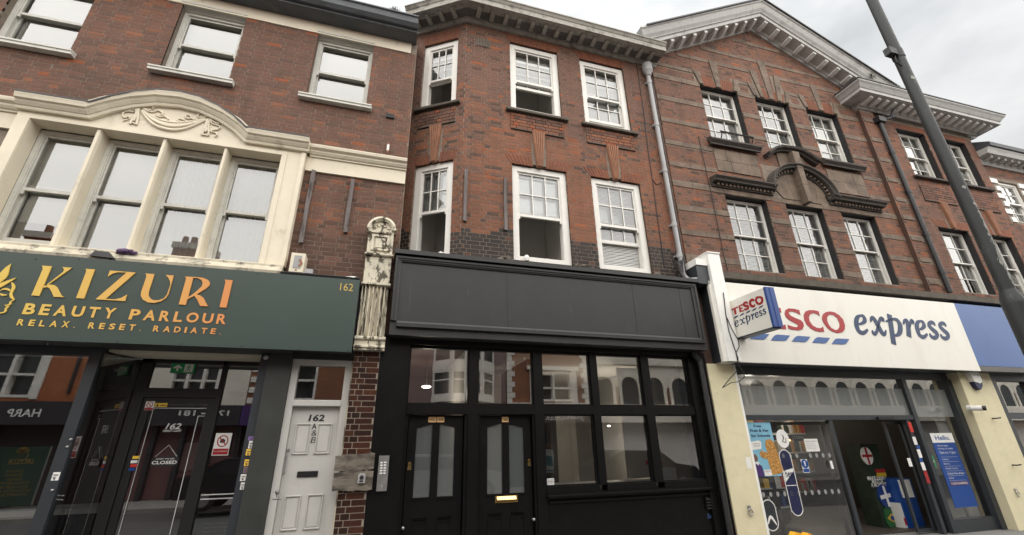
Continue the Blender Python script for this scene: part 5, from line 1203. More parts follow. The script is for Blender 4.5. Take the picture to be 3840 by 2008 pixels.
def pletter(loops, mat, name='letter'):
    m = MB(PF)
    for o, h in loops: m.poly(pq(o), -.006, -.0004, [pq(q) for q in h])
    mk(name, m, mat, PJ)
def map_small(fn):                                       # big red capitals redrawn on the small face
    b = {'T': (212, 322, 437, 575), 'E': (330, 432, 387, 540), 'S': (415, 525, 350, 498), 'C': (530, 640, 300, 442), 'O': (640, 778, 250, 398)}
    return b[fn]
pletter([([(212, 480), (318, 432), (325, 462), (282, 468), (302, 568), (268, 578), (248, 482), (222, 508)], [])], 'store_red')
pletter([([(332, 425), (405, 388), (412, 415), (365, 430), (372, 462), (402, 448), (408, 470), (378, 485), (385, 510), (425, 495), (432, 520), (358, 540), (340, 440)], [])], 'store_red')
def pbrush(groups, wid, mat):
    m = MB(PF)
    for pts, w in groups: m.stroke(pq(pts), [q*wid for q in w], -.006, -.0004, 5)
    mk('letter', m, mat, PJ)
PW = .00155
pbrush([([(505, 375), (475, 360), (440, 375), (430, 405), (460, 425), (500, 425), (512, 455), (490, 480), (450, 490), (440, 472)], [18, 26, 26, 26, 28, 28, 26, 24, 22, 12])], PW, 'store_red')
pbrush([([(618, 340), (600, 312), (565, 320), (545, 355), (550, 400), (580, 430), (615, 425), (632, 395)], [14, 26, 28, 30, 32, 30, 26, 12])], PW, 'store_red')
pbrush([([(705, 262), (665, 275), (652, 320), (672, 370), (710, 385), (750, 365), (765, 320), (750, 275), (705, 262)], [18, 24, 26, 26, 22, 26, 28, 26, 18])], PW, 'store_red')
for x, y in ((248, 655), (355, 612), (465, 565), (577, 522), (695, 474)): pletter([([(x, y), (x+22, y-35), (x+88, y-68), (x+66, y-32)], [])], 'store_navy', 'dash')
def sc(g, x0, y0, kx, ky, sl):
    o = []
    for pts, w in g: o.append(([(x0+(x-160)*kx, y0+(y-260)*ky-(x-160)*kx*sl) for x, y in pts], w))
    return o
KX, KY = .262, .262
for g in ([ee], xx, pp_, rr_, [e2_], [s1_], [s2_]):
    gg = [(([(x, y-(x-300)*.115) for x, y in pts]), w) for pts, w in g]
    pbrush(sc(gg, 268, 700, KX, .265, .40), .00035, 'store_navy')
m = MB(TF); A = lambda px, py, v=-.37: (atf(px, py, v)[0], v, atf(px, py, v)[1])
m.tube([A(2713, 1098), A(2722, 1180), A(2733, 1240), A(2752, 1300), A(2768, 1345), A(2765, 1390), A(2738, 1420), A(2709, 1455)], .008, 6)
m.tube([A(2725, 1190), A(2745, 1235), A(2768, 1275), A(2772, 1300), A(2760, 1325), A(2770, 1370), A(2790, 1400), A(2792, 1415), A(2770, 1432), A(2740, 1437), A(2709, 1455)], .007, 6)
solid('loose_cable', 'loose black cables hanging in loops below the projecting sign', 'cable', m, 'black', smooth=True)

# ---- store front
GV = .20
m = MB(TF); pl1 = atf(2753, 1400, -.05)[0]; m.box(-.02, pl1, -.06, .3, 0, z0_-.001); mk('pilaster', m, 'cream_render', TB); mk('pilaster', MB(TF).box(atf(3595, 1413, -.06)[0], atf(3712, 1413, -.06)[0], -.06, .3, 0, z0_-.001), 'cream_render', TB)
m = MB(TF); m.box(pl1+.001, pl1+.055, -.05, .3, 0, z0_-.002); mk('pilaster_edge', m, 'store_side_white', TB)
g0 = pl1+.056; gR = atf(3595, 1413, -.06)[0]-.002
m = MB(TF); m.box(g0, xr, -.235, 7.6, z0_+.001, z0_+.009); mk('soffit', m, 'frame_grey', TB)
m = MB(TF); m.box(g0, xr, .001, .7, z0_+.011, 4.7); mk('bulkhead', m, 'frame_grey', TB)
m = MB(TF); m.box(-.11, .6, .0, .3, z0_+.001, 4.7); mk('party_wall', m, 'brick_dark', TB)
zt1 = atf(3000, 1413, GV)[1]; zf1 = atf(2900, 1449, GV)[1]; zf0 = atf(3000, 1558, GV)[1]; zt0 = zf0-.085
ub = atf(3365, 1413, GV)[0]; ub2 = atf(3379, 1413, GV)[0]; ud = atf(3100, 1573, GV)[0]; ud2 = atf(3109, 1573, GV)[0]
ue = atf(3395, 1573, GV)[0]; uf = atf(3338, 1573, GV)[0]
m = MB(TF); m.box(g0, gR, GV-.05, GV+.10, zt1, z0_); m.box(g0, ub, GV-.05, GV+.10, zt0, zf0); m.box(ub, ub2, GV-.06, GV+.10, 0, zt1)
m.box(ud, ud2+.02, GV-.04, GV+.08, 0, zt0-.001); m.box(gR-.14, gR, GV-.10, GV+.12, 0, zt1); m.box(ub2, gR-.141, GV-.05, GV+.10, 0, .22); m.box(g0, ud, GV-.05, GV+.1, 0, .06)
m.box(ue-.03, ue+.05, GV-.03, GV+.06, 0, zt0-.001); m.box(ue+.20, ub-.001, GV-.04, GV+.08, 0, zt0-.001)
mk('shop_frame', m, 'frame_grey', TB)
m = MB(TF); m.box(ud+1.2, ud+1.62, GV-.09, GV-.051, zt0+.0, zt0+.05); mk('door_sensor', m, 'black', TB)
for a, b in ((g0, ub), (ub2, gR-.14)):
    pane(TB, a, b, zf1, zt1, GV, fr=TF); pane(TB, a, b, zf0 if a == g0 else zf0-.03, zf1, GV+.003, 'film_glass', TF)
pane(TB, g0, ud, .06, zt0, GV, 'store_glass', TF); pane(TB, ub2, gR-.14, .22, zf0-.03, GV, 'store_glass', TF); pane(TB, ue+.05, ue+.2, .06, zt0, GV, 'store_glass', TF)
# sliding door leaf pushed aside, its glass and frame
m = MB(TF); bars(m, uf-.05, ue+.02, .03, zt0-.03, .05, GV+.11, GV+.15); mk('sliding_door', m, 'frame_grey', TB)
m = MB(TF); bars(m, g0+.62, ud-.02, .03, zt0-.03, .05, GV+.11, GV+.15); mk('sliding_door', m, 'frame_grey', TB)
room(TB, .15, gR+.2, GV+.35, 7.5, .02, 2.78, 'interior_dark', 'interior_dark', fr=TF)
# store inside
t = thing('drinks_shelving', 'dim shelving with lit bottles at the back of the convenience store', 'shelf', w3(TF, 3, 5, 0))
for r in range(4): m = MB(TF); m.box(.8, 7.0, 4.2, 4.7, .3+r*.5, .34+r*.5); mk('shelf', m, 'interior_grey', t)
m = MB(TF); rn = random.Random(2)
for r in range(4):
    u = .9
    while u < 6.9:
        w = rn.uniform(.06, .13)
        if rn.random() < .75: m.slot = rn.choice([0, 0, 1, 2, 3]); m.box(u, u+w*.85, 4.2, 4.4, .341+r*.5, .341+r*.5+rn.uniform(.18, .36))
        u += w
mk('bottle', m, ['interior_grey', 'brown_print', 'dark_green', 'red_cloth'], t, kind='stuff')
m = MB(TF)
for k in range(9): m.box(1.2+.62*k, 1.5+.62*k, 4.18, 4.199, 1.62, 1.68)
mk('price_light', m, 'shelf_glow', t)
for k in range(2): lamp('shelf_fill_light', '', w3(TF, 2.0+3.2*k, 3.7, 2.3), 7)
t = thing('snack_shelving', 'shelf of small coloured packets just inside the left store window', 'shelf', w3(TF, 2, 1.9, 0))
for r in range(5): mk('shelf', MB(TF).box(.9, 3.0, 1.7, 2.1, .35+r*.36, .375+r*.36), 'interior_grey', t)
mk('back', MB(TF).box(.9, 3.0, 2.11, 2.15, .2, 2.15), 'interior_dark', t)
m = MB(TF); rn = random.Random(21)
for r in range(5):
    u = .92
    while u < 2.9:
        w = rn.uniform(.05, .16)
        if rn.random() < .86: m.slot = rn.choice([0, 1, 2, 3, 4, 5, 5, 5]); m.box(u, u+w*.9, 1.72, 1.95, .376+r*.36, .376+r*.36+rn.uniform(.10, .28))
        u += w
mk('packet', m, ['red_cloth', 'sticker_yellow', 'poster_blue', 'paper', 'dark_green', 'interior_dark'], t, kind='stuff')
lamp('shelf_fill_light', '', w3(TF, 2.0, 1.2, 2.6), 2.5, (1, .92, .8))  # fill lamp added to bring out the packets, no fitting here
t = thing('shop_counter', 'dim counter with papers on it behind the open store door', 'counter', w3(TF, 3.2, 2.6, 0))
mk('body', MB(TF).box(2.9, 3.5, 2.4, 3.0, 0, 1.0), 'interior_dark', t); mk('top', MB(TF).box(2.85, 3.55, 2.35, 3.05, 1.001, 1.04), 'interior_grey', t); m = MB(TF)
for k in range(5): m.box(2.92+.11*k, 3.0+.11*k, 2.45, 2.6, 1.041, 1.07+.03*(k % 3))
mk('paper_stack', m, 'paper', t)
# posters and stickers on the glass
PV = GV-.006
def sheet(name, label, cat, px, mat, v=PV, th=.004):
    """a rectangle measured by its four corners: left top, right top, right bottom, left bottom"""
    q = [atf(x, y, v) for x, y in px]; u0, u1 = (q[0][0]+q[3][0])/2, (q[1][0]+q[2][0])/2; z1, z0 = (q[0][1]+q[1][1])/2, (q[2][1]+q[3][1])/2
    return solid(name, label, cat, MB(TF).box(u0, u1, v, v+th, z0, z1), mat), u0, u1, z0, z1
def zpt(ox, oy, s): return lambda x, y: (ox+x/s, oy+y/s)
z2 = zpt(2740, 1540, 2.879); z3 = zpt(3080, 1540, 2.879); z6 = zpt(3400, 1380, 2.145)
P, u0, u1, z0, z1 = sheet('poster', 'pale blue poster offering free fruit and veg for schools on the store window', 'poster', [z2(162, 130), z2(455, 127), z2(520, 710), z2(275, 715)], 'poster_sky')
def on(u, z): return u0+(u1-u0)*u, z0+(z1-z0)*z
def ptxt(s, a, b, c, d, mat, par, v, **k): x0, y0 = on(a, c); x1, y1 = on(b, d); return text(s, x0, x1, y0, y1, v, mat, par, fr=TF, **k)
for s, a, b, c, d in (('Free', .30, .60, .905, .955), ('Fruit & Veg', .12, .86, .80, .87), ('for Schools', .12, .88, .72, .775)): ptxt(s, a, b, c, d, 'navy', P, PV-.003, bold=.02)
m = MB(TF); m.poly([on(.62, .02), on(.95, .04), on(1.12, .08), on(.98, .62), on(.86, .68), on(.66, .66), on(.60, .58), on(.62, .42), on(.40, .47), on(.30, .42), on(.34, .35), on(.58, .30)], PV-.003, PV-.001); mk('brown_figure', m, 'brown_print', P)
m = MB(TF); m.poly([on(.06, .48), on(.42, .50), on(.46, .63), on(.36, .66), on(.06, .63), on(.02, .56)], PV-.004, PV-.002); mk('speech_card', m, 'paper', P); ptxt('Supporting', .12, .40, .58, .61, 'ink', P, PV-.005); ptxt('schools in', .12, .38, .545, .57, 'ink', P, PV-.005)
m = MB(TF); m.disc(*on(.10, .335), .05, PV-.004, PV-.002, 14, .062); mk('printed_face', m, 'skin_print', P)
m = MB(TF); m.poly([on(-.02, .0), on(.32, .0), on(.30, .18), on(.16, .25), on(.02, .22)], PV-.004, PV-.002); mk('printed_jumper', m, 'purple', P); m = MB(TF); m.poly([on(.05, .25), on(.16, .20), on(.22, .25), on(.14, .27)], PV-.006, PV-.0045); m.box(*[on(.34, 0)[0], on(.62, 0)[0]], PV-.004, PV-.002, on(0, .01)[1], on(0, .12)[1]); mk('printed_white', m, 'paper', P)
ptxt('TESCO', .37, .59, .075, .105, 'store_red', P, PV-.0055)
m = MB(TF); q = [atf(*z2(x, y), PV) for x, y in ((562, 205), (562, 405), (495, 300), (630, 310))]; cx, cz = (q[2][0]+q[3][0])/2, (q[0][1]+q[1][1])/2; rx, rz = abs(q[3][0]-q[2][0])/2, abs(q[0][1]-q[1][1])/2
DS = solid('door_decal', 'round grey crossed out decal on the store window beside the blue poster', 'decal', m.disc(cx, cz, rx, PV, PV+.003, 24, rz), 'interior_pale'); m = MB(TF); m.stroke([(cx-.03, cz-.06), (cx+.02, cz+.02), (cx-.01, cz+.07)], [.008, .02, .008], PV-.003, PV-.001); m.stroke([(cx-.02, cz-.05), (cx+.05, cz-.06), (cx+.06, cz+.01)], .012, PV-.003, PV-.001); mk('drawing', m, 'frame_grey', DS)
# lottery style play here sticker: long rounded capsule
def capsule(n, label, px, mat, rim):
    q = [atf(*z2(x, y), PV) for x, y in px]; u0, u1 = (q[0][0]+q[2][0])/2, (q[1][0]+q[3][0])/2; z1 = (q[0][1]+q[1][1])/2; z0 = (q[2][1]+q[3][1])/2; r = (u1-u0)/2; c = (u0+u1)/2
    o = [(c+r*cos(pi*k/12), z1-r+r*sin(pi*k/12)) for k in range(13)]+[(c-r*cos(pi*k/12), z0+r-r*sin(pi*k/12)) for k in range(13)]
    t = solid(n, label, 'sticker', MB(TF).poly(o, PV, PV+.003), mat); m = MB(TF); m.stroke(o+[o[0]], .014, PV-.003, PV-.001, 2); mk('rim', m, rim, t); return t, u0, u1, z0, z1, c, r
t, a, b, c, d, mc, mr = capsule('play_sticker', 'long rounded navy and white play here sticker on the store window', [(545, 425), (655, 425), (630, 1138), (770, 1138)], 'navy', 'paper')
m = MB(TF); z5 = c+(d-c)*.50; m.poly([(a+.012, z5), (b-.012, z5+.17), (b-.012, d-.30), (a+.012, d-.34)], PV-.004, PV-.002); mk('white_print', m, 'paper', t); m = MB(TF); m.box(a+.01, b-.01, PV-.004, PV-.002, z5-.06, z5-.05); mk('line', m, 'paper', t)
h = (b-a); text('Play', a+.08*h, b-.10*h, z5+.22, z5+.36, PV-.0055, 'navy', t, fr=TF, bold=.02); text('here', a+.16*h, b-.04*h, z5+.07, z5+.19, PV-.0055, 'navy', t, fr=TF, bold=.02)
t, a, b, c, d, mc, mr = capsule('window_sticker', 'rounded dark sticker with pale outline low on the store window', [(340, 965), (480, 965), (375, 1300), (515, 1300)], 'frame_grey', 'interior_pale')
m = MB(TF); m.stroke([(a+.05, c+.10), (mc, c+.2), (b-.04, c+.08)], [.02, .05, .02], PV-.003, PV-.001); mk('print', m, 'interior_pale', t)
t, u0, u1, z0, z1 = sheet('notice', 'white printed entrance notice on the store window', 'notice', [z2(790, 305), z2(935, 308), z2(967, 443), z2(820, 443)], 'paper')
ptxt('Entrance Doors', .1, .9, .76, .86, 'ink', t, PV-.003)
for k in range(4): ptxt('please stand clear of'[:14+(k*4) % 7], .08, .75+.05*(k % 3), .58-.13*k, .64-.13*k, 'ink', t, PV-.003)
text('COSTA', *(atf(*z2(690, 310), GV+.05)[0], atf(*z2(790, 310), GV+.05)[0]), atf(*z2(700, 308), GV+.05)[1], atf(*z2(700, 275), GV+.05)[1], GV+.05, 'paper', solid('coffee_sign', 'small dark sign with white lettering behind the store window notice', 'sign', MB(TF).box(atf(*z2(680, 310), GV+.06)[0], atf(*z2(800, 310), GV+.06)[0], GV+.06, GV+.08, atf(*z2(700, 335), GV+.06)[1], atf(*z2(700, 265), GV+.06)[1]), 'black'), fr=TF)
t, u0, u1, z0, z1 = sheet('safety_sticker', 'white and blue mandatory safety sticker on the store window', 'sticker', [z2(757, 527), z2(825, 527), z2(855, 672), z2(785, 675)], 'paper')
m = MB(TF); m.disc(*on(.5, .66), .075, PV-.003, PV-.001, 18); m.box(on(.06, 0)[0], on(.94, 0)[0], PV-.003, PV-.001, on(0, .05)[1], on(0, .30)[1]); mk('blue_print', m, 'poster_blue', t); m = MB(TF); m.poly([on(.42, .62), on(.58, .62), on(.62, .86), on(.38, .86)], PV-.005, PV-.0035); m.disc(*on(.5, .55), .014, PV-.005, PV-.0035, 10); mk('exclamation_mark', m, 'paper', t)
ORD = 'first second third fourth fifth sixth seventh eighth ninth tenth eleventh twelfth'.split()
def dotrow(xs, ya, yb_):
    for i, x in enumerate(xs):
        p = atf(*z2(x, ya+(yb_-ya)*i/max(1, len(xs)-1)), PV); solid('safety_dot', '%s white safety dot from the left in the %s row on the store window' % (ORD[i], 'upper' if len(xs) < 9 else 'lower'), 'sticker', MB(TF).disc(p[0], p[1], .031, PV, PV+.002, 14, .040), 'dot_print', 'white safety dots on the store glass')
dotrow([570, 645, 715, 860, 928, 998, 1066], 492, 484); dotrow([355, 433, 510, 585, 660, 736, 808, 880, 953, 1025, 1097, 1167], 910, 872)
t, u0, u1, z0, z1 = sheet('notice', 'small white label on the sliding door post of the store', 'notice', [z2(1070, 543), z2(1095, 543), z2(1115, 630), z2(1090, 630)], 'paper', GV-.046)
# promo stand with football flags
IV = .95
t = thing('promo_stand', 'dark green football promotion stand with flags and slogan inside the open store door', 'display stand', w3(TF, 3.7, IV, 0))
q = [atf(*z3(x, y), IV) for x, y in ((420, 365), (610, 360), (850, 1230), (660, 1200))]
su0, su1 = (q[0][0]+q[3][0])/2, (q[1][0]+q[2][0])/2; sz1 = (q[0][1]+q[1][1])/2; m = MB(TF); m.box(su0, su1, IV, IV+.35, .0, sz1); mk('body', m, 'dark_green', t)
def flag(px, py, r, cols, label):
    a = atf(*z3(px, py), IV-.01)
    m = MB(TF); m.disc(a[0], a[1], r, IV-.02, IV-.001, 18, r*1.15); b = mk('football_print', m, cols[0], t, label=label)
    return a, b
a, b = flag(490, 490, .15, ['paper'], 'white football print with red cross'); m = MB(TF); m.box(a[0]-.14, a[0]+.14, IV-.024, IV-.0205, a[1]-.025, a[1]+.025); m.box(a[0]-.025, a[0]+.025, IV-.026, IV-.0245, a[1]-.165, a[1]+.165); mk('cross', m, 'store_red', b)
a, b = flag(690, 925, .19, ['flag_blue'], 'blue football print with white cross'); m = MB(TF); m.stroke([(a[0]-.15, a[1]-.02), (a[0]+.15, a[1]+.02)], .07, IV-.024, IV-.0205); m.stroke([(a[0]+.02, a[1]-.19), (a[0]-.0, a[1]+.19)], .06, IV-.026, IV-.0245); mk('cross', m, 'paper', b)
a, b = flag(760, 1160, .19, ['flag_green'], 'green football print with yellow diamond'); m = MB(TF); m.poly([(a[0]-.13, a[1]), (a[0], a[1]-.08), (a[0]+.13, a[1]), (a[0], a[1]+.08)], IV-.024, IV-.0205); mk('diamond', m, 'flag_yellow', b); m = MB(TF); m.disc(a[0], a[1], .045, IV-.028, IV-.0245, 14); mk('disc', m, 'flag_blue', b)
a = atf(*z3(640, 655), IV-.01); m = MB(TF); m.box(a[0]-.13, a[0]+.13, IV-.01, IV-.001, a[1]-.03, a[1]+.04); mk('red_stripe', m, 'store_red', t); m = MB(TF); m.box(a[0]-.13, a[0]+.13, IV-.01, IV-.001, a[1]-.10, a[1]-.031); mk('yellow_stripe', m, 'flag_yellow', t)
for s, x0, x1, y in (('MAKE EVERY', 505, 700, 742), ('MATCH', 555, 665, 777), ('A MOMENT', 545, 708, 815)): a = atf(*z3(x0, y+14), IV-.01); b = atf(*z3(x1, y-14), IV-.01); text(s, a[0], b[0], a[1], a[1]+.075, IV-.008, 'paper', t, fr=TF, bold=.02)
t = thing('parcel_bin', 'blue bin with white front panel just inside the store door', 'bin', w3(TF, 4.6, .8, 0))
q = [atf(*z3(x, y), .75) for x, y in ((830, 750), (950, 745), (1000, 935), (880, 945))]; b0, b1 = (q[0][0]+q[3][0])/2, (q[1][0]+q[2][0])/2
m = MB(TF); m.box(b0-.08, b1+.06, .76, 1.2, 0, q[1][1]+.02); mk('body', m, 'poster_blue', t); m = MB(TF); m.box(b0, b1, .745, .759, (q[2][1]+q[3][1])/2, (q[0][1]+q[1][1])/2); mk('front_panel', m, 'store_side_white', t)
fu0 = atf(*z3(815, 1000), .78)[0]; fu1 = atf(*z3(915, 1000), .78)[0]; fz1 = atf(*z3(860, 1000), .78)[1]; m = MB(TF); m.box(fu0, fu1, .78, 1.1, 0, fz1); m.slot = 1; m.box(fu0+.05, fu1-.02, .77, .779, fz1-.38, fz1-.26); solid('flyer_stand', 'pale printed flyer stand beside the blue bin inside the store', 'display stand', m, ['paper', 'store_red'])
# stickers on the right posts
for i, (x0, y0, x1, y1, mt, lab) in enumerate(((930, 125, 1000, 235, 'red_cloth', 'red sign on the glass right of the open store door'), (985, 285, 1035, 370, 'paper', 'white shield shaped sticker under the red sign on the store post'), (1025, 420, 1095, 510, 'paper', 'white sticker over a blue band on the store post'), (1070, 560, 1130, 645, 'paper', 'white sticker low on the store post above a red one'), (1105, 655, 1155, 720, 'store_red', 'red sticker on the store post'), (1120, 725, 1185, 785, 'store_red', 'lowest red and white sticker on the store post'), (925, 515, 985, 605, 'paper', 'white push label on the edge of the sliding store door'))):
    a = atf(*z3((x0), y0), GV-.065); b = atf(*z3((x1), y1), GV-.065); w = .085
    solid('sticker', lab, 'sticker', MB(TF).box((a[0]+b[0])/2-w/2, (a[0]+b[0])/2+w/2, GV-.068, GV-.064, b[1], a[1]), mt)
for y, n in ((395, 0), (535, 1)): a = atf(*z3(1045+n*30, y), GV-.064); solid('sticker', 'blue sticker band between white ones on the store post, %s' % ('upper' if n == 0 else 'lower'), 'sticker', MB(TF).box(a[0]-.04, a[0]+.045, GV-.067, GV-.0635, a[1]-.03, a[1]+.03), 'poster_blue')
# hello poster
P, u0, u1, z0, z1 = sheet('poster', 'tall blue opening hours poster headed Hello in the right store window', 'poster', [z6(185, 528), z6(362, 522), z6(575, 1118), z6(390, 1125)], 'poster_blue')
m = MB(TF); m.box(u0, u1, PV-.003, PV-.001, z0+(z1-z0)*.865, z1); mk('white_header', m, 'paper', P); ptxt('Hello.', .17, .83, .90, .965, 'poster_blue', P, PV-.005, bold=.02)
for s, a, b, c, d in (("We're open", .14, .62, .805, .835), ('Monday to Sunday', .14, .80, .765, .793), ('7am to 11pm', .14, .86, .70, .745), ('Lottery', .16, .44, .62, .645), ('Bakery', .16, .42, .56, .582), ('Mobile Top Up', .16, .70, .495, .52), ('Chilled Wine & Beer', .16, .92, .43, .455), ('Wi-fi', .16, .36, .37, .392)): ptxt(s, a, b, c, d, 'paper', P, PV-.003)
m = MB(TF)
for k in range(6): m.box(u0+.16*(u1-u0), u0+.88*(u1-u0), PV-.0025, PV-.001, z0+(z1-z0)*(.665-.0635*k), z0+(z1-z0)*(.667-.0635*k))
mk('line', m, 'store_white', P); m = MB(TF); m.box(*[on(.14, 0)[0], on(.93, 0)[0]], PV-.0035, PV-.0015, on(0, .285)[1], on(0, .335)[1]); mk('maroon_box', m, 'plum', P); ptxt('COSTA EXPRESS', .18, .89, .298, .322, 'paper', P, PV-.005)
a = atf(*z6(182, 705), PV); b = atf(*z6(238, 802), PV); t = solid('first_aid_sticker', 'small green sticker on the glass left of the tall blue poster', 'sticker', MB(TF).box((a[0]+b[0])/2-.055, (a[0]+b[0])/2+.055, PV, PV+.004, b[1], a[1]), 'exit_green'); m = MB(TF); m.disc((a[0]+b[0])/2, (a[1]+b[1])/2, .035, PV-.003, PV-.001, 12); mk('print', m, 'paper', t)
for i, (x0, x1, lab) in enumerate(((gR-1.05, gR-.55, 'pale upright panel inside the right store window behind the blue poster'), (gR-.42, gR-.15, 'grey upright panel at the right edge inside the right store window'))): solid('window_back_panel', lab, 'panel', MB(TF).box(x0, x1, GV+.18, GV+.21, .1, 1.25 if i == 0 else 2.0), 'interior_pale')
# things on the cream pilasters
def ringm(px, py, lab):
    a = atf(px, py, -.06); t = thing('awning_ring', lab, 'ring', w3(TF, a[0], -.06, a[1])); m = MB(TF); m.box(a[0]-.025, a[0]+.025, -.08, -.0605, a[1]+.02, a[1]+.08); mk('plate', m, 'steel', t)
    m = MB(TF); m.tube([(a[0]+.04*cos(2*pi*k/12), -.085, a[1]-.01+.045*sin(2*pi*k/12)) for k in range(13)], .009, 6, cap=False); mk('loop', m, 'steel', t, smooth='all')
ringm(2810, 1918, 'rusty iron ring fixed to the left cream pilaster'); ringm(3810, 1850, 'rusty iron ring fixed to the right cream pilaster')
a = atf(*z2(195, 560), -.061); solid('sticker', 'small white sticker with dark print on the left cream pilaster', 'sticker', MB(TF).box(a[0]-.05, a[0]+.05, -.064, -.0605, a[1]-.10, a[1]+.08), 'paper')
a = atf(3645, 1428, -.07); t = thing('alarm_box', 'white shield shaped alarm box with dark foot high on the right cream pilaster', 'alarm box', w3(TF, a[0], -.06, a[1]))
m = MB(TF); m.poly([(a[0]-.13, a[1]+.17), (a[0]+.14, a[1]+.17), (a[0]+.15, a[1]-.02), (a[0]+.07, a[1]-.07), (a[0]-.10, a[1]-.03)], -.16, -.061); mk('cover', m, 'paper', t); m = MB(TF); m.poly([(a[0]-.10, a[1]-.034), (a[0]+.07, a[1]-.074), (a[0]+.15, a[1]-.024), (a[0]+.12, a[1]-.12), (a[0]+.02, a[1]-.20), (a[0]-.06, a[1]-.15)], -.15, -.061); mk('foot', m, 'navy', t)
m = MB(TF); m.poly([(a[0]-.10, a[1]+.0), (a[0]-.02, a[1]+.1), (a[0]+.02, a[1]+.02), (a[0]+.08, a[1]+.12), (a[0]+.10, a[1]+.0)], -.164, -.1605); mk('emblem', m, 'interior_pale', t)
a = atf(3672, 1530, -.2); t = thing('security_camera', 'white tubular security camera on the right cream pilaster', 'camera', w3(TF, a[0], -.06, a[1]))
m = MB(TF); m.tube([(a[0]-.10, -.0605, a[1]), (a[0]-.09, -.10, a[1])], .06, 12); m.tube([(a[0]-.09, -.10, a[1]), (a[0]-.01, -.25, a[1]-.01)], .052, 12); mk('housing', m, 'white_paint', t, smooth=True); m = MB(TF); m.tube([(a[0]-.009, -.252, a[1]-.01), (a[0]+.02, -.30, a[1]-.014)], .047, 12); mk('lens', m, 'black', t, smooth=True)
# ---- shop at the far right
uq = atf(3712, 1413, -.06)[0]+.002
RS = thing('corner_shop', 'dark framed shop front at the right edge with an orange picture in its window', 'shop', w3(TF, uq+1, 0, 0))
m = MB(TF); m.box(uq, uq+.20, -.02, .2, 0, z0_); zq = atf(3800, 1560, .1)[1]; m.box(uq+.20, uq+4, .02, .2, zq-.06, zq+.06); m.box(uq+.20, uq+4, .02, .2, z0_-.14, z0_); m.box(uq+.2, uq+4, .02, .2, 0, .3); m.box(uq+1.35, uq+1.47, .015, .2, 0, z0_); mk('frame', m, 'frame_grey', RS)
pane(RS, uq+.2, uq+4, zq+.06, z0_-.14, .1, fr=TF); pane(RS, uq+.2, uq+4, .3, zq-.06, .1, fr=TF)
m = MB(TF); m.box(uq+.25, uq+3.5, .16, .17, .5, zq-.1); mk('picture', m, 'sunset_print', RS); m = MB(TF); m.box(uq+.1, uq+4, 1.4, 1.45, 0, z0_); mk('back_wall', m, 'interior_dark', RS)
for i, (px, py, w) in enumerate(((3774, 1650, .05), (3795, 1675, .04), (3800, 1712, .07), (3812, 1730, .05))): a = atf(px, py, -.03); solid('sticker', ['short white sticker on the dark post right of the cream pilaster', 'white sticker second from the top on the dark post', 'wide white sticker third from the top on the dark post', 'lowest white sticker on the dark post beside the orange picture'][i], 'sticker', MB(TF).box(a[0]-w, a[0]+w, -.024, -.0205, a[1]-.03, a[1]+.03), 'paper')
for i, (px, py) in enumerate(((3725, 1570), (3800, 1745))): a = atf(px, py, -.08); solid('hook', ['black hook high on the right edge of the cream pilaster', 'black hook lower on the right edge of the cream pilaster'][i], 'hook', MB(TF).tube([(a[0], -.06, a[1]), (a[0], -.14, a[1]), (a[0]+.08, -.16, a[1]+.01)], .014, 6), 'black', 'black hooks on the pilaster')
m = MB(TF); m.box(WR+.02, WR+6, -.1, .3, z0_, 4.5); mk('fascia', m, 'store_blue', RS)
# ---- neighbour beyond the wing
NB = thing('neighbour_building', 'brick building with white quoins and white cornice beyond the right end of the gabled building', 'building', w3(TF, WR+2, .3, 0))
NV = .15; n0 = WR+.0
m = MB(TF); nw = (n0+.62, n0+1.55, 7.35, 8.72); holed(m, n0, n0+7, 4.5, 9.5, [nw, (n0+.5, n0+1.5, 4.9, 6.6)], NV+.002, NV+.3); mk('wall', m, 'mortar', NB)
courses(TF, n0, n0+6, 4.5, 9.3, [nw, (n0+.15, n0+1.95, 7.25, 8.85), (n0+.5, n0+1.5, 4.9, 6.6)], picks, 51, v=NV); lay(NB, limit=120)
for k in range(6):
    w = .34 if k % 2 else .20; z = 7.30+k*.26
    for s in (0, 1): m = MB(TF); m.box(nw[0]-w-.01 if s == 0 else nw[1]+.01, nw[0]-.01 if s == 0 else nw[1]+w+.01, NV-.03, NV+.02, z, z+.15); mk('quoin', m, 'white_paint', NB)
sash_window(NB, TF, *nw, NV+.05, 2, (2, 2), .07, None, 0, 'white_paint', 'glass', 'net', None, sw=.05); room(NB, nw[0]-.2, nw[1]+.2, NV+.31, 2, 7, 9.2, 'interior_dark', fr=TF)
m = MB(TF); m.run([(NV, 9.2), (NV-.05, 9.2), (NV-.10, 9.28), (NV-.10, 9.34), (NV-.36, 9.36), (NV-.40, 9.46), (NV-.44, 9.52), (NV, 9.56)], n0-.0, n0+7); cn = mk('cornice', m, 'cornice_white', NB)
m = MB(TF)
for k in range(18): x = n0+.25+k*.3; m.run([(NV-.101, 9.26), (NV-.28, 9.29), (NV-.30, 9.355), (NV-.101, 9.355)], x, x+.09)
mk('modillion', m, 'cornice_white', cn, kind='stuff'); m = MB(TF); m.run([(NV-.46, 9.57), (NV-.46, 9.70), (NV+4, 12.5), (NV+4, 9.57)], n0+.1, n0+7); mk('roof', m, 'roof_slate', NB)
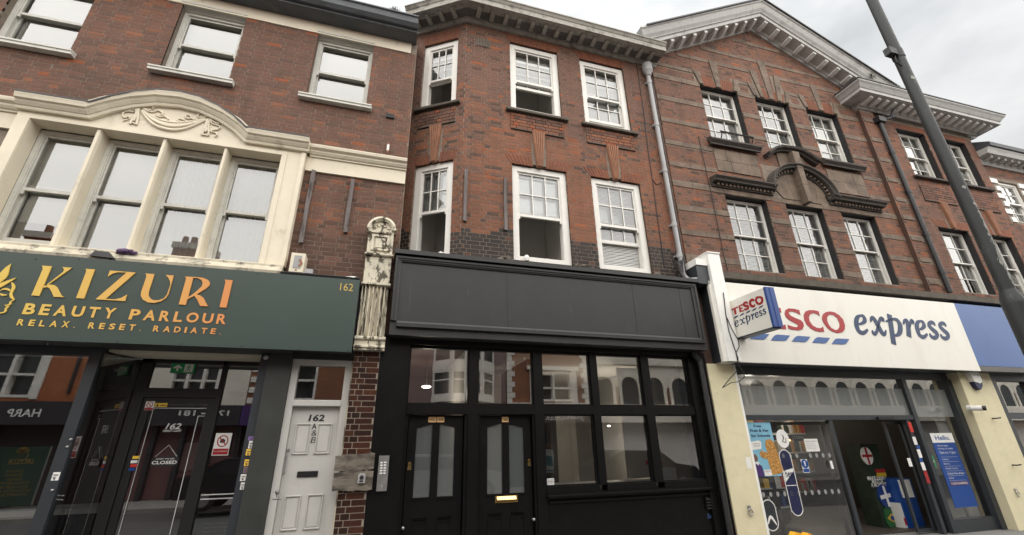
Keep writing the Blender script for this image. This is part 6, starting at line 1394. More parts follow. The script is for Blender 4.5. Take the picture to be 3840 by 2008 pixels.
# ================================================================== things in front of the left building
for i, (pts, lab) in enumerate(((((1178, 639), (1127, 912)), 'long weathered timber batten fixed to the brickwork beside the cream oriel'), (((1326, 673), (1293, 873)), 'short weathered timber batten between the long batten and the white console'))):
    a = at(*pts[0], -.03); b = at(*pts[1], -.03); x = (a[0]+b[0])/2; m = MB(); m.poly([(x-.030, b[1]), (x+.030, b[1]+.006), (x+.026, (a[1]+b[1])/2), (x+.031, a[1]-.01), (x-.027, a[1]), (x-.033, b[1]*.6+a[1]*.4)], -.05, -.005); solid('timber_batten', lab, 'batten', m, 'wood_grey', 'timber battens fixed to the brickwork')
q = [at(x, y, -.22) for x, y in ((1092, 948), (1142, 951), (1140, 1023), (1084, 1018))]; x0, x1 = -1.45, -1.21; z0, z1 = 3.95, 4.31
x0, x1 = (q[0][0]+q[3][0])/2, (q[1][0]+q[2][0])/2; z0, z1 = (q[2][1]+q[3][1])/2, (q[0][1]+q[1][1])/2
t = thing('alarm_box', 'old cream alarm box with a peeling grey face on the ledge right of the oriel', 'alarm box', (x0, -.2, z0)); m = MB(); m.box(x0, x1, -.22, -.005, z0, z1); mk('case', m, 'cream', t); m = MB(); m.box(x0+.045, x1-.04, -.226, -.2205, z0+.06, z1-.04); mk('face_plate', m, 'pipe_grey', t); m = MB(); m.disc((x0+x1)/2, z0+.03, .012, -.225, -.2205, 10); m.stroke([(x0+.12, z1-.10), (x0+.15, z1-.16), (x0+.12, z1-.2)], .03, -.231, -.2265); mk('rust_mark', m, 'terracotta', t)
a = at(478, 956, -.22); m = MB(); rn = random.Random(6)
m.ball((a[0], -.22, a[1]+.02), (.12, .02, .014), 8, 4)
for k in range(22): m.ball((a[0]+max(-.11, min(.11, rn.gauss(0, .07))), -.22+rn.gauss(0, .02), a[1]+.02+rn.random()*.04), (.02+rn.random()*.035, .02, .012+rn.random()*.02), 6, 4)
solid('cloth_rag', 'crumpled purple and white rag lying on the ledge above the green sign', 'rag', m, 'plum')
a = at(385, 960, -.25); m = MB(); m.poly([(a[0]-.12, a[1]-.02), (a[0]+.14, a[1]-.03), (a[0]+.06, a[1]+.05), (a[0]-.08, a[1]+.05)], -.28, -.2); solid('slate_piece', 'dark slate offcut lying on the ledge above the green sign', 'slate', m, 'lead')
a = at(1316, 1041, -.28); m = MB(); m.add([(a[0]-.10, -.29, a[1]), (a[0]+.08, -.30, a[1]+.01), (a[0]+.02, -.24, a[1]+.035), (a[0]-.02, -.29, a[1]-.02), (a[0]-.01, -.27, a[1]+.02)], [(0, 3, 4), (3, 1, 4), (1, 2, 4), (2, 0, 4)]); solid('paper_scrap', 'pale folded paper scrap on the ledge near the number on the green sign', 'paper', m, 'paper')
a = at(1158, 1022, -.28); m = MB(); m.box(a[0]-.05, a[0]+.05, -.30, -.22, a[1]-.02, a[1]+.045); solid('junction_box', 'small grey box on the ledge at the foot of the old cream alarm box', 'box', m, 'pipe_grey')
a = at(1478, 62, -.42); t = thing('gutter_weed', 'dark tuft of weed growing on the gutter edge of the brown building', 'plant', (a[0], -.42, 9.23)); m = MB(); rn = random.Random(12)
for k in range(60):
    x, y = a[0]+rn.gauss(0, .05), -.40+rn.gauss(0, .03); h = .08+.14*rn.random()*math.exp(-((x-a[0])/.06)**2); m.add([(x-.012, y, 9.23), (x+.012, y, 9.23), (x+rn.gauss(0, .02), y+rn.gauss(0, .02), 9.23+h)], [(0, 1, 2)])
mk('leaf', m, 'weed', t, kind='stuff')
a = at(1455, 555, -.05); t = thing('water_sensor', 'small white and red tipped valve fixed to the brown brickwork', 'valve', (a[0], 0, a[1])); m = MB(); m.tube([(a[0], -.05, a[1]-.06), (a[0], -.05, a[1]+.06)], .022, 10); mk('body', m, 'paper', t); m = MB(); m.tube([(a[0], -.05, a[1]+.061), (a[0], -.05, a[1]+.10)], .016, 8); m.tube([(a[0], -.05, a[1]-.10), (a[0], -.05, a[1]-.061)], .016, 8); mk('tip', m, 'terracotta', t)
a = at(1463, 436, -.02); m = MB(); m.box(a[0]-.07, a[0]+.07, -.035, -.002, a[1]-.04, a[1]+.04); solid('vent_plate', 'small dark vent plate in the brown brickwork below the third sash window', 'vent', m, 'black_reveal')
# timber boards and key safe on the glazed pier
BV = -.10
for i, (px, lab) in enumerate(((((1259, 1707), (1251, 1770)), 'upper weathered timber board nailed across the glazed brick pier'), (((1252, 1772), (1244, 1846)), 'lower weathered timber board carrying the small key safe'))):
    a = at(*px[0], BV); b = at(*px[1], BV); x = (a[0]+b[0])/2; r = .05; rn = random.Random(31+i)
    top = [(x+(r-x)*k/8, a[1]+rn.uniform(-.012, .012)+.02*(k/8)) for k in range(9)]; bot = [(x+(r-x)*k/8, b[1]+rn.uniform(-.008, .008)+.006) for k in range(9)]
    solid('timber_board', lab, 'board', MB().poly(bot+top[::-1], BV, -.055), 'wood_board', 'timber boards across the pier')
a = at(1344, 1776, BV-.03); b = at(1368, 1812, BV-.03); t = thing('key_safe', 'small grey key safe with black keypad on the lower timber board', 'key safe', (a[0], BV, a[1])); m = MB(); m.poly([(a[0], b[1]), (b[0], b[1]), (b[0], a[1]-.015), (b[0]-.02, a[1]), (a[0]+.02, a[1]), (a[0], a[1]-.015)], BV-.04, BV-.001); mk('case', m, 'pipe_grey', t); m = MB(); m.disc((a[0]+b[0])/2, a[1]-.05, .026, BV-.046, BV-.0405, 12); m.box(a[0]+.02, b[0]-.02, BV-.045, BV-.0405, b[1]+.015, b[1]+.03); mk('keypad', m, 'ink', t)
# exit sign, stickers, hanging sign and posters of the beauty parlour
ev = RY-.02
a = at(646, 1362, ev); b = at(727, 1401, ev); t = thing('exit_sign', 'green emergency exit sign with white arrow and running figure above the parlour door', 'sign', (a[0], ev, b[1])); x0, x1, z0, z1 = a[0], b[0], b[1], a[1]; h = z1-z0
m = MB(); m.box(x0, x1, ev, ev+.012, z0, z1); mk('panel', m, 'exit_green', t)
m = MB(); cx = x0+.28*(x1-x0); m.poly([(cx-.012, z0+.2*h), (cx+.012, z0+.2*h), (cx+.012, z0+.55*h), (cx+.05, z0+.40*h), (cx+.05, z0+.58*h), (cx, z0+.85*h), (cx-.05, z0+.58*h), (cx-.05, z0+.40*h), (cx-.012, z0+.55*h)], ev-.004, ev-.001); m.box(x0+.56*(x1-x0), x0+.92*(x1-x0), ev-.004, ev-.001, z0+.10*h, z0+.92*h); mk('arrow', m, 'paper', t)
m = MB(); rx = x0+.74*(x1-x0); S_ = lambda *p: [(rx+u*h, z0+v*h) for u, v in p]
m.stroke(S_((.02, .68), (-.05, .42)), .10*h, ev-.007, ev-.0045); m.stroke(S_((-.05, .42), (.10, .35), (.12, .14)), .06*h, ev-.007, ev-.0045); m.stroke(S_((-.05, .42), (-.12, .28), (-.25, .20)), .06*h, ev-.007, ev-.0045); m.stroke(S_((.02, .66), (.16, .58), (.20, .48)), .05*h, ev-.007, ev-.0045); m.stroke(S_((.0, .66), (-.14, .66), (-.18, .54)), .05*h, ev-.007, ev-.0045); m.disc(rx+.06*h, z0+.80*h, .06*h, ev-.007, ev-.0045, 12); mk('running_figure', m, 'exit_green', t)
def card(name, lab, cat, px, mat, v, group=None, par=None):
    q = [at(x, y, v) for x, y in px]; u0, u1 = (q[0][0]+q[3][0])/2, (q[1][0]+q[2][0])/2; z1, z0 = (q[0][1]+q[1][1])/2, (q[2][1]+q[3][1])/2
    return solid(name, lab, cat, MB().box(u0, u1, v, v+.004, z0, z1), mat, group), u0, u1, z0, z1
g1 = lambda x, y: (x/1.777, 1250+y/1.777)
sv = RY-.035
t, u0, u1, z0, z1 = card('safety_sign', 'red and white no photography sign on the glass right of the parlour door', 'sign', [g1(1440, 665), g1(1545, 667), g1(1522, 815), g1(1410, 815)], 'paper', sv)
m = MB(); cx, cz = (u0+u1)/2, z0+.64*(z1-z0); m.stroke([(cx+.06*cos(2*pi*k/20), cz+.068*sin(2*pi*k/20)) for k in range(21)], .012, sv-.003, sv-.001, 2); m.stroke([(cx-.043, cz+.048), (cx+.043, cz-.048)], .012, sv-.005, sv-.0035); m.box(u0+.008, u1-.008, sv-.003, sv-.001, z0+.01, z0+.30*(z1-z0)); mk('red_print', m, 'store_red', t); m = MB(); m.box(cx-.028, cx+.028, sv-.0028, sv-.0005, cz-.022, cz+.018); m.box(cx-.012, cx+.012, sv-.0028, sv-.0005, cz+.018, cz+.028); mk('black_print', m, 'ink', t); text('No photography', u0+.015, u1-.015, z0+.15*(z1-z0), z0+.22*(z1-z0), sv-.0045, 'paper', t)
dv = RY-.014
t, u0, u1, z0, z1 = card('safety_sign', 'small no smoking sign at the top left of the parlour door glass', 'sign', [g1(972, 453), g1(1030, 455), g1(1022, 515), g1(962, 513)], 'paper', dv); m = MB(); cx, cz = (u0+u1)/2, z0+.62*(z1-z0); m.stroke([(cx+.032*cos(2*pi*k/16), cz+.036*sin(2*pi*k/16)) for k in range(17)], .007, dv-.003, dv-.001, 2); m.stroke([(cx-.022, cz+.026), (cx+.022, cz-.026)], .007, dv-.005, dv-.0035); m.box(u0+.003, u1-.003, dv-.003, dv-.001, z0+.003, z0+.26*(z1-z0)); mk('red_print', m, 'store_red', t)
t, u0, u1, z0, z1 = card('warning_sticker', 'small yellow warning sticker beside the no smoking sign', 'sticker', [g1(1035, 465), g1(1117, 467), g1(1112, 493), g1(1030, 490)], 'sticker_yellow', dv); m = MB(); m.poly([(u0+.012, z0+.006), (u0+.045, z0+.006), (u0+.028, z1-.005)], dv-.003, dv-.001); m.box(u0+.06, u1-.01, dv-.003, dv-.001, z0+.015, z0+.024); mk('print', m, 'ink', t)
hv = RY+.003; a = at(*g1(1015, 825), hv); b = at(*g1(1180, 885), hv); t = thing('closed_sign', 'dark oval hanging sign reading sorry we are closed behind the parlour door', 'sign', (a[0], hv, b[1])); x0, x1, z0, z1 = a[0], b[0], b[1], a[1]; cx, cz = (x0+x1)/2, (z0+z1)/2
m = MB(); m.poly([(x0, z0+.02), (x0+.04, z0), (x1-.04, z0), (x1, z0+.02), (x1, z1-.02), (x1-.04, z1), (x0+.04, z1), (x0, z1-.02)], hv, hv+.008); mk('board', m, 'ink', t); text('CLOSED', x0+.012, x1-.012, z0+.025, z0+.065, hv-.003, 'paper', t, bold=.02); text('SORRY WE ARE', x0+.05, x1-.05, z1-.035, z1-.018, hv-.003, 'paper', t); m = MB(); m.tube([(x0+.03, hv, z1), (cx, hv, z1+.14), (x1-.03, hv, z1)], .0025, 5); mk('cord', m, 'paper', t)
stk = [(1652, 688, 1707, 715, 'violet', 'pink and white rating sticker topmost on the grey post of the parlour'), (1655, 718, 1692, 768, 'paper', 'white hygiene sticker second from the top on the grey parlour post'), (1637, 773, 1678, 815, 'sticker_yellow', 'yellow sticker third from the top on the grey parlour post'), (1626, 842, 1666, 885, 'sticker_yellow', 'yellow folded sticker fourth from the top on the grey parlour post'), (1620, 890, 1657, 932, 'interior_rose', 'brown photo sticker on the grey parlour post'), (1600, 940, 1643, 985, 'paper', 'orange bordered white sticker on the grey parlour post'), (1600, 995, 1637, 1043, 'paper', 'lowest white sticker on the grey parlour post'), (345, 927, 397, 982, 'paper', 'white printed sticker on the left parlour post')]
for x0, y0, x1, y1, mt, lab in stk:
    t, u0, u1, z0, z1 = card('sticker', lab, 'sticker', [g1(x0+4, y0), g1(x1, y0), g1(x1-4, y1), g1(x0, y1)], mt, .055); m = MB(); w = u1-u0; h = z1-z0
    m.box(u0+.15*w, u0+.8*w, .0515, .0535, z0+.62*h, z0+.72*h); m.box(u0+.15*w, u0+.6*w, .0515, .0535, z0+.35*h, z0+.42*h); m.box(u0+.3*w, u0+.55*w, .0515, .0535, z0+.12*h, z0+.28*h); mk('print', m, 'ink' if mt == 'paper' else 'plum', t)
for i, (x, y) in enumerate(((472, 708), (448, 757), (348, 1047))):
    a = at(*g1(x, y), .05); t = solid('post_fitting', ['small round lock highest on the left parlour post', 'small silver latch below the lock on the left parlour post', 'bright silver fitting low on the left parlour post'][i], 'fitting', MB().ball((a[0], .05, a[1]), (.018, .012, .012), 8, 5), 'steel')
for i, (x, y, mt) in enumerate(((905, 828, 'sticker_yellow'), (893, 857, 'paper'), (890, 883, 'red_cloth'), (878, 908, 'poster_blue'))): a = at(*g1(x, y), dv); solid('card_sticker', ['yellow', 'white', 'red', 'blue'][i]+' payment sticker on the left edge of the parlour door', 'sticker', MB().box(a[0]-.035, a[0]+.035, dv, dv+.003, a[1]-.017, a[1]+.017), mt)
a = at(*g1(180, 172), -.02); b = at(930/1, 1318, .02)
m = MB(); m.ball((X(998, 1345, .02), -.0, 2.80), (.035, .03, .035), 10, 6); m.tube([(X(998, 1345, .02), .05, 2.80), (X(998, 1345, .02), -.02, 2.80)], .02, 8); solid('dome_sensor', 'small pale dome sensor under the green sign at the top of the right parlour post', 'sensor', m, 'pipe_grey', smooth='all')
t, u0, u1, z0, z1 = card('treatment_poster', 'green and gold treatment list poster in the left parlour window', 'poster', [g1(0, 758), g1(335, 758), g1(205, 1150), (-100, 1250+1160/1.777)], 'poster_green', .1145)
u0 -= .0; 
def pt(s, px0, px1, py, h, mat='sticker_yellow', **k): a = at(*g1(px0, py), .1125); b = at(*g1(px1, py), .1125); text(s, a[0], b[0], a[1], a[1]+h, .1125, mat, t, **k)
pt('KIZURI', 52, 215, 875, .052, bold=.02)
for s, x0, x1, y in (('FACIALS', 42, 150, 930), ('MASSAGES', 30, 148, 957), ('WAXING', 35, 142, 985), ('MICROBLADING', -50, 190, 1012), ('HAIR SERVICES', -60, 180, 1040), ('LASH EXTENSIONS', -60, 195, 1065), ('TREATMENTS', -60, 170, 1092)): pt(s, x0, x1, y, .026)
a = at(*g1(145, 805), .1125); m = MB()
for k in range(7): w = rad(70-20*k+20); m.stroke([(a[0], a[1]), (a[0]+.04*sin(rad(-60+20*k)), a[1]+.045*cos(rad(-60+20*k))), (a[0]+.07*sin(rad(-60+20*k)), a[1]+.08*cos(rad(-60+20*k)))], [.006, .024, .003], .1122, .1138)
m.stroke([(a[0]+.05, a[1]+.02), (a[0]+.06, a[1]-.03), (a[0]+.03, a[1]-.07), (a[0]-.02, a[1]-.05)], [.004, .010, .008, .003], .1122, .1138); mk('emblem', m, 'sticker_yellow', t)
q1 = at(*g1(335, 758), .15); m = MB(); m.box(u1+.001, u1+.017, .1125, .125, z0, z1); mk('edge', m, 'paper', t)
m = MB(); a = at(1040, 1858, .058)
for k, (dx, dz, ex, ez) in enumerate(((-.03, .05, .0, -.03), (-.01, .06, -.01, .0), (.01, .05, .0, .0), (-.05, -.04, .05, -.05), (.02, .02, -.03, .03))): m.stroke([(a[0]+dx, a[1]+dz), (a[0]+ex, a[1]+ez)], .006, .0575, .0595, 2)
mk('scribble', m, 'ink', LB)
a = atf(3268, 280, -.55); t = thing('gable_weed', 'small dry weed growing on the right slope of the white pediment', 'plant', w3(TF, a[0], -.5, a[1]-.1)); m = MB(TF); rn = random.Random(14)
for k in range(26): x = a[0]+rn.gauss(0, .09); z = a[1]+rn.gauss(0, .07); m.tube([(a[0], -.52, a[1]-.14), ((a[0]+x)/2+rn.gauss(0, .02), -.54, (a[1]+z)/2), (x, -.55, z)], .004, 4)
mk('stem', m, 'weed', t)
a = atf(2639, 600, -.02); b = atf(2714, 949, -.02); m = MB(TF); x = (a[0]+b[0])/2; m.tube([(x, -.02, 8.1), (x+.01, -.02, 6.6), (x-.01, -.02, 5.2), (x, -.02, 4.8)], .008, 6); mk('wall_cable', m, 'black', TB)
# ------------------------------------------------------------------ yellow bollard tops in front of the store
for i, (px, py, w) in enumerate(((2982, 2000, .075), (3025, 2003, .06))):
    a = at(px, py, -.75); t = thing('safety_barrier', ['yellow rounded barrier top at the bottom edge before the store window', 'smaller yellow barrier top right of the rounded one at the bottom edge'][i], 'barrier', (a[0], -.75, 0))
    m = MB(); m.poly([(a[0]-w, .0), (a[0]+w, .0), (a[0]+w, a[1]-.03), (a[0]+w-.03, a[1]+.005), (a[0]-w+.04, a[1]+.02), (a[0]-w, a[1]-.02)], -.8, -.7); mk('post', m, 'amber', t)
# ------------------------------------------------------------------ lamp column
LY = -3.0; lx = 8.37
LC = thing('lamp_column', 'dark grey street lamp column leaning across the right of the picture with peeling paper', 'lamp post', (lx, LY, 0))
SZ = at(3795, 1110, LY)[1]
m = MB(); m.tube([(lx, LY, .0), (lx, LY, SZ-.12)], .125, 24); mk('base_tube', m, 'pole_grey', LC, smooth=True)
m = MB(); m.tube([(lx, LY, SZ-.12), (lx, LY, SZ-.04), (lx, LY, SZ+.08)], [.125, .118, .088], 24); mk('shoulder', m, 'pole_grey', LC, smooth=True)
m = MB(); m.tube([(lx, LY, SZ+.08), (lx, LY, 5.6), (lx, LY, 11.0)], [.087, .084, .080], 24); mk('shaft', m, 'pole_grey', LC, smooth=True)
m = MB(); m.tube([(lx, LY, 11.0), (lx, LY, 11.6), (lx-.5, LY-.2, 12.2), (lx-1.5, LY-.5, 12.4)], .05, 10); m.box(lx-2.1, lx-1.4, LY-.7, LY-.35, 12.34, 12.5); mk('lamp_arm', m, 'pole_grey', LC)
a = at(3320, 165, LY-.12); bz = a[1]; m = MB(); m.tube([(lx, LY, bz-.08), (lx, LY, bz+.10)], .092, 20); m.box(lx-.27, lx-.085, LY-.06, LY+.05, bz-.06, bz+.08); br = mk('bracket', m, 'pole_grey', LC)
m = MB(); m.tube([(lx-.13, LY-.02, bz-.06), (lx-.16, LY-.02, bz-.14), (lx-.16, LY-.02, bz-.22), (lx-.12, LY-.02, bz-.28), (lx-.07, LY-.02, bz-.28)], .013, 8); mk('hook', m, 'pole_grey', br, smooth='all')
m = MB(); rn = random.Random(17)
def patch(zc, angc, h, w, n):
    for k in range(n):
        z = zc+rn.uniform(-h, h); an = angc+rn.gauss(0, w); r = .0885; d1, d2 = rn.uniform(.03, .09), rn.uniform(.02, .07); da = rn.uniform(.12, .42)
        P = [(lx+r*sin(an+da*s), LY-r*cos(an+da*s), z+q) for s, q in ((-1, 0), (-.2, d1), (1, d1*.4), (.4, -d2))]; m.add(P, [(0, 3, 2, 1)])
PZ = lambda px, py: at(px, py, LY)[1]
for px, py, h, w, n in ((3660, 778, .02, .10, 3), (3690, 830, .12, .10, 10), (3715, 880, .12, .12, 12), (3745, 940, .12, .14, 14), (3765, 985, .06, .22, 14), (3785, 1030, .08, .10, 6), (3800, 1060, .05, .2, 6)): patch(PZ(px-25, py), .05, h, w, n)
patch(PZ(3590, 710), -.6, .01, .05, 1); patch(PZ(3405, 300), -.5, .03, .05, 2)
mk('torn_paper', m, 'torn_paper', LC, kind='stuff')
# ------------------------------------------------------------------ ground
def ground(name, x0, x1, y0, y1, z, mat, th=None):
    m = MB(); m.box(x0, x1, y0, y1, z-(th or .2), z); return mk(name, m, mat, None, kind='structure')
ground('ground', -200, 200, -200, 200, -.20, 'asphalt'); ground('road', -80, 80, -10.2, -3.55, -.125, 'asphalt', .07)
ground('pavement', -80, 80, -3.4, 8.0, -.002, 'slab', .18); ground('kerb', -80, 80, -3.548, -3.402, -.0, 'kerb', .19); ground('pavement', -80, 80, -13.5, -10.35, -.002, 'slab', .18); ground('kerb', -80, 80, -10.348, -10.202, 0, 'kerb', .19)
# ------------------------------------------------------------------ the other side of the street, seen in the glass
OY = -13.0; OF = MAIN
def opp(x, z0=0): return x
class OB(MB):
    """boxes on the far fronts: v counts out from the front towards the street"""
    def b(s, x0, x1, o0, o1, z0, z1): return s.box(x0, x1, OY-o0 if False else OY+min(o0, o1), OY+max(o0, o1), z0, z1)
def owall(name, lab, x0, x1, h, mat, roof, holes=()):
    t = thing(name, lab, 'building', ((x0+x1)/2, OY-2, 0)); m = MB((0, OY-.4, 1, 0)); holed(m, x0, x1, 3.3, h, holes, 0, .4); mk('wall', m, mat, t)
    m = MB(); m.add([(x0, OY+.1, h), (x1, OY+.1, h), (x1, OY-4.5, h+1.9), (x0, OY-4.5, h+1.9)], [(0, 1, 2, 3)][::1]); m.add([(x0, OY-9, h), (x1, OY-9, h), (x1, OY-4.5, h+1.9), (x0, OY-4.5, h+1.9)], [(0, 1, 2, 3)]); mk('roof', m, roof, t)
    m = MB(); m.box(x0, x1, OY-9, OY-.41, 0, h); mk('body', m, mat, t)
    return t
def owin(t, x0, x1, z0, z1, cols=2, mat='white_paint'):
    m = OB(); d = .02
    m.b(x0, x0+.09, -.3, d, z0, z1); m.b(x1-.09, x1, -.3, d, z0, z1); m.b(x0+.09, x1-.09, -.3, d, z1-.09, z1); m.b(x0+.09, x1-.09, -.3, d, z0, z0+.09)
    for k in range(1, cols): x = x0+(x1-x0)*k/cols; m.b(x-.05, x+.05, -.3, d, z0+.09, z1-.09)
    m.b(x0+.09, x1-.09, -.25, -.03, z0+(z1-z0)*.45-.04, z0+(z1-z0)*.45+.04); w = mk('window', m, mat, t)
    m = OB(); m.b(x0+.05, x1-.05, -.28, -.26, z0, z1); mk('pane', m, 'opp_dark', w); return w
M('opp_dark', (.035, .04, .042), .15, .1)
def oshop(t, x0, x1, mat, s, tx0, tx1, tz0, tz1, tm, board='opp_shop'):
    m = OB(); m.b(x0, x1, .0, .35, 2.55, 3.3); f = mk('fascia', m, board, t); text(s, tx0, tx1, tz0, tz1, OY+.357, tm, f, back=True, bold=.02)
    m = OB(); m.b(x0, x1, -.2, -.15, 0, 2.55); mk('shop_window', m, mat, t)
    m = OB()
    for k in range(5): x = x0+(x1-x0)*k/4; m.b(max(x0, x-.08), min(x1, x+.08), -.149, .1, 0, 2.55)
    mk('shop_frame', m, 'opp_shop', t)
# far left: white framed windows and orange brick, HARP
t = owall('opposite_building', 'orange brick building with wide white windows across the street above a black shop sign', -22, -8.9, 8.6, 'opp_brick', 'roof_tile', [(-13.1, -11.5, 3.5, 5.2)])
m = OB(); m.b(-13.3, -11.3, .0, .06, 5.2, 5.4); m.b(-13.3, -13.1, 0, .06, 3.4, 5.2); m.b(-11.5, -11.3, 0, .06, 3.4, 5.2); mk('surround', m, 'white_paint', t); owin(t, -13.1, -11.5, 3.45, 5.2, 2)
oshop(t, -22, -8.9, 'interior_dark', 'HARP', -11.75, -10.85, 2.80, 3.05, 'paper'); m = OB(); m.b(-10.5, -10.42, .0, .08, 3.6, 6.5); mk('cable', m, 'ink', t)
t = owall('opposite_building', 'pale rendered building across the street with a phone number on its fascia', -8.88, -5.1, 9.0, 'opp_stone', 'roof_tile', [(-7.9, -6.2, 3.6, 5.2)]); owin(t, -7.9, -6.2, 3.5, 5.2, 3); oshop(t, -8.88, -5.1, 'interior_pink', '179 - 181', -7.2, -5.5, 2.9, 3.1, 'paper')
t = owall('opposite_building', 'brown brick building with white quoins across the street above a purple shop sign', -5.08, .9, 8.7, 'opp_brick_dark', 'roof_tile', [(-4.2, -2.4, 3.45, 5.2)]); owin(t, -4.2, -2.4, 3.45, 5.2, 2)
for k in range(10):
    for x in (-5.05, .55): m = OB(); m.b(x, x+(.36 if k % 2 else .22), .0, .04, 3.4+k*.42, 3.62+k*.42); mk('quoin', m, 'white_paint', t)
oshop(t, -5.08, .9, 'interior_dark', 'AL', -4.5, -3.7, 2.45+.22, 3.1, 'paper', 'purple')
# white bay window house
t = owall('opposite_building', 'rose brick house with a white two storey bay across the street', .92, 5.6, 8.8, 'interior_rose', 'roof_tile', [])
m = MB(); bx0, bx1, bd = 2.25, 5.05, .8
for z0, z1 in ((3.4, 3.62), (4.72, 5.05), (6.6, 6.9)): m.poly([(bx0, OY), (bx0+.7, OY+bd), (bx1-.7, OY+bd), (bx1, OY)], z0, z1); 
m.V = [(x, z, y) for x, y, z in m.V]; mk('bay_band', m, 'white_paint', t)
for (xa, ya_, xb, yb_) in ((bx0, OY, bx0+.7, OY+bd), (bx0+.7, OY+bd, (bx0+bx1)/2, OY+bd), ((bx0+bx1)/2, OY+bd, bx1-.7, OY+bd), (bx1-.7, OY+bd, bx1, OY)):
    an = math.atan2(yb_-ya_, xb-xa); f = (xa, ya_, cos(an), sin(an)); l = math.hypot(xb-xa, yb_-ya_)
    for z0, z1 in ((3.621, 4.719), (5.051, 6.599)): m = MB(f); bars(m, .02, l-.02, z0, z1, .10, -.09, -.01); m.box(.12, l-.12, -.08, -.02, z0+.62*(z1-z0)-.03, z0+.62*(z1-z0)+.03); w = mk('window', m, 'white_paint', t); mk('pane', MB(f).box(.11, l-.11, -.06, -.05, z0+.09, z1-.09), 'opp_dark', w)
oshop(t, .92, 5.6, 'interior_dark', 'ROCKS & CO', 2.2, 4.2, 2.8, 3.05, 'paper')
t = owall('opposite_building', 'brown brick building with white quoins and open white casements across the street', 5.62, 9.75, 8.6, 'opp_brick_dark', 'roof_tile', [(7.0, 8.85, 3.5, 4.85)])
for k in range(12):
    for x, s in ((5.64, 1), (9.72, -1)): w = .38 if k % 2 else .24; m = OB(); m.b(min(x, x+s*w), max(x, x+s*w), .0, .04, 3.4+k*.24, 3.62+k*.24); mk('quoin', m, 'white_paint', t)
owin(t, 7.0, 8.85, 3.5, 4.85, 2); m = OB(); m.b(6.6, 9.2, 0, .12, 4.92, 5.1); m.b(6.75, 7.0, 0, .05, 3.4, 4.92); m.b(8.85, 9.1, 0, .05, 3.4, 4.92); m.b(5.62, 9.75, 0, .2, 3.3, 3.42); mk('surround', m, 'white_paint', t)
oshop(t, 5.62, 9.75, 'interior_dark', 'Just', 8.3, 9.2, 2.62, 3.02, 'paper'); text('GREEK', 7.3, 8.25, 2.66, 2.86, OY+.357, 'paper', t, back=True)
# long arcade of arched windows
t = owall('opposite_building', 'long pale brick terrace with a row of arched stone windows across the street', 9.77, 46, 8.4, 'opp_brick_dark', 'roof_slate', [])
arcs = [10.5+1.43*k for k in range(24)]
m = OB(); m.b(9.77, 46, 0, .035, 4.2, 5.29); mk('stone_band', m, 'opp_stone', t)
for k, x in enumerate(arcs):
    m = MB((0, OY, 1, 0)); o = [(x+.62*cos(pi*j/12), 4.24+.62*sin(pi*j/12)) for j in range(13)]; i_ = [(x-.46*cos(pi*j/12), 4.24+.46*sin(pi*j/12)) for j in range(13)]
    m.poly([(x+.62, 3.4)]+o+[(x-.62, 3.4), (x-.46, 3.4)]+i_+[(x+.46, 3.4)], .04, .1); a_ = mk('arch', m, 'opp_stone', t)
    m = MB((0, OY, 1, 0)); m.poly([(x+.455, 3.4)]+[(x+.455*cos(pi*j/12), 4.24+.455*sin(pi*j/12)) for j in range(13)]+[(x-.455, 3.4)], .036, .05); mk('pane', m, 'opp_dark', a_)
m = OB(); m.b(9.77, 46, 0, .15, 5.3, 5.9); m.b(9.77, 46, 0, .08, 6.2, 6.5); m.b(9.77, 46, 0, .2, 3.3, 3.38); mk('stone_band', m, 'opp_stone', t); oshop(t, 9.77, 46, 'interior_grey', 'HOME STORE', 14, 18, 2.75, 3.05, 'paper', 'opp_stone')
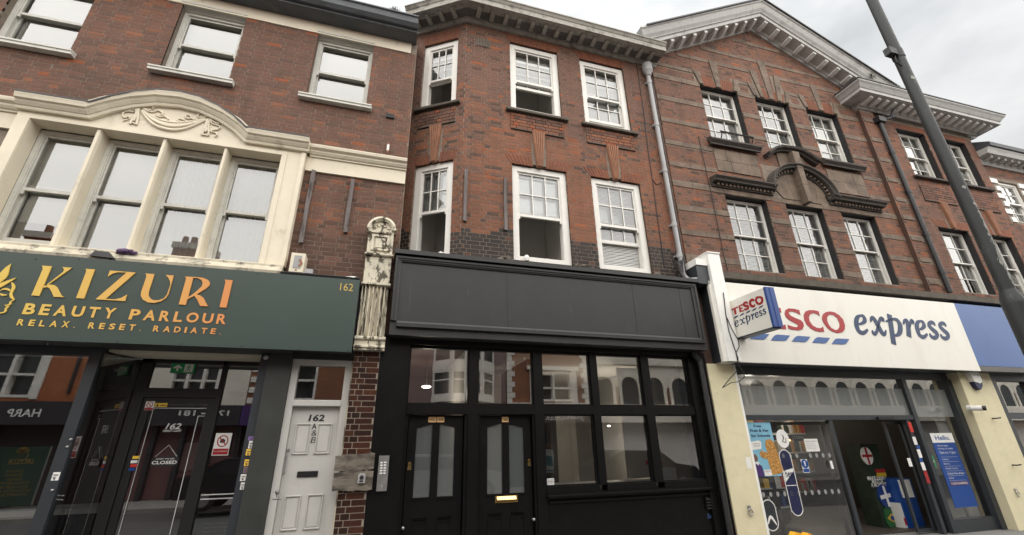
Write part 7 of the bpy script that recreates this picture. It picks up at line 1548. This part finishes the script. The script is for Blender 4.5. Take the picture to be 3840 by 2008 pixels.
# chimneys over the roofs
def chimney(x, y, w, h0, h1, pots, lab):
    t = thing('chimney_stack', lab, 'chimney', (x, y, h0)); m = MB(); m.box(x-w/2, x+w/2, y-.45, y+.45, h0-1.2, h1); mk('stack', m, 'opp_brick', t); m = MB(); m.box(x-w/2-.07, x+w/2+.07, y-.52, y+.52, h1+.001, h1+.28); mk('cap', m, 'opp_stone', t)
    for k in range(pots): px = x-w/2+.2+(w-.4)*(k/max(1, pots-1) if pots > 1 else .5); m = MB(); m.tube([(px, y, h1+.28), (px, y, h1+.75)], [.15, .12], 10); mk('pot', m, 'terracotta', t)
chimney(-14.2, OY-1.8, .8, 9.2, 10.0, 1, 'single pot brick chimney across the street'); chimney(-8.6, OY-1.8, 1.5, 9.0, 10.1, 4, 'broad brick chimney with a pale cap and four pots across the street'); chimney(3, OY-4.4, 1.2, 10.4, 11.6, 3, 'three pot brick chimney above the white bay across the street')

# ------------------------------------------------------------------ cars parked across the street, seen only in the glass
M('car_dark', (.02, .022, .026), .25, .1); M('car_silver', (.42, .43, .44), .3, .1)
def car(x, paint, lab):
    t = thing('parked_car', lab, 'car', (x, -9.1, 0), 'cars parked across the street')
    s = [(-2.1, .35), (2.1, .35), (2.15, .62), (2.0, .82), (1.15, .95), (.55, 1.38), (-.95, 1.42), (-1.75, 1.0), (-2.1, .92), (-2.15, .6)]
    m = MB((x, -9.1, 1, 0)); m.poly(s, -.80, .80); mk('body', m, paint, t)
    for v0, v1 in ((.801, .815), (-.815, -.801)):
        for g in ([(-.85, .98), (-.2, .98), (-.2, 1.34), (-.9, 1.35), (-1.45, .98)], [(-.12, .98), (1.0, .98), (.50, 1.32), (-.12, 1.34)]): m = MB((x, -9.1, 1, 0)); m.poly(g, v0, v1); mk('side_window', m, 'opp_dark', t)
    for u in (-1.35, 1.35):
        for v in (-.83, .65): m = MB((x, -9.1, 1, 0)); m.disc(u, .32, .32, v, v+.18, 20); w = mk('wheel', m, 'black', t); m = MB((x, -9.1, 1, 0)); m.disc(u, .32, .19, v-.005 if v < 0 else v+.181, v-.001 if v < 0 else v+.186, 14); mk('rim', m, 'steel', w)
car(-3.2, 'car_dark', 'dark hatchback parked across the street'); car(2.2, 'car_silver', 'silver hatchback parked across the street'); car(9.5, 'car_dark', 'dark hatchback parked opposite the convenience store')
mk('body', MB(TF).box(n0+.02, n0+9, 2.5, 9, 0, 9.4), 'brick_dull', NB)
